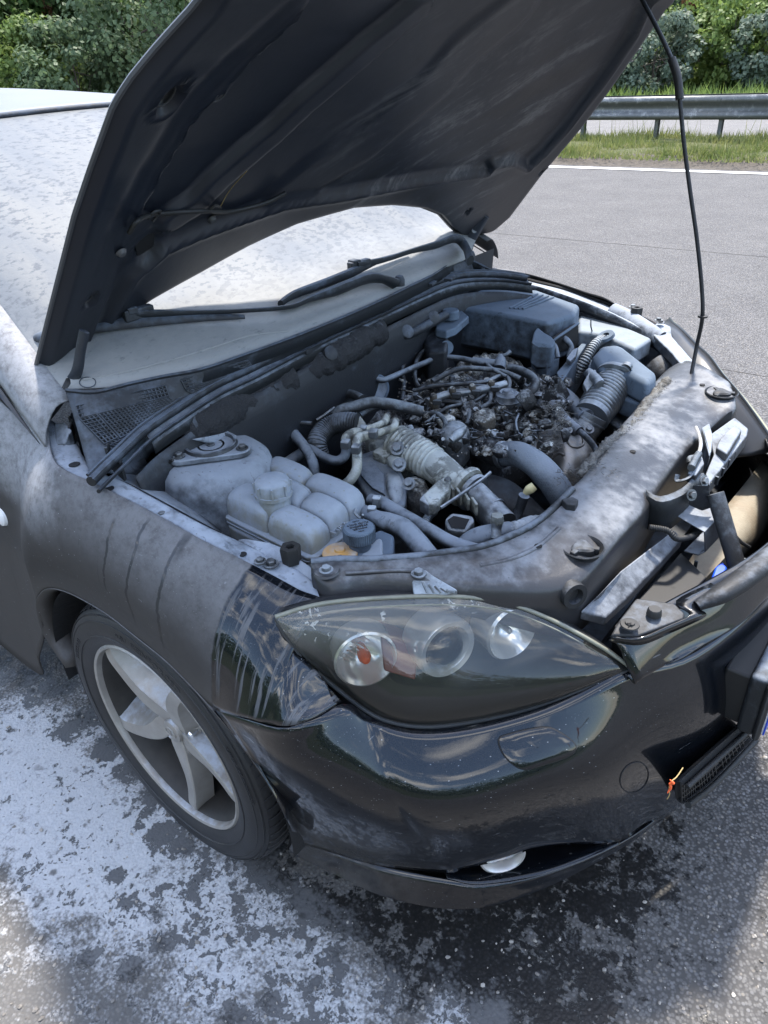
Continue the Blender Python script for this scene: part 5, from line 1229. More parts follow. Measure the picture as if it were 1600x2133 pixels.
pillow(.02, .40, .30, .75, .815, .768, 'tank_neck_lobe')
fl_ = [tq(-.03, .08, .775), tq(.02, -.03, .775), tq(.96, -.04, .775), tq(1.04, .04, .775), tq(1.04, .95, .775), tq(.98, 1.02, .775), tq(.06, 1.03, .775), tq(-.02, .96, .775)]
MB().prism(fl_, (0, 0, -.008)).build('tank_flange', M['tank'], tankE, bevel=.003); MB().prism([p+Vector((0, 0, -.010)) for p in fl_], (0, 0, -.006), .985).build('tank_flange', M['tank'], tankE, bevel=.002)
MB().prism([p+Vector((0, 0, -.016)) for p in fl_], (0, 0, -.13), .90).build('tank_body', M['tank'], tankE, bevel=.012)
cp = P(566, 1000, z=.862); 
lathe('tank_neck', [(.028, -.06), (.028, -.028), (.034, -.028), (.034, -.022), (.028, -.022)], cp, M['tank'], tankE, n=32)
cap_ = lathe('tank_cap', [(0, .004), (.025, .0035), (.0295, .0), (.031, -.004), (.031, -.022), (.0335, -.024), (.0335, -.029), (.028, -.029)], cp, M['tank'], tankE, n=48, angle=40)
m = MB()
for k in range(8): t = 2*math.pi*k/8; m.box(cp+Vector((math.cos(t)*.0315, math.sin(t)*.0315, -.012)), (.006, .004, .020), rotz(t))
m.build('cap_rib', M['tank'], cap_, bevel=.001)
def flat_text(name, s, loc, size, ang, mat, parent, tilt=None, lift=.0008, bold=0):
    v, f = text_vf(s, size); w = max(p[0] for p in v); h_ = max(p[1] for p in v)
    Rm = rotz(ang); Rm = (tilt @ Rm) if tilt else Rm; o_ = []
    n = len(v)
    for lv in (0, lift):
        for p in v: o_.append(Vector(loc)+Rm @ Vector((p[0]-w/2, p[1]-h_/2, lv)))
    ff = [tuple(i+n for i in q) for q in f]; ed = set()
    for q in f:
        for i in range(len(q)): ed.add((q[i], q[(i+1) % len(q)]))
    for a_, b_ in ed:
        if (b_, a_) not in ed: ff.append((a_, b_, b_+n, a_+n))
    return mk(name, o_, ff, mat, parent, smooth=False)
A_view = math.atan2(RT.y, RT.x)
flat_text('level_mark', 'MAX', P(708, 1105, z=.783)+Vector((.0, 0, .004)), .020, math.atan2((T3-T1).y, (T3-T1).x), M['tank'], tankE, tilt=Matrix.Rotation(.0, 3, 'X'), lift=.004)
# hydraulic reservoir with ribbed cap and lettering
rs = bpy.data.objects.new('fluid_reservoir', None); COL.objects.link(rs); rs.parent = bay
rc = P(747, 1096, z=.822)
rcap = lathe('reservoir_cap', [(0, .0), (.0235, -.0005), (.0255, -.003), (.0262, -.024), (.0245, -.027)], rc, M['cover'], rs, n=40, angle=40)
m = MB()
for k in range(44): t = 2*math.pi*k/44; m.box(rc+Vector((math.cos(t)*.0262, math.sin(t)*.0262, -.0135)), (.0022, .0016, .019), rotz(t))
setp(m.build('cap_knurl', M['cover'], rcap), kind='stuff')
for k, (s_, z_, dy) in enumerate((('OPEN', .0042, .0165), ('POWER', .0074, .0085), ('STEERING', .0074, .0010), ('FLUID ONLY', .0070, -.0065), ('CLOSE', .0042, -.0150))):
    u_ = Vector((math.cos(A_view+math.pi+.32+.0), math.sin(A_view+math.pi+.32), 0)); w_ = Vector((-u_.y, u_.x, 0))
    flat_text('cap_lettering', s_, rc+w_*(dy)+Vector((0, 0, .0004)), z_*.95, A_view+math.pi+.32, M['text'], rcap, lift=.0005)
lathe('reservoir_neck', [(.019, 0), (.019, -.018), (.026, -.026)], rc+Vector((0, 0, -.024)), M['cover'], rs, n=28)
MB().prism(PZ([(735, 1140, .775), (790, 1100, .785), (822, 1112, .785), (820, 1150, .775), (760, 1165, .775)]), (0, 0, -.09)).build('reservoir_body', M['cover'], rs, bevel=.007)
MB().prism(PZ([(750, 1150, .780), (788, 1118, .785), (797, 1122, .785), (798, 1158, .778), (755, 1162, .778)]), (0, 0, -.05)).build('reservoir_pad', M['tank'], rs, bevel=.005)
# orange washer filler cap
oc = P(708, 1147, z=.785); ocap = lathe('washer_filler_cap', [(0, .004), (.008, .004), (.0095, .001), (.016, -.0005), (.0265, -.001), (.0295, -.003), (.0300, -.011), (.027, -.014)], oc, M['cap_y'], bay, n=48, angle=40)
flat_text('cap_symbol', 'WASHER', oc+Vector((.0105, -.012, .0002)), .0048, A_view-.1, M['text'], ocap, lift=.0004)
m = MB(); sw = oc+Vector((.014, -.016, .0006))
m.tube([sw+Vector((math.cos(t)*.007, math.sin(t)*.007, 0)) for t in np.linspace(A_view+.1, A_view+3.0, 9)], .0006, n=4).tube([sw, sw+Vector((math.cos(A_view+1.5)*.007, math.sin(A_view+1.5)*.007, 0))], .0006, n=4); m.build('cap_symbol', M['text'], ocap)

# ------------------------------------------------------------------ crossmember over the radiator
ce = [(648, 1172, .800), (700, 1166, .798), (760, 1166, .796), (860, 1160, .792), (940, 1150, .790), (1000, 1140, .788), (1060, 1118, .788), (1110, 1092, .788), (1150, 1060, .788), (1190, 1020, .788), (1225, 985, .788), (1255, 940, .787), (1290, 895, .787), (1330, 850, .787), (1365, 800, .79), (1400, 765, .795), (1425, 752, .80)]
fe = [(650, 1203, .788), (690, 1222, .782), (760, 1210, .778), (860, 1212, .776), (960, 1218, .772), (1060, 1222, .765), (1140, 1222, .755), (1200, 1205, .755), (1240, 1170, .760), (1290, 1110, .765), (1340, 1055, .765), (1375, 1000, .765), (1415, 945, .768), (1460, 900, .770), (1500, 868, .775), (1530, 845, .785), (1520, 800, .80)]
ceP = PZ(ce); feP = PZ(fe)
mid = [p.lerp(q, .42)+Vector((0, 0, .010)) for p, q in zip(ceP, feP)]; mid2 = [p.lerp(q, .80)+Vector((0, 0, .005)) for p, q in zip(ceP, feP)]
front = [p+Vector((.006, -.004, -.020)) for p in feP]; fw_ = [0, .0, .0, .01, .03, .05, .07, .09, .10, .11, .10, .10, .10, .10, .09, .07, .05]
fbot = [p+Vector((.004, -.004, -.024-h_)) for p, h_ in zip(feP, fw_)]
back = [p+Vector((-.004, .004, -.025)) for p in ceP]
cr = sheet('crossmember', [[p+Vector((-.006, .006, -.06)) for p in ceP], back, ceP, mid, mid2, feP, front, fbot], M['cross'], bay, pu=3, pv=3, th=.003); crB = bvh(cr)
def onc(px, py, o_=0.): return on(crB, px, py, o_) or P(px, py, z=.785)
# raised bead along its back edge and pressings
tube('crossmember_bead', [p+Vector((0.004, -.004, .004)) for p in ceP[:10]], .007, M['plastic'], cr, n=8)
tube('pressed_bead', [onc(a, b, -.004) for a, b in ((1000, 1178), (1060, 1165), (1120, 1138), (1165, 1100))], .006, M['cross'], cr, n=8)
tube('pressed_bead', [onc(a, b, -.001) for a, b in ((720, 1195), (800, 1190), (860, 1190), (900, 1200))], .004, M['cross'], cr, n=8)
def knob(px, py):
    c = onc(px, py, .002); lathe('knob_well', [(.036, .001), (.034, .003), (.031, -.001), (.029, -.012), (0, -.012)], c, M['plastic_d'], cr, n=36)
    k_ = lathe('lamp_knob', [(0, .004), (.014, .004), (.018, .001), (.0185, -.010)], c, M['plastic_d'], cr, n=42, wob=lambda t: 1+.16*math.cos(3*t)); m = MB()
    for i in range(3): t = R(20+120*i); m.box(c+Vector((math.cos(t)*.021, math.sin(t)*.021, -.003)), (.014, .010, .012), rotz(t))
    m.build('knob_lug', M['plastic_d'], k_, bevel=.002)
knob(1212, 1141); knob(1503, 819)
for a, b, r_ in ((1121, 1138, .0065), (1463, 802, .006), (1318, 941, .006)): lathe('panel_hole', [(0, 0), (r_, 0), (r_, -.001)], onc(a, b, .0015), M['black'], cr, n=18)
m = MB(); m.bolt(onc(680, 1189, .002), .0085); m.bolt(P(872, 1196, z=.79), .009); m.build('crossmember_bolt', M['bolt'], cr)
lathe('bolt_seat', [(0, .002), (.020, .002), (.022, -.001)], onc(680, 1189, .001), M['cross'], cr, n=24)
# lamp mounting foot with ribs
foot_ = PZ([(855, 1195, .785), (862, 1184, .79), (885, 1184, .79), (905, 1200, .785), (955, 1228, .77), (930, 1238, .765), (862, 1240, .765)])
lf = MB().prism(foot_, (0, 0, -.02)).build('lamp_foot', M['metal'], bay, bevel=.003)
for k in range(5):
    MB().tube([P(880+k*12, 1212+k*4, z=.785), P(890+k*14, 1234, z=.768)], .002, n=5).build('foot_rib', M['metal'], lf)
# buffer recess under the knob
lathe('front_boss', [(0, -.006), (.012, -.006), (.014, .004), (.022, .004), (.024, -.02)], P(1188, 1232, z=.735)+Vector((.010, -.006, 0)), M['plastic_d'], cr, ax=(.9, -.5, .1), n=24)
MB().prism([onc(a, b, .012) for a, b in ((1170, 1052), (1192, 1046), (1203, 1052), (1196, 1064), (1178, 1062))], (0, 0, -.02)).build('cable_clip', M['plastic_d'], cr, bevel=.002)
# fluffy singed felt along the back edge and its tears
rv = random.Random(5)
def fibres(path, n, ln, mat, name, r_=.0006, up_=.5, spread=.012):
    c = ctr(path, 10); m = MB()
    for i in range(n):
        p = c[rv.randrange(len(c))]+Vector((rv.gauss(0, spread), rv.gauss(0, spread), rv.gauss(0, .004)))
        d = Vector((rv.gauss(0, 1), rv.gauss(0, 1), rv.uniform(-.6, 1)*up_)).normalized()*ln*rv.uniform(.4, 1.2); e = Vector((rv.gauss(0, 1), rv.gauss(0, 1), rv.gauss(0, 1)))*ln*.3
        m.tube([p, p+d*.5+e*.4, p+d+e*.3], r_, n=3, per=2, caps=False)
    return setp(m.build(name, mat, bay), kind='stuff')
felt_path = PZ([(1212, 985, .79), (1240, 955, .792), (1280, 915, .792), (1320, 885, .79), (1345, 850, .792), (1375, 815, .795), (1395, 790, .80)])
roll('singed_felt', [p+Vector((-.006, .004, -.008)) for p in felt_path], [.006, .010, .012, .009, .011, .012, .012], M['fluff'], amp=.007, sc2=150, par=cr)
fibres(felt_path, 420, .011, M['fluff'], 'felt_fibres', spread=.006, r_=.0004)
fibres(PZ([(1225, 985, .792), (1245, 970, .795), (1265, 985, .792)]), 60, .010, M['fluff'], 'felt_fibres')
fibres(PZ([(1150, 940, .76), (1160, 900, .775), (1165, 875, .78), (1150, 860, .78)]), 90, .03, M['fluff'], 'felt_fibres', spread=.006)
fibres(PZ([(1170, 1000, .74), (1190, 985, .75), (1210, 1000, .75)]), 50, .010, M['fluff'], 'felt_fibres')
# far end: narrow lamp rail
MB().prism(PZ([(1352, 688, .812), (1372, 668, .815), (1398, 680, .812), (1400, 700, .81), (1470, 780, .80), (1500, 810, .795), (1450, 800, .795), (1400, 735, .805)]), (0, 0, -.03)).build('lamp_rail', M['steelrail'], cr, bevel=.004)
m = MB(); m.bolt(P(1376, 672, z=.822), .008); m.build('lamp_rail_bolt', M['bolt'], cr)
# dark inner end behind lamp, ducts
tube('head_lamp_rear_bulge', [P(1365, 765, z=.74), P(1390, 790, z=.72), P(1400, 800, z=.70)], [.045, .05, .045], M['plastic_d'], bay, n=16)
# ------------------------------------------------------------------ radiator, ducts, latch and everything ahead of the crossmember
cond = MB().prism(PZ([(1208, 1272, .690), (1262, 1286, .675), (1312, 1240, .670), (1422, 1122, .675), (1404, 1102, .69), (1292, 1188, .70), (1250, 1235, .70)]), (0, 0, -.02)).build('radiator_top_rail', M['cross2'], bay, bevel=.004)
MB().prism([p+Vector((-.002, 0, -.025)) for p in PZ([(1285, 1280, .665), (1425, 1128, .665), (1480, 1180, .665), (1330, 1330, .665)])], (0, 0, -.30), 1.0).build('radiator', M['rubber'], bay, bevel=.003)
ra0 = P(1285, 1288, z=.66); ra1 = P(1425, 1135, z=.66)
rad = bpy.data.objects['radiator']
for k in range(9):
    p = ra0.lerp(ra1, k/8); MB().box(p+Vector((.030, -.01, -.14-.01)), (.006, .004, .26)).build('radiator_fin', M['plastic'], rad)
tube('horn_cable', [P(1352, 1098, z=.735), P(1390, 1105, z=.73), P(1410, 1122, z=.715), P(1438, 1118, z=.70), P(1452, 1112, z=.69)], .0055, M['rubber'], bay, n=8, ribs=(.0012, .004))
# latch bracket: flanged plate, folded box with an open end, diagonal brace
lb_ = bpy.data.objects.new('latch_bracket', None); COL.objects.link(lb_); lb_.parent = bay
sheet('latch_flange', [PZ([(1345, 1020, .775), (1375, 1035, .775), (1420, 1018, .775), (1448, 990, .78), (1465, 985, .78)]), PZ([(1347, 1042, .765), (1380, 1055, .765), (1422, 1040, .765), (1450, 1012, .765), (1470, 1000, .765)]), PZ([(1340, 1100, .70), (1385, 1105, .70), (1420, 1080, .70), (1450, 1040, .72), (1472, 1020, .73)])], M['plastic'], lb_, pu=3, pv=3, th=.003)
bx = [P(1411, 1072, z=.725), P(1425, 1048, z=.735), P(1472, 1058, z=.735), P(1506, 1070, z=.725)]
boxo = [P(1410, 1074, z=.722), P(1468, 1108, z=.715), P(1470, 1150, z=.665), P(1455, 1158, z=.655), P(1425, 1150, z=.65)]
dv = P(1507, 1068, z=.722)-P(1468, 1108, z=.715)
v, f = gridvf([boxo, [p+dv for p in boxo]]); mk('latch_box', v, f, M['cross2'], lb_, solid=.003, bevel=.004)
MB().prism([P(1432, 1050, z=.74), P(1442, 1010, z=.79), P(1472, 1010, z=.79), P(1482, 1054, z=.74), P(1458, 1062, z=.735)], (.004, .004, -.004)).build('latch_upright', M['metal_d'], lb_, bevel=.003)
m = MB(); m.bolt(P(1440, 1031, z=.775), .008, (.8, -.5, .4)); m.bolt(P(1466, 1002, z=.785), .008, (.8, -.3, .5)); m.build('latch_bolt', M['bolt'], lb_)
br0 = P(1490, 1028, z=.77); br1 = P(1536, 1182, z=.655)
tube('brace', [br0, br0.lerp(br1, .5), br1], .0165, M['plastic_d'], lb_, n=14, flat=.62)
lt_ = bpy.data.objects.new('bonnet_latch', None); COL.objects.link(lt_); lt_.parent = bay
tube('latch_hook', [P(1412, 988, z=.785), P(1411, 1001, z=.775), P(1425, 1000, z=.78), P(1438, 992, z=.785), P(1446, 975, z=.79)], .0055, M['metal_d'], lt_, n=8, flat=.5)
MB().prism(PZ([(1432, 985, .79), (1445, 960, .795), (1462, 945, .80), (1468, 965, .795), (1450, 990, .788)]), (0, 0, -.02)).build('latch_body', M['metal_d'], lt_, bevel=.003)
tube('latch_spring', PZ([(1440, 975, .80), (1448, 958, .803), (1456, 945, .805)]), .006, M['metal'], lt_, n=8, ribs=(.003, .004))
tube('latch_cable', [P(1455, 948, z=.805), P(1460, 925, z=.81), P(1456, 905, z=.80), P(1450, 890, z=.79)], .0035, M['silver'], lt_, n=8)
tube('latch_lever', PZ([(1437, 965, .80), (1436, 955, .803), (1447, 952, .803)]), .005, M['wire'], lt_, n=8)
# air duct beyond the latch
ad = MB().prism(PZ([(1478, 1010, .75), (1470, 985, .76), (1487, 945, .765), (1478, 905, .775), (1530, 868, .775), (1560, 892, .765), (1556, 908, .755)]), (0, 0, -.03)).build('air_duct', M['cross2'], bay, bevel=.004)
MB().prism(PZ([(1492, 932, .778), (1500, 912, .782), (1532, 882, .782), (1546, 895, .778), (1515, 945, .775)]), (0, 0, -.02)).build('duct_step', M['cross2'], ad, bevel=.004)
for k in range(6): MB().box(P(1490+k*12, 1000-k*18, z=.742), (.012, .003, .018), rotz(-.3)).build('duct_rib', M['metal_d'], ad)
MB().prism(PZ([(1462, 890, .80), (1478, 880, .80), (1485, 905, .795), (1482, 940, .78), (1478, 950, .78), (1468, 910, .79)]), (0, 0, -.05)).build('duct_bracket', M['steelrail'], ad, bevel=.003)
MB().prism([onc(a, b, .004) for a, b in ((1480, 895), (1515, 862), (1524, 858), (1520, 870), (1486, 905))], (0, 0, -.006)).build('duct_slot', M['black'], cr)
tube('grille_surround', [P(1452, 1262, z=.70), P(1500, 1238, z=.715), P(1550, 1205, z=.718), P(1600, 1165, z=.72), P(1640, 1120, z=.72), P(1650, 1050, z=.72)], [.012, .022, .025, .025, .024, .022], M['plastic_d'], bump, n=16, flat=.7)
# bumper beam and foam, blue cap
beam_ = sheet('bumper_beam', [PZ([(1392, 1250, .52), (1440, 1165, .53), (1500, 1075, .54), (1560, 1000, .54), (1590, 960, .54)]), PZ([(1405, 1262, .52), (1480, 1190, .53), (1540, 1120, .54), (1585, 1040, .54), (1610, 985, .54)]), PZ([(1410, 1290, .46), (1500, 1210, .46), (1580, 1130, .46), (1620, 1060, .46), (1640, 1000, .46)])], M['beam'], bay, pu=4, pv=3, th=.01)
MB().box((.66, .06, .30), (.20, 1.15, .02)).build('lower_duct', M['darkbay'], bay)
m = MB().prism(PZ([(1480, 1208, .655), (1490, 1180, .660), (1506, 1168, .662), (1516, 1182, .660), (1508, 1200, .656)]), (0, 0, -.03)); bc_ = m.build('blue_cap', M['blue'], bay, bevel=.004)
MB().prism(PZ([(1508, 1200, .650), (1516, 1178, .655), (1545, 1168, .655), (1556, 1180, .65), (1530, 1198, .65)]), (0, 0, -.012)).build('brace_foot', M['metal_d'], lb_, bevel=.003)
m = MB(); m.bolt(P(1549, 1172, z=.62), .008); m.bolt(P(1527, 1196, z=.615), .008); m.build('brace_bolt', M['bolt'], lb_)
tube('loose_cable', PZ([(1515, 1105, .64), (1530, 1115, .64), (1545, 1130, .63), (1562, 1140, .62)]), .0035, M['rubber'], bay, n=6)
# corner plate beside the lamp with its screw and rubber stop
cpl = MB().prism(PZ([(1272, 1322, .695), (1290, 1290, .70), (1325, 1245, .70), (1400, 1255, .70), (1408, 1258, .70), (1428, 1278, .70), (1425, 1288, .70), (1330, 1325, .69)]), (0, 0, -.012)).build('grille_corner_plate', M['plastic_d'], bump, bevel=.004)
lathe('plate_screw', [(0, .004), (.007, .004), (.008, .0015), (.014, .001), (.015, -.001)], P(1312, 1300, z=.706), M['rubber'], cpl, n=28); lathe('plate_stop', [(0, .012), (.009, .012), (.011, .009), (.012, 0)], P(1362, 1280, z=.703), M['rubber'], cpl, n=20)
MB().box(P(1312, 1300, z=.7105), (.009, .0018, .0012)).box(P(1312, 1300, z=.7105), (.0018, .009, .0012)).build('screw_cross', M['black'], cpl)
sheet('grille_edge_strip', [PZ([(1272, 1326, .69), (1330, 1330, .69), (1390, 1305, .695), (1432, 1286, .70), (1434, 1275, .70), (1408, 1252, .70), (1480, 1215, .705)]), PZ([(1276, 1336, .675), (1335, 1342, .67), (1400, 1316, .68), (1462, 1288, .69), (1470, 1278, .695), (1455, 1262, .70), (1500, 1225, .705)])], M['bumper'], bump, pu=4, pv=2, th=.003)

# ------------------------------------------------------------------ battery, fuse box, air box
bat = bpy.data.objects.new('battery_box', None); COL.objects.link(bat); bat.parent = bay
cov = slab('battery_cover', [(942, 637), (1006, 598), (1119, 603), (1208, 634), (1196, 655), (1140, 672), (1030, 650)], .868, .115, M['cover'], bat, taper=1.03, bevel=.012, bseg=4)
for k in range(4):
    tube('cover_rib', [P(1062+k*9, 642-k*1.0+k*1.5, z=.870), P(1120+k*11, 612+k*2.4, z=.870)], .0032, M['cover'], cov, n=6, per=2)
tube('cover_step', [P(1030, 652, z=.862), P(1080, 655, z=.860), P(1135, 668, z=.860)], .004, M['cover'], cov, n=6)
slab('battery_tray', [(938, 692), (1000, 655), (1115, 655), (1205, 690), (1190, 720), (1138, 748), (1030, 712)], .755, .20, M['plastic'], bat, taper=.98, bevel=.006)
tube('tray_lip', PZ([(945, 686, .76), (990, 694, .758), (1030, 703, .757), (1080, 716, .756), (1130, 732, .755)]), .004, M['plastic'], bat, n=8)
for a, b in ((1012, 690), (1055, 702), (1087, 710)):
    q = P(a, b, z=.770); lathe('terminal_stud', [(0, .026), (.0035, .026), (.004, .008), (.009, .006), (.010, .0), (.012, -.004)], q, M['bolt'], bat, n=10)
tube('tray_slot', PZ([(1005, 690, .79), (1008, 672, .81), (1018, 670, .812), (1022, 690, .79)]), .0035, M['plastic'], bat, n=6)
MB().prism(PZ([(990, 700, .752), (1010, 693, .754), (1105, 716, .752), (1100, 730, .75), (1050, 722, .75)]), (0, 0, -.02)).build('terminal_rail', M['plastic'], bat, bevel=.003)
slab('battery_side', [(960, 722), (990, 715), (1110, 745), (1120, 790), (1060, 780), (960, 750)], .70, .16, M['plastic_d'], bat, taper=1.0, bevel=.006)
tube('tray_bead', PZ([(960, 735, .712), (1000, 742, .712), (1060, 752, .71), (1100, 760, .71)]), .006, M['plastic'], bat, n=8)
# opening at the cover's right end with terminal and cable
MB().prism([P(1142, 740, z=.79), P(1140, 722, z=.815), P(1160, 704, z=.835), P(1204, 675, z=.845), P(1206, 712, z=.79), P(1200, 725, z=.77)], (-.012, .0, 0)).build('terminal_opening', M['black'], bat, smooth=False)
tube('opening_rim', [P(1143, 742, z=.79), P(1141, 722, z=.815), P(1162, 703, z=.836), P(1205, 673, z=.847)], .004, M['cover'], bat, n=8)
tube('battery_cable', [P(1165, 700, z=.82), P(1180, 708, z=.82), P(1190, 725, z=.80), P(1185, 745, z=.78)], .008, M['hose'], bat, n=10)
tube('battery_cable', [P(1150, 712, z=.82), P(1158, 725, z=.81), P(1162, 745, z=.79)], .006, M['hose'], bat, n=10)
MB().prism(PZ([(1180, 745, .80), (1192, 728, .805), (1205, 722, .805), (1200, 740, .80), (1188, 752, .795)]), (0, 0, -.015)).build('terminal_clamp', M['metal_d'], bat, bevel=.003)
# relay holder in front
rl = MB().prism(PZ([(1107, 712, .84), (1112, 690, .85), (1120, 680, .855), (1134, 692, .85), (1150, 700, .845), (1158, 712, .835), (1150, 722, .83), (1122, 720, .83)]), (0, 0, -.06)).build('relay_holder', M['cover'], bat, bevel=.005)
lathe('relay_socket', [(.013, .002), (.011, .003), (.009, -.006), (0, -.006)], P(1131, 716, z=.822)+Vector((.006, -.008, 0)), M['black'], rl, ax=(.75, -.6, .2), n=20)
tube('relay_contact', [P(1129, 712, z=.826)+Vector((.008, -.010, 0)), P(1132, 720, z=.815)+Vector((.008, -.010, 0))], .0025, plain('copper_contact', (.35, .16, .10), .5), rl, n=6)
slab('relay_block', [(1108, 742), (1126, 728), (1166, 733), (1164, 745), (1140, 757)], .785, .045, M['cover'], bat, bevel=.003)
slab('battery_side_panel', [(1160, 775), (1228, 695), (1240, 680), (1240, 688), (1168, 800)], .775, .11, M['cover'], bat, bevel=.003)
tube('panel_spike', [P(1234, 692, z=.80), P(1231, 680, z=.825), P(1231, 667, z=.84)], .002, M['plastic'], bat, n=5)
# fuse box
fb = slab('fuse_box', [(1205, 690), (1206, 645), (1232, 648), (1359, 704), (1322, 727), (1258, 697)], .805, .05, M['metal_d'], bay, taper=1.0, bevel=.010, bseg=4)
fb.data.materials.clear(); fb.data.materials.append(dusty('powdered_fuse_box', (.06, .063, .068), dust=(.22, .255, .29), amt=.7, up=.9, speck=.3, bump=.0003))
slab('fuse_box_base', [(1225, 700), (1235, 680), (1361, 718), (1322, 748), (1262, 722)], .760, .09, M['cover'], fb, bevel=.005)
MB().box(P(1327, 733, z=.77), (.008, .012, .012)).build('fuse_box_catch', M['plastic'], fb, bevel=.002)
# air box with skirt
ab = bpy.data.objects.new('air_box', None); COL.objects.link(ab); ab.parent = bay
slab('air_box_lid', [(1236, 738), (1252, 720), (1284, 716), (1300, 722), (1368, 775), (1362, 788), (1348, 796), (1300, 772), (1250, 765)], .822, .06, M['cover'], ab, taper=1.10, bevel=.014, bseg=4)
slab('air_box_skirt', [(1222, 775), (1240, 752), (1290, 740), (1366, 792), (1363, 815), (1345, 845), (1300, 830), (1245, 800)], .765, .045, M['cover'], ab, taper=1.04, bevel=.007)
slab('air_box_base', [(1225, 800), (1290, 760), (1375, 800), (1385, 812), (1345, 862), (1310, 905), (1270, 880)], .70, .14, M['plastic'], ab, taper=1.0, bevel=.006)
tube('base_rail', PZ([(1382, 808, .715), (1350, 845, .715), (1318, 890, .71), (1290, 918, .705)]), .010, M['hose'], ab, n=8, flat=.6)
for a, b in ((1342, 848), (1364, 806)):
    MB().prism(PZ([(a-8, b-8, .74), (a+6, b-6, .74), (a+8, b+6, .735), (a-4, b+8, .735)]), (0, 0, -.02)).build('lid_lug', M['cover'], ab, bevel=.003); lathe('lid_screw', [(0, .005), (.006, .005), (.007, 0)], P(a, b, z=.742), M['bolt'], ab, n=6)
slab('intake_snorkel_shell', [(1232, 745), (1222, 770), (1240, 800), (1262, 792), (1250, 770)], .775, .07, M['cover'], ab, bevel=.006)
tube('corrugated_conduit', PZ([(1258, 706, .80), (1240, 718, .795), (1222, 745, .77), (1208, 770, .74), (1196, 795, .70)]), .013, M['metal'], bay, n=14, ribs=(.0035, .007))
lathe('conduit_collar', [(.010, .004), (.022, .004), (.024, -.004), (.010, -.004)], P(1262, 700, z=.812), M['cover'], bay, ax=(-.2, -.3, .8), n=24)
# air flow sensor flange and corrugated intake hose
fc_ = P(1283, 792, z=.785); hz0 = P(1236, 862, z=.742); fax = (fc_-hz0).normalized()
fl2 = lathe('intake_flange', [(.030, .010), (.050, .008), (.053, .002), (.053, -.006), (.046, -.010)], fc_, M['metal'], ab, ax=fax, n=40, wob=lambda t: 1+.07*max(0, math.cos(3*t+.6))**3)
for k in range(3):
    a_, b_, c_ = axis_frame(fax); t = R(-12+120*k); q = fc_+(a_*math.cos(t)+b_*math.sin(t))*.053; lathe('flange_ear', [(0, .012), (.006, .012), (.012, .008), (.013, -.004)], q, M['metal'], fl2, ax=fax, n=16)
hosep = [fc_, fc_.lerp(hz0, .35), fc_.lerp(hz0, .7), hz0]
tube('corrugated_intake_hose', hosep, [.041, .044, .044, .040], M['metal'], ab, n=36, ribs=(.0055, .0105))
tube('hose_collar', [hz0+fax*.004, hz0, hz0-fax*.012], .043, M['metal'], ab, n=28)
elb = [hz0, P(1225, 880, z=.722), P(1212, 898, z=.705), P(1190, 905, z=.69), P(1165, 888, z=.685)]
tube('intake_elbow', elb, [.040, .039, .037, .034, .028], M['metal'], ab, n=28)
for t in (.2, .45): 
    q = ctr(elb, 10); i = int(t*(len(q)-1)); ax_ = (q[i+1]-q[i]).normalized(); lathe('elbow_rib', [(.036, .003), (.0415, .002), (.0415, -.002), (.036, -.003)], q[i], M['metal'], ab, ax=ax_, n=32)
tube('air_flow_sensor', PZ([(1225, 775, .80), (1240, 788, .81), (1250, 800, .81)]), .012, M['metal'], ab, n=8, flat=.7)
MB().prism(PZ([(1214, 798, .80), (1226, 775, .815), (1240, 768, .815), (1246, 780, .812), (1236, 800, .80), (1222, 815, .79)]), (0, 0, -.015)).build('sensor_connector', M['metal'], ab, bevel=.003)
# branch pipes from the elbow towards the charred mouths
tube('breather_pipe', PZ([(1222, 872, .74), (1200, 850, .742), (1182, 830, .745), (1168, 818, .748)]), [.022, .021, .020, .019], M['hose'], bay, n=18)
tube('turbo_pipe', PZ([(1205, 900, .735), (1180, 880, .745), (1165, 862, .75), (1150, 845, .755)]), [.014, .014, .014, .016], M['metal_d'], bay, n=16)

# ------------------------------------------------------------------ bronze heat shield, coolant pipes, fabric hose
def blobgrid(name, outline, z0, z1, mat, par, res=16, amp=.006, sc2=25, seed=1, power=.5):
    """a domed pressing whose rim follows the outline at z0 and whose crown stands at z1"""
    rim = ctr([P(a, b, z=z0) for a, b in outline], 6, closed=True); c = sum(rim, Vector())/len(rim); rows = []
    for k in range(res+1):
        s_ = 1-k/res*.999; r_ = []
        for p in rim:
            q = c+(p-c)*s_; hgt = (1-s_**2)**power; q = Vector((q.x, q.y, z0+(z1-z0)*hgt)); q.z += amp*lumps(q, sc2, seed)*min(1, 3*(1-s_)+.15); q.x += amp*.5*lumps(q, sc2*1.3, seed+2); r_.append(q)
        rows.append(r_)
    low = [p+Vector((0, 0, -.05)) for p in rim]; v, f = gridvf([low]+rows, closed=True); return mk(name, v, f, mat, par, angle=180)
eng = bpy.data.objects.new('engine', None); COL.objects.link(eng); eng.parent = bay; eng['label'] = 'burnt engine with charred wiring and powder over it'
hs = blobgrid('turbo_heat_shield', [(1095, 918), (1120, 905), (1135, 880), (1165, 868), (1200, 885), (1228, 905), (1243, 935), (1235, 975), (1205, 1000), (1170, 1010), (1140, 985), (1105, 955)], .665, .735, M['bronze'], eng, amp=.004, sc2=30)
hsB = bvh(hs)
tube('shield_pressing', [on(hsB, a, b, .001) or P(a, b, z=.73) for a, b in ((1180, 905), (1185, 925), (1200, 932), (1215, 925), (1210, 905))], .0035, M['bronze'], hs, n=8)
tube('shield_pressing', [on(hsB, a, b, .001) or P(a, b, z=.73) for a, b in ((1150, 955), (1165, 945), (1175, 950))], .0035, M['bronze'], hs, n=8)
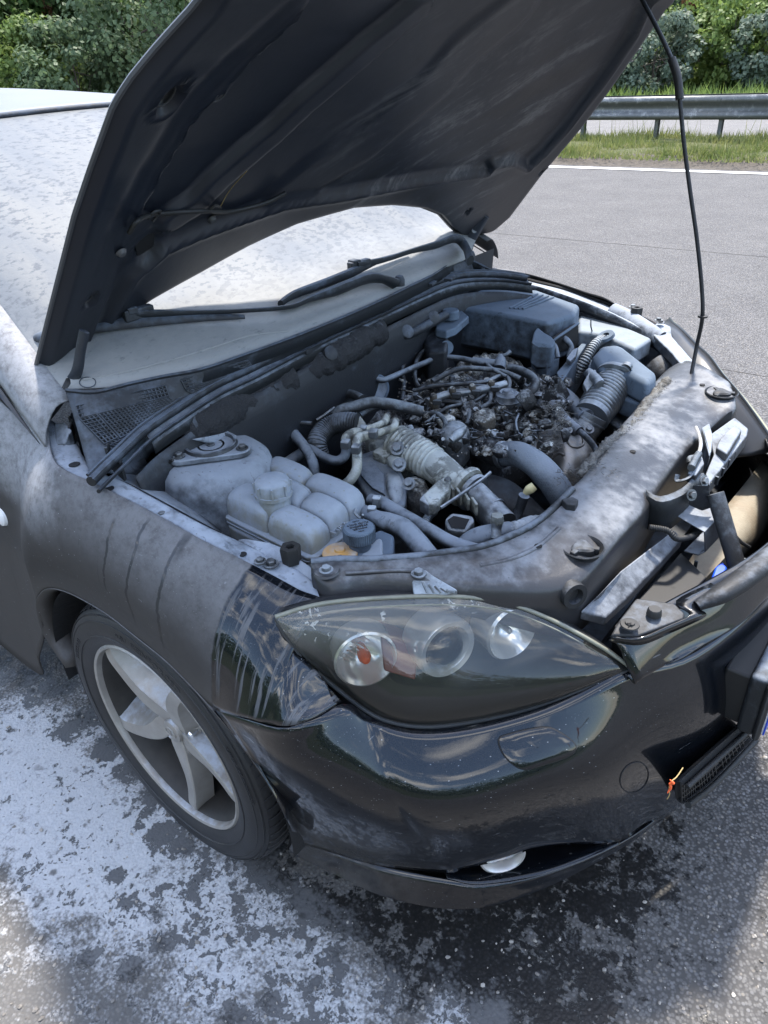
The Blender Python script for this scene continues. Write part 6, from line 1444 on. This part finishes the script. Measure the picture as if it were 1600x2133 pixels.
tube('shield_band', [P(1155, 880, z=.725), P(1185, 885, z=.735), P(1215, 905, z=.74), P(1240, 935, z=.735), P(1245, 965, z=.71), P(1238, 990, z=.69)], .007, M['metal_d'], hs, n=8, flat=.4)
MB().prism(PZ([(1096, 935, .725), (1098, 918, .735), (1108, 912, .735), (1118, 920, .732), (1118, 942, .72)]), (0, 0, -.004)).build('shield_ear', M['bronze'], hs, bevel=.0015)
lathe('ear_hole', [(0, 0), (.0045, 0), (.005, -.001)], P(1108, 923, z=.7385), M['black'], hs, n=14)
m = MB(); m.bolt(P(1182, 896, z=.745), .0085, (.3, -.4, .85)); m.bolt(P(1227, 895, z=.745), .0085, (.3, -.4, .85)); m.build('shield_bolt', M['bolt'], hs)
# chequered fabric hose
g = G('chequered_fabric'); ck = g.n('ShaderNodeTexChecker'); ck.inputs['Scale'].default_value = 260; g.l(g.map(rot=(.4, .3, .8)), ck.inputs[0])
nzz = g.sep(g.geo.outputs['Normal'])[2]; f_ = g.step(g.add(g.mul(nzz, .6), g.noise(14, 6)), .45, .95)
cc_ = g.mixc(ck.outputs[1], (.055, .066, .082), (.08, .094, .11)); cc_ = g.mixc(g.mul(f_, .75), cc_, (.24, .28, .33)); g.set(col=cc_, rough=.7, normal=g.bump(g.add(g.noise(160, 5), ck.outputs[1]), .0006)); M['check'] = g.m
fh = [P(1050, 946, z=.735), P(1078, 946, z=.745), P(1110, 962, z=.745), P(1140, 990, z=.73), P(1165, 1025, z=.70), P(1180, 1055, z=.66), P(1185, 1080, z=.60)]
fhs = tube('fabric_hose', fh, [.0265, .0275, .028, .029, .029, .028, .027], M['check'], eng, n=28)
lathe('hose_clamp', [(.0275, .006), (.0295, .005), (.0295, -.005), (.0275, -.006)], P(1046, 947, z=.735), M['metal'], fhs, ax=(fh[0]-fh[1]), n=28)
bt = tube('burnt_hose_end', [P(1046, 946, z=.735), P(1022, 940, z=.735), P(1003, 930, z=.735), P(992, 925, z=.735)], [.027, .028, .028, .022], M['burnt'], eng, n=20)
# dipstick
tube('dipstick_tube', [P(1092, 1032, z=.735), P(1082, 1062, z=.70), P(1068, 1100, z=.66)], [.011, .0095, .009], M['hose'], eng, n=12)
tube('dipstick_grip', [P(1095, 1028, z=.74), P(1103, 1020, z=.75), P(1113, 1012, z=.757)], [.007, .0115, .010], M['dipstick'], eng, n=12, flat=.55)

# ------------------------------------------------------------------ throttle hose and square ports (near, centre)
th = bpy.data.objects.new('intake_pipe', None); COL.objects.link(th); th.parent = eng
p0 = P(826, 921, z=.765); p1 = P(905, 968, z=.75); p2 = P(962, 1008, z=.735)
tube('bellows', [p0, p0.lerp(p1, .5), p1], [.036, .037, .034], M['cream'], th, n=30, ribs=(.007, .011))
tube('pipe_bend', [p1, P(925, 985, z=.748), P(948, 1002, z=.742), p2], [.0345, .034, .031, .030], M['cream'], th, n=26)
ax_ = (p2-p1).normalized(); lathe('pipe_flange', [(.030, .008), (.043, .007), (.045, .0), (.043, -.006), (.030, -.007)], P(970, 1014, z=.732), M['cream'], th, ax=ax_, n=30)
lathe('pipe_flange', [(.028, .006), (.040, .005), (.041, .0), (.040, -.005), (.028, -.006)], P(985, 1026, z=.726), M['metal'], th, ax=ax_, n=30)
tube('throttle_body', [P(975, 1018, z=.73), P(1000, 1042, z=.715), P(1025, 1070, z=.70), P(1045, 1095, z=.69)], [.028, .029, .031, .033], M['metal'], th, n=26)
lathe('body_ring', [(.030, .003), (.034, .002), (.034, -.003), (.030, -.004)], P(1022, 1066, z=.70), M['metal'], th, ax=P(1045, 1095, z=.69)-P(1000, 1042, z=.715), n=28)
# servo housing with screw, fins and connector
sh = MB().prism(PZ([(880, 1030, .765), (910, 1000, .775), (925, 992, .778), (940, 1000, .775), (935, 1020, .77), (905, 1048, .76), (890, 1048, .758)]), (0, 0, -.03)).build('actuator', M['cream'], th, bevel=.005)
lathe('actuator_screw', [(0, .004), (.006, .004), (.0075, .0)], P(933, 1000, z=.782), M['bolt'], sh, n=16)
MB().prism(PZ([(873, 1040, .76), (884, 1025, .765), (900, 1035, .765), (894, 1052, .755)]), (0, 0, -.028)).build('actuator_connector', M['metal'], sh, bevel=.003)
for k in range(4): MB().box(P(940+k*16, 1028+k*10, z=.735)+Vector((0, 0, .004)), (.006, .030, .026), rotz(.9)).build('flange_fin', M['cream'], th, bevel=.002)
tube('clamp_rod', PZ([(918, 1058, .75), (960, 1030, .76), (1000, 1002, .765), (1022, 984, .77)]), .0035, M['metal'], th, n=6)
MB().prism([P(925, 1082, z=.73), P(940, 1066, z=.735), P(985, 1072, z=.73), P(990, 1085, z=.725), P(968, 1110, z=.71), P(935, 1105, z=.715)], (0, 0, -.04)).build('square_port', M['metal'], th, bevel=.006)
MB().prism([P(932, 1084, z=.728), P(945, 1075, z=.731), P(978, 1082, z=.725), P(968, 1102, z=.715), P(940, 1099, z=.718)], (.002, -.003, .003)).build('port_mouth', M['black'], th, smooth=False)
m = MB(); m.bolt(P(828, 935, z=.78), .011, (.2, -.6, .7)); m.bolt(P(832, 968, z=.765), .011, (.2, -.6, .7)); m.bolt(P(852, 1008, z=.75), .010, (.2, -.6, .7)); m.build('housing_bolt', M['bolt'], eng)
tube('bolt_boss', PZ([(812, 925, .765), (825, 935, .77), (835, 940, .77)]), [.014, .016, .012], M['cream'], eng, n=14)
tube('bolt_boss', PZ([(816, 960, .75), (830, 968, .755), (838, 972, .755)]), [.013, .016, .012], M['cream'], eng, n=14)
# timing cover
tcv = MB().prism(PZ([(745, 945, .74), (790, 930, .745), (830, 965, .74), (850, 1005, .73), (845, 1050, .72), (820, 1062, .715), (770, 1040, .72), (735, 990, .73)]), (0, 0, -.18), .96).build('timing_cover', M['metal_d'], eng, bevel=.010)
MB().prism(PZ([(748, 965, .747), (775, 960, .748), (800, 985, .746), (802, 1030, .74), (775, 1015, .742), (752, 990, .745)]), (0, 0, -.006)).build('cover_panel', M['plastic'], tcv, bevel=.002)
blobgrid('cover_boss', [(800, 990), (825, 985), (842, 1005), (840, 1040), (820, 1050), (805, 1030)], .718, .738, M['metal'], tcv, amp=.002)
blobgrid('engine_head', [(760, 915), (800, 895), (850, 905), (870, 935), (840, 960), (790, 945)], .735, .757, M['cream'], eng, amp=.004, sc2=60)
MB().prism(PZ([(775, 940, .76), (800, 922, .765), (830, 925, .765), (836, 940, .76), (800, 952, .755)]), (0, 0, -.02)).build('head_bracket', M['cream'], eng, bevel=.003)
MB().prism(PZ([(728, 862, .815), (745, 858, .815), (762, 880, .80), (766, 900, .79), (748, 905, .79), (742, 880, .80)]), (0, 0, -.012)).build('hose_bracket', M['cream'], eng, bevel=.003)
# silver domed cap with its shroud
dm = blobgrid('vacuum_dome', [(912, 915), (925, 900), (950, 893), (975, 900), (978, 915), (960, 928), (930, 928)], .765, .800, M['metal'], eng, amp=.001)
tube('dome_ridge', PZ([(940, 918, .797), (955, 905, .805), (966, 895, .80)]), [.008, .011, .008], M['metal'], dm, n=12)
tube('dome_body', [P(945, 916, z=.765), P(948, 935, z=.74), P(950, 950, z=.70)], [.028, .029, .030], M['cream'], dm, n=20)
tube('dome_stud', [P(923, 922, z=.775), P(923, 914, z=.795)], [.004, .004], M['metal'], dm, n=8)

# ------------------------------------------------------------------ hoses
def hz(name, L_, r_, mat='hose', par=None, **k): return tube(name, PZ(L_), r_, M[mat], par or bay, n=k.pop('n', 14), **k)
hz('coolant_hose', [(772, 1042, .775), (800, 1050, .78), (830, 1068, .778), (862, 1086, .775), (900, 1108, .77), (940, 1130, .76), (990, 1146, .745), (1020, 1150, .72)], .0125)
hz('coolant_hose', [(752, 1062, .775), (785, 1078, .785), (805, 1086, .785), (840, 1100, .782), (868, 1128, .775), (890, 1155, .765), (915, 1185, .74)], [.012, .013, .017, .018, .018, .018, .018], n=18)
for a, b, c in ((785, 1045, .79), (775, 1066, .79)): 
    q = P(a, b, z=c); MB().box(q, (.016, .014, .022), rotz(.5)).build('spring_clip', M['metal'], bay, bevel=.003)
tube('clip_wire', PZ([(742, 1060, .80), (740, 1070, .795), (752, 1080, .79), (756, 1072, .80)]), .0025, M['bolt'], bay, n=6)
hz('radiator_hose', [(958, 1150, .72), (975, 1128, .735), (1000, 1115, .745), (1035, 1108, .745), (1062, 1104, .742)], .016, n=18); hz('radiator_hose', [(1060, 1105, .742), (1085, 1100, .742), (1105, 1092, .742), (1128, 1090, .735)], .015, n=18, ribs=(.002, .012), mat='metal')
hz('radiator_hose', [(1000, 1150, .715), (1030, 1132, .72), (1060, 1125, .725), (1085, 1122, .72)], .013)
hz('bleed_valve', [(1033, 1120, .745), (1034, 1100, .76), (1036, 1082, .775)], [.010, .0095, .012], mat='metal')
lathe('valve_cap', [(0, .008), (.011, .007), (.013, .0), (.012, -.008)], P(1036, 1080, z=.778), M['cream'], bay, n=6)
hz('heater_hose', [(598, 905, .77), (608, 900, .78), (622, 915, .78), (640, 940, .77), (652, 965, .755), (656, 990, .73)], .0115)
hz('heater_hose', [(600, 906, .765), (612, 912, .77), (640, 930, .765), (670, 950, .76), (700, 960, .76), (718, 950, .765), (722, 930, .775)], .0105)
hz('heater_pipe', [(620, 890, .74), (640, 898, .74), (670, 905, .73)], .013); hz('heater_pipe', [(570, 990, .72), (600, 965, .73), (630, 945, .735), (645, 935, .73)], .014)
hz('braided_hose', [(745, 882, .80), (722, 880, .80), (695, 885, .79), (672, 900, .78), (660, 925, .765), (665, 950, .74)], .0225, mat='plastic', n=26, ribs=(.0022, .0055))
hz('fuel_pipe', [(806, 868, .815), (800, 880, .815), (780, 890, .812), (759, 896, .81), (735, 903, .81), (722, 912, .805), (721, 930, .795)], [.0085, .0085, .0085, .009, .011, .011, .010], mat='cream')
hz('fuel_pipe', [(824, 877, .81), (820, 890, .81), (795, 900, .808), (770, 906, .806), (748, 912, .805), (742, 925, .80), (744, 955, .785), (742, 980, .77), (730, 1000, .755), (718, 1010, .74)], [.0085, .0085, .0085, .010, .011, .011, .0105, .0105, .0105, .0105], mat='cream')
for a, b, w_ in ((757, 895, .016), (778, 903, .018), (720, 925, .018), (742, 935, .018)): MB().box(P(a, b, z=.812), (w_, w_*1.1, .018), rotz(.4)).build('pipe_connector', M['metal'], bay, bevel=.003)
hz('vacuum_loop', [(985, 752, .80), (953, 746, .80), (914, 745, .80), (880, 758, .80), (840, 775, .80), (815, 786, .80), (793, 792, .80), (776, 780, .81), (769, 757, .83), (777, 733, .85), (803, 716, .86), (822, 706, .865)], .0075, mat='hose')
hz('vacuum_fitting', [(985, 752, .80), (1010, 755, .80), (1032, 757, .80)], .0105, mat='hose'); hz('check_valve', [(1040, 768, .79), (1042, 755, .80), (1044, 742, .81)], [.015, .016, .010], mat='hose'); hz('valve_nipple', [(1046, 742, .812), (1056, 738, .818), (1063, 733, .822)], [.005, .005, .007], mat='hose')
hz('pipe_clamp', [(814, 704, .87), (830, 700, .875), (845, 695, .88)], .014, mat='seal'); hz('vacuum_pipe', [(838, 702, .87), (870, 688, .875), (900, 672, .88), (930, 655, .89)], .012, mat='seal')
hz('brake_pipe', [(838, 835, .74), (842, 800, .76), (838, 770, .79), (850, 745, .80), (868, 735, .81)], .006, mat='wire'); hz('brake_pipe', [(905, 720, .82), (885, 730, .81), (868, 752, .80), (865, 790, .77), (880, 805, .755), (925, 775, .76)], .006, mat='wire')
hz('heater_valve', [(902, 722, .825), (918, 716, .825), (930, 722, .82)], [.008, .012, .016], mat='hose'); lathe('valve_disc', [(0, .004), (.018, .004), (.018, -.003)], P(930, 724, z=.822), M['cover'], bay, ax=(.7, -.6, .3), n=24)
# brake servo and its reservoir
lathe('brake_servo', [(0, .045), (.06, .043), (.11, .02), (.125, -.01), (.12, -.06)], P(880, 790, z=.70), M['darkbay'], bay, ax=(.9, -.25, .35), n=40)
lathe('round_canister', [(.030, .030), (.036, .030), (.038, .024), (.038, -.03), (.030, -.032)], P(775, 805, z=.775), M['cover'], bay, ax=(.8, -.5, .1), n=30); lathe('canister_face', [(0, .020), (.016, .022), (.031, .027)], P(775, 805, z=.775), M['hose_l'], bay, ax=(.8, -.5, .1), n=30)
rv_ = slab('brake_reservoir', [(905, 668), (922, 648), (955, 640), (977, 658), (950, 682), (930, 690), (908, 685)], .862, .022, M['cover'], bay, bevel=.005)
lathe('brake_fluid_cap', [(0, .020), (.020, .0195), (.0225, .016), (.0235, .0), (.024, -.003)], P(939, 660, z=.872), M['cover'], rv_, n=32, angle=30, wob=lambda t: 1+.02*math.cos(12*t))
MB().prism(PZ([(880, 700, .84), (905, 680, .85), (935, 700, .845), (930, 730, .83), (890, 735, .82)]), (0, 0, -.10)).build('reservoir_tank', M['darkbay'], rv_, bevel=.010)
hz('harness', [(697, 868, .80), (710, 855, .81), (742, 846, .815), (776, 838, .815), (815, 842, .81), (850, 850, .80), (880, 858, .79)], .013, mat='wire'); hz('harness', [(702, 830, .80), (712, 820, .805), (735, 822, .81), (755, 832, .81)], .011, mat='wire')
hz('sensor_cable', [(515, 920, .80), (545, 905, .80), (575, 885, .80), (582, 878, .80), (610, 880, .80), (650, 882, .80)], .005, mat='wire'); hz('sensor_cable', [(545, 905, .80), (550, 935, .79), (556, 955, .78)], .004, mat='wire')
MB().prism(PZ([(548, 955, .79), (560, 950, .79), (566, 968, .785), (553, 975, .785)]), (0, 0, -.03)).build('sensor_plug', M['metal'], bay, bevel=.003)
hz('sensor_cable', [(660, 875, .79), (680, 862, .80), (697, 850, .805)], .004, mat='metal'); hz('lower_pipe', [(905, 1065, .70), (890, 1080, .70), (880, 1110, .69)], .008, mat='metal', ribs=(.002, .005))
blobgrid('side_casting', [(845, 1010), (870, 1000), (890, 1015), (900, 1040), (880, 1060), (850, 1050)], .70, .725, M['burnt2'], eng, amp=.006, sc2=60)
hz('intake_duct_hose', [(1240, 980, .69), (1262, 945, .70), (1295, 925, .70), (1325, 912, .70)], [.020, .022, .020, .018], mat='hose', n=18)
MB().prism(PZ([(1208, 978, .755), (1222, 968, .76), (1262, 980, .76), (1250, 1000, .75), (1212, 992, .75)]), (0, 0, -.03)).build('engine_mount_arm', M['metal'], bay, bevel=.005); m = MB(); m.bolt(P(1222, 974, z=.765), .0085); m.build('mount_bolt', M['bolt'], bay)
sheet('lower_shield', [PZ([(1010, 985, .70), (1060, 1000, .69), (1100, 1030, .67), (1140, 1070, .65)]), PZ([(1000, 1040, .66), (1050, 1060, .65), (1090, 1085, .63), (1130, 1110, .61)])], M['darkbay'], eng, pu=4, pv=3, th=.003)

# ------------------------------------------------------------------ the charred top of the engine
def crust(outline, z0, z1, mat, nm='charred_mass', amp=.012, sc2=70, seed=0, res=26): return blobgrid(nm, outline, z0, z1, M[mat], eng, res=res, amp=amp, sc2=sc2, seed=seed, power=.6)
blobgrid('engine_block', [(640, 900), (760, 850), (850, 815), (950, 770), (1060, 750), (1170, 790), (1200, 850), (1150, 930), (1060, 980), (960, 1000), (860, 960), (740, 950)], .66, .70, M['burnt'], eng, res=30, amp=.02, sc2=40)
crust([(850, 850), (900, 810), (960, 790), (1010, 800), (1020, 850), (1000, 890), (950, 900), (890, 890)], .70, .765, 'burnt2', seed=1)
crust([(930, 790), (980, 770), (1040, 765), (1090, 780), (1110, 810), (1060, 830), (990, 830)], .70, .77, 'burnt2', seed=2)
crust([(1000, 880), (1040, 850), (1090, 860), (1120, 890), (1100, 925), (1050, 930), (1010, 915)], .70, .78, 'burnt', seed=3, amp=.018)
crust([(940, 870), (965, 862), (1000, 880), (1005, 915), (975, 935), (955, 905)], .72, .79, 'burnt', seed=4)
crust([(1100, 840), (1140, 815), (1180, 830), (1190, 870), (1150, 890), (1115, 880)], .70, .775, 'burnt', seed=5, amp=.016)
crust([(880, 860), (915, 850), (935, 875), (925, 905), (890, 900)], .72, .755, 'burnt', seed=6)
crust([(1060, 800), (1100, 790), (1130, 810), (1120, 840), (1080, 845)], .71, .765, 'burnt', seed=7)
crust([(985, 930), (1010, 920), (1045, 930), (1040, 955), (1005, 955)], .71, .76, 'burnt', seed=8)
# round filler neck
nk = lathe('oil_filler', [(0, .004), (.010, .006), (.014, .002), (.019, .004), (.022, .0), (.028, -.003), (.030, -.012), (.034, -.016), (.035, -.04)], P(1058, 818, z=.797), M['metal_d'], eng, n=36, wob=lambda t: 1+.02*math.sin(5*t))
hz('fuel_rail', [(890, 838, .795), (930, 822, .80), (985, 815, .80), (1030, 806, .80), (1052, 800, .798)], .0095, mat='metal', par=eng, n=12)
for a, b in ((905, 842), (944, 828), (985, 822), (1024, 814)):
    q = P(a, b, z=.79); lathe('injector_body', [(0, .032), (.006, .031), (.0085, .026), (.0085, .014), (.012, .012), (.013, .0), (.010, -.002), (.010, -.03)], q, M['burnt2'], eng, ax=(.15, -.35, 1), n=14)
    MB().box(q+Vector((.014, -.008, .012)), (.020, .015, .012), rotz(.5)).build('injector_plug', M['wire'], eng, bevel=.002)
MB().prism(PZ([(985, 858, .795), (1008, 846, .798), (1030, 852, .796), (1034, 868, .792), (1006, 880, .79), (988, 874, .79)]), (0, 0, -.03)).build('melted_valve_block', M['burnt2'], eng, bevel=.006)
MB().prism(PZ([(905, 868, .785), (930, 858, .79), (950, 866, .788), (946, 884, .782), (920, 890, .78)]), (0, 0, -.03)).build('melted_valve_block', M['burnt2'], eng, bevel=.006)
tube('charred_vacuum_canister', PZ([(1085, 842, .79), (1098, 832, .80), (1108, 826, .805)]), [.022, .024, .020], M['burnt'], eng, n=18)
# torn mouths of burnt-through hoses
def mouth(px, py, z, ax, r_, seed):
    rr_ = random.Random(seed); v = []; f = []; n = 40; a_, b_, c_ = axis_frame(ax); c = P(px, py, z=z); jag = [rr_.uniform(-.4, 1)*.014 for _ in range(n)]
    for k, (q, h_) in enumerate(((.8, -.06), (.95, -.03), (1, -.008), (1.02, .0), (.90, -.002), (.86, -.03), (.75, -.06))):
        for i in range(n):
            t = 2*math.pi*i/n; hh = h_+(jag[i] if k in (3, 4) else 0); w_ = 1+.10*math.sin(3*t+seed)+.05*math.sin(7*t)
            v.append(c+(a_*math.cos(t)+b_*math.sin(t))*r_*q*w_+c_*hh)
    f = [(k*n+i, k*n+(i+1) % n, (k+1)*n+(i+1) % n, (k+1)*n+i) for k in range(6) for i in range(n)]; return mk('burnt_hose_mouth', v, f, M['burnt'], eng, angle=60)
mouth(1142, 808, .775, (-.6, -.3, .9), .036, 3); mouth(1108, 868, .765, (.2, -.8, .5), .028, 5); mouth(1150, 835, .75, (-.5, -.4, .5), .024, 9)
fibres(PZ([(1120, 862, .77), (1150, 845, .775), (1175, 860, .765)]), 160, .014, M['fluff'], 'felt_fibres', spread=.008)
# injectors and connectors poking through
rw = random.Random(11)
for k, (a, b) in enumerate(((940, 800), (975, 792), (1010, 788), (1045, 790), (905, 830), (940, 838), (975, 840), (1012, 838), (885, 856), (920, 870), (1075, 785), (1100, 800), (870, 835), (1030, 905), (1055, 880), (990, 865), (1080, 905), (830, 890), (858, 905), (805, 880))):
    c = P(a, b, z=.765+rw.uniform(-.01, .015)); ax = Vector((rw.uniform(-.5, .5), rw.uniform(-.6, .2), 1)); mt = rw.choice(['burnt', 'wire', 'burnt2', 'metal_d', 'metal'])
    if k % 3 == 0: lathe('injector', [(0, .022), (.007, .021), (.009, .012), (.006, .010), (.008, .0), (.012, -.002), (.012, -.02)], c, M[mt], eng, ax=ax, n=12)
    elif k % 3 == 1: MB().box(c, (rw.uniform(.012, .028), rw.uniform(.012, .022), rw.uniform(.012, .024)), Matrix.Rotation(rw.uniform(0, 3), 3, 'Z') @ Matrix.Rotation(rw.uniform(-.5, .5), 3, 'X')).build('cable_plug', M[mt], eng, bevel=.003)
    else: MB().box(c, (.03, .010, .006), Matrix.Rotation(rw.uniform(0, 3), 3, 'Z') @ Matrix.Rotation(rw.uniform(-.6, .6), 3, 'X')).box(c+Vector((.0, .0, .008)), (.008, .010, .022)).build('metal_bracket', M[mt], eng, bevel=.0015)
# charred wires: a few traced bundles, then loose strands
for L_, r_ in (([(860, 815, .775), (900, 805, .785), (960, 800, .79), (1010, 795, .79), (1045, 782, .79), (1060, 790, .785), (1060, 810, .775), (1045, 818, .77)], .0055), ([(845, 850, .775), (870, 838, .78), (905, 835, .785), (950, 838, .785), (975, 850, .78), (978, 870, .775), (972, 885, .77)], .0055),
              ([(985, 805, .785), (1010, 806, .79), (1022, 820, .79), (1018, 840, .785), (1000, 850, .78)], .006), ([(880, 862, .78), (910, 862, .785), (928, 880, .785), (922, 900, .78), (905, 905, .775)], .006),
              ([(1060, 765, .80), (1085, 772, .80), (1108, 785, .80), (1115, 800, .795), (1108, 815, .785), (1090, 820, .78)], .011), ([(900, 795, .79), (950, 770, .80), (1000, 768, .80), (1050, 775, .795), (1085, 790, .79)], .007),
              ([(860, 860, .775), (840, 845, .785), (810, 842, .79), (780, 850, .79), (750, 865, .785)], .007), ([(1000, 745, .80), (1025, 768, .80), (1055, 785, .79)], .005), ([(890, 880, .78), (930, 850, .785), (990, 835, .785), (1040, 800, .785)], .0045)):
    hz('charred_cable', L_, r_, mat='wire', par=eng, n=8)
mats_ = ['wire', 'burnt', 'wire', 'metal_d', 'burnt2']
for s_ in range(42):
    a = rw.uniform(810, 1110); b = rw.uniform(785, 925)
    if (a-810)*.35+ (b-785) < 40: continue
    L_ = []
    ang = rw.uniform(0, 6.28)
    for i in range(rw.randint(4, 6)):
        L_.append((a, b, .775+rw.uniform(-.012, .02))); ang += rw.gauss(0, .7); st_ = rw.uniform(10, 24); a += math.cos(ang)*st_; b += math.sin(ang)*st_*.55
    hz('charred_strand', L_, rw.uniform(.0009, .0024), mat=rw.choice(mats_), par=eng, n=5, per=4)
for nm, mt, cnt, lo, hi in (('char_lump', 'burnt', 95, .008, .022), ('ash_lump', 'burnt2', 80, .006, .017)):
    m = MB()
    for s_ in range(cnt):
        a = rw.uniform(840, 1190); b = rw.uniform(785, 945)
        if (a-840)*.40+(b-785) < 35 or (a-1190)*-.5+(945-b) < 30: continue
        c = P(a, b, z=.765+rw.uniform(-.022, .012)); r_ = rw.uniform(lo, hi); n_ = 7; rows = []; q_ = Matrix.Rotation(rw.uniform(0, 6), 3, 'Z') @ Matrix.Rotation(rw.uniform(0, 6), 3, 'X'); sx, sy = rw.uniform(.6, 1.5), rw.uniform(.5, 1.2)
        for j in range(6):
            ph = math.pi*j/5; rows.append([c+q_ @ Vector((sx*math.sin(ph)*math.cos(2*math.pi*i/n_), sy*math.sin(ph)*math.sin(2*math.pi*i/n_), math.cos(ph)*.7))*r_*rw.uniform(.7, 1.25) for i in range(n_)])
        v_, f_ = gridvf(rows, closed=True); m.add((v_, f_))
    setp(m.build(nm, M[mt], eng, angle=55), kind='stuff')
# crusts of powder and flakes lying on the wreck
m = MB()
for s_ in range(450):
    a = rw.uniform(830, 1160); b = rw.uniform(785, 950); c = P(a, b, z=.765+rw.uniform(-.02, .015)); r_ = rw.uniform(.0015, .006); d_ = Vector((rw.gauss(0, 1), rw.gauss(0, 1), rw.gauss(0, 1))).normalized(); e_ = d_.orthogonal().normalized(); f3 = d_.cross(e_)
    m.add(([c+e_*r_, c+f3*r_, c-e_*r_*rw.uniform(.4, 1), c-f3*r_, c+d_*r_*.5], [(0, 1, 4), (1, 2, 4), (2, 3, 4), (3, 0, 4), (0, 3, 2, 1)]))
o = setp(m.build('char_flakes', M['burnt2'], eng, smooth=False), kind='stuff')

# grit and loose stones on the hard shoulder
m = MB(); rg = random.Random(21)
for k in range(700):
    a = rg.uniform(-60, 1660); b = rg.uniform(1300, 2140) if k % 3 else rg.uniform(1850, 2140); c = P(a, b, z=0)
    if not (-2.3 < c.x < 2.4 and -2.2 < c.y < .9): continue
    r_ = rg.choice((.0012, .0016, .002, .0028, .004))*rg.uniform(.7, 1.2); ro_t = rotz(rg.uniform(0, 6)) @ Matrix.Rotation(rg.uniform(-.4, .4), 3, 'X')
    rows_ = [[Vector((c.x, c.y, r_*.3))+ro_t @ Vector((math.sin(math.pi*j/3)*math.cos(2*math.pi*i/6)*1.3, math.sin(math.pi*j/3)*math.sin(2*math.pi*i/6), math.cos(math.pi*j/3)*.6))*r_*rg.uniform(.75, 1.2) for i in range(6)] for j in range(4)]
    m.add(gridvf(rows_, closed=True))
g = G('grit'); g.set(col=g.mixc(g.sep(g.vor(40, 'Color'))[0], (.10, .09, .08), (.38, .35, .31)), rough=.85); M['grit'] = g.m
setp(m.build('grit', M['grit'], None, angle=60), kind='stuff')
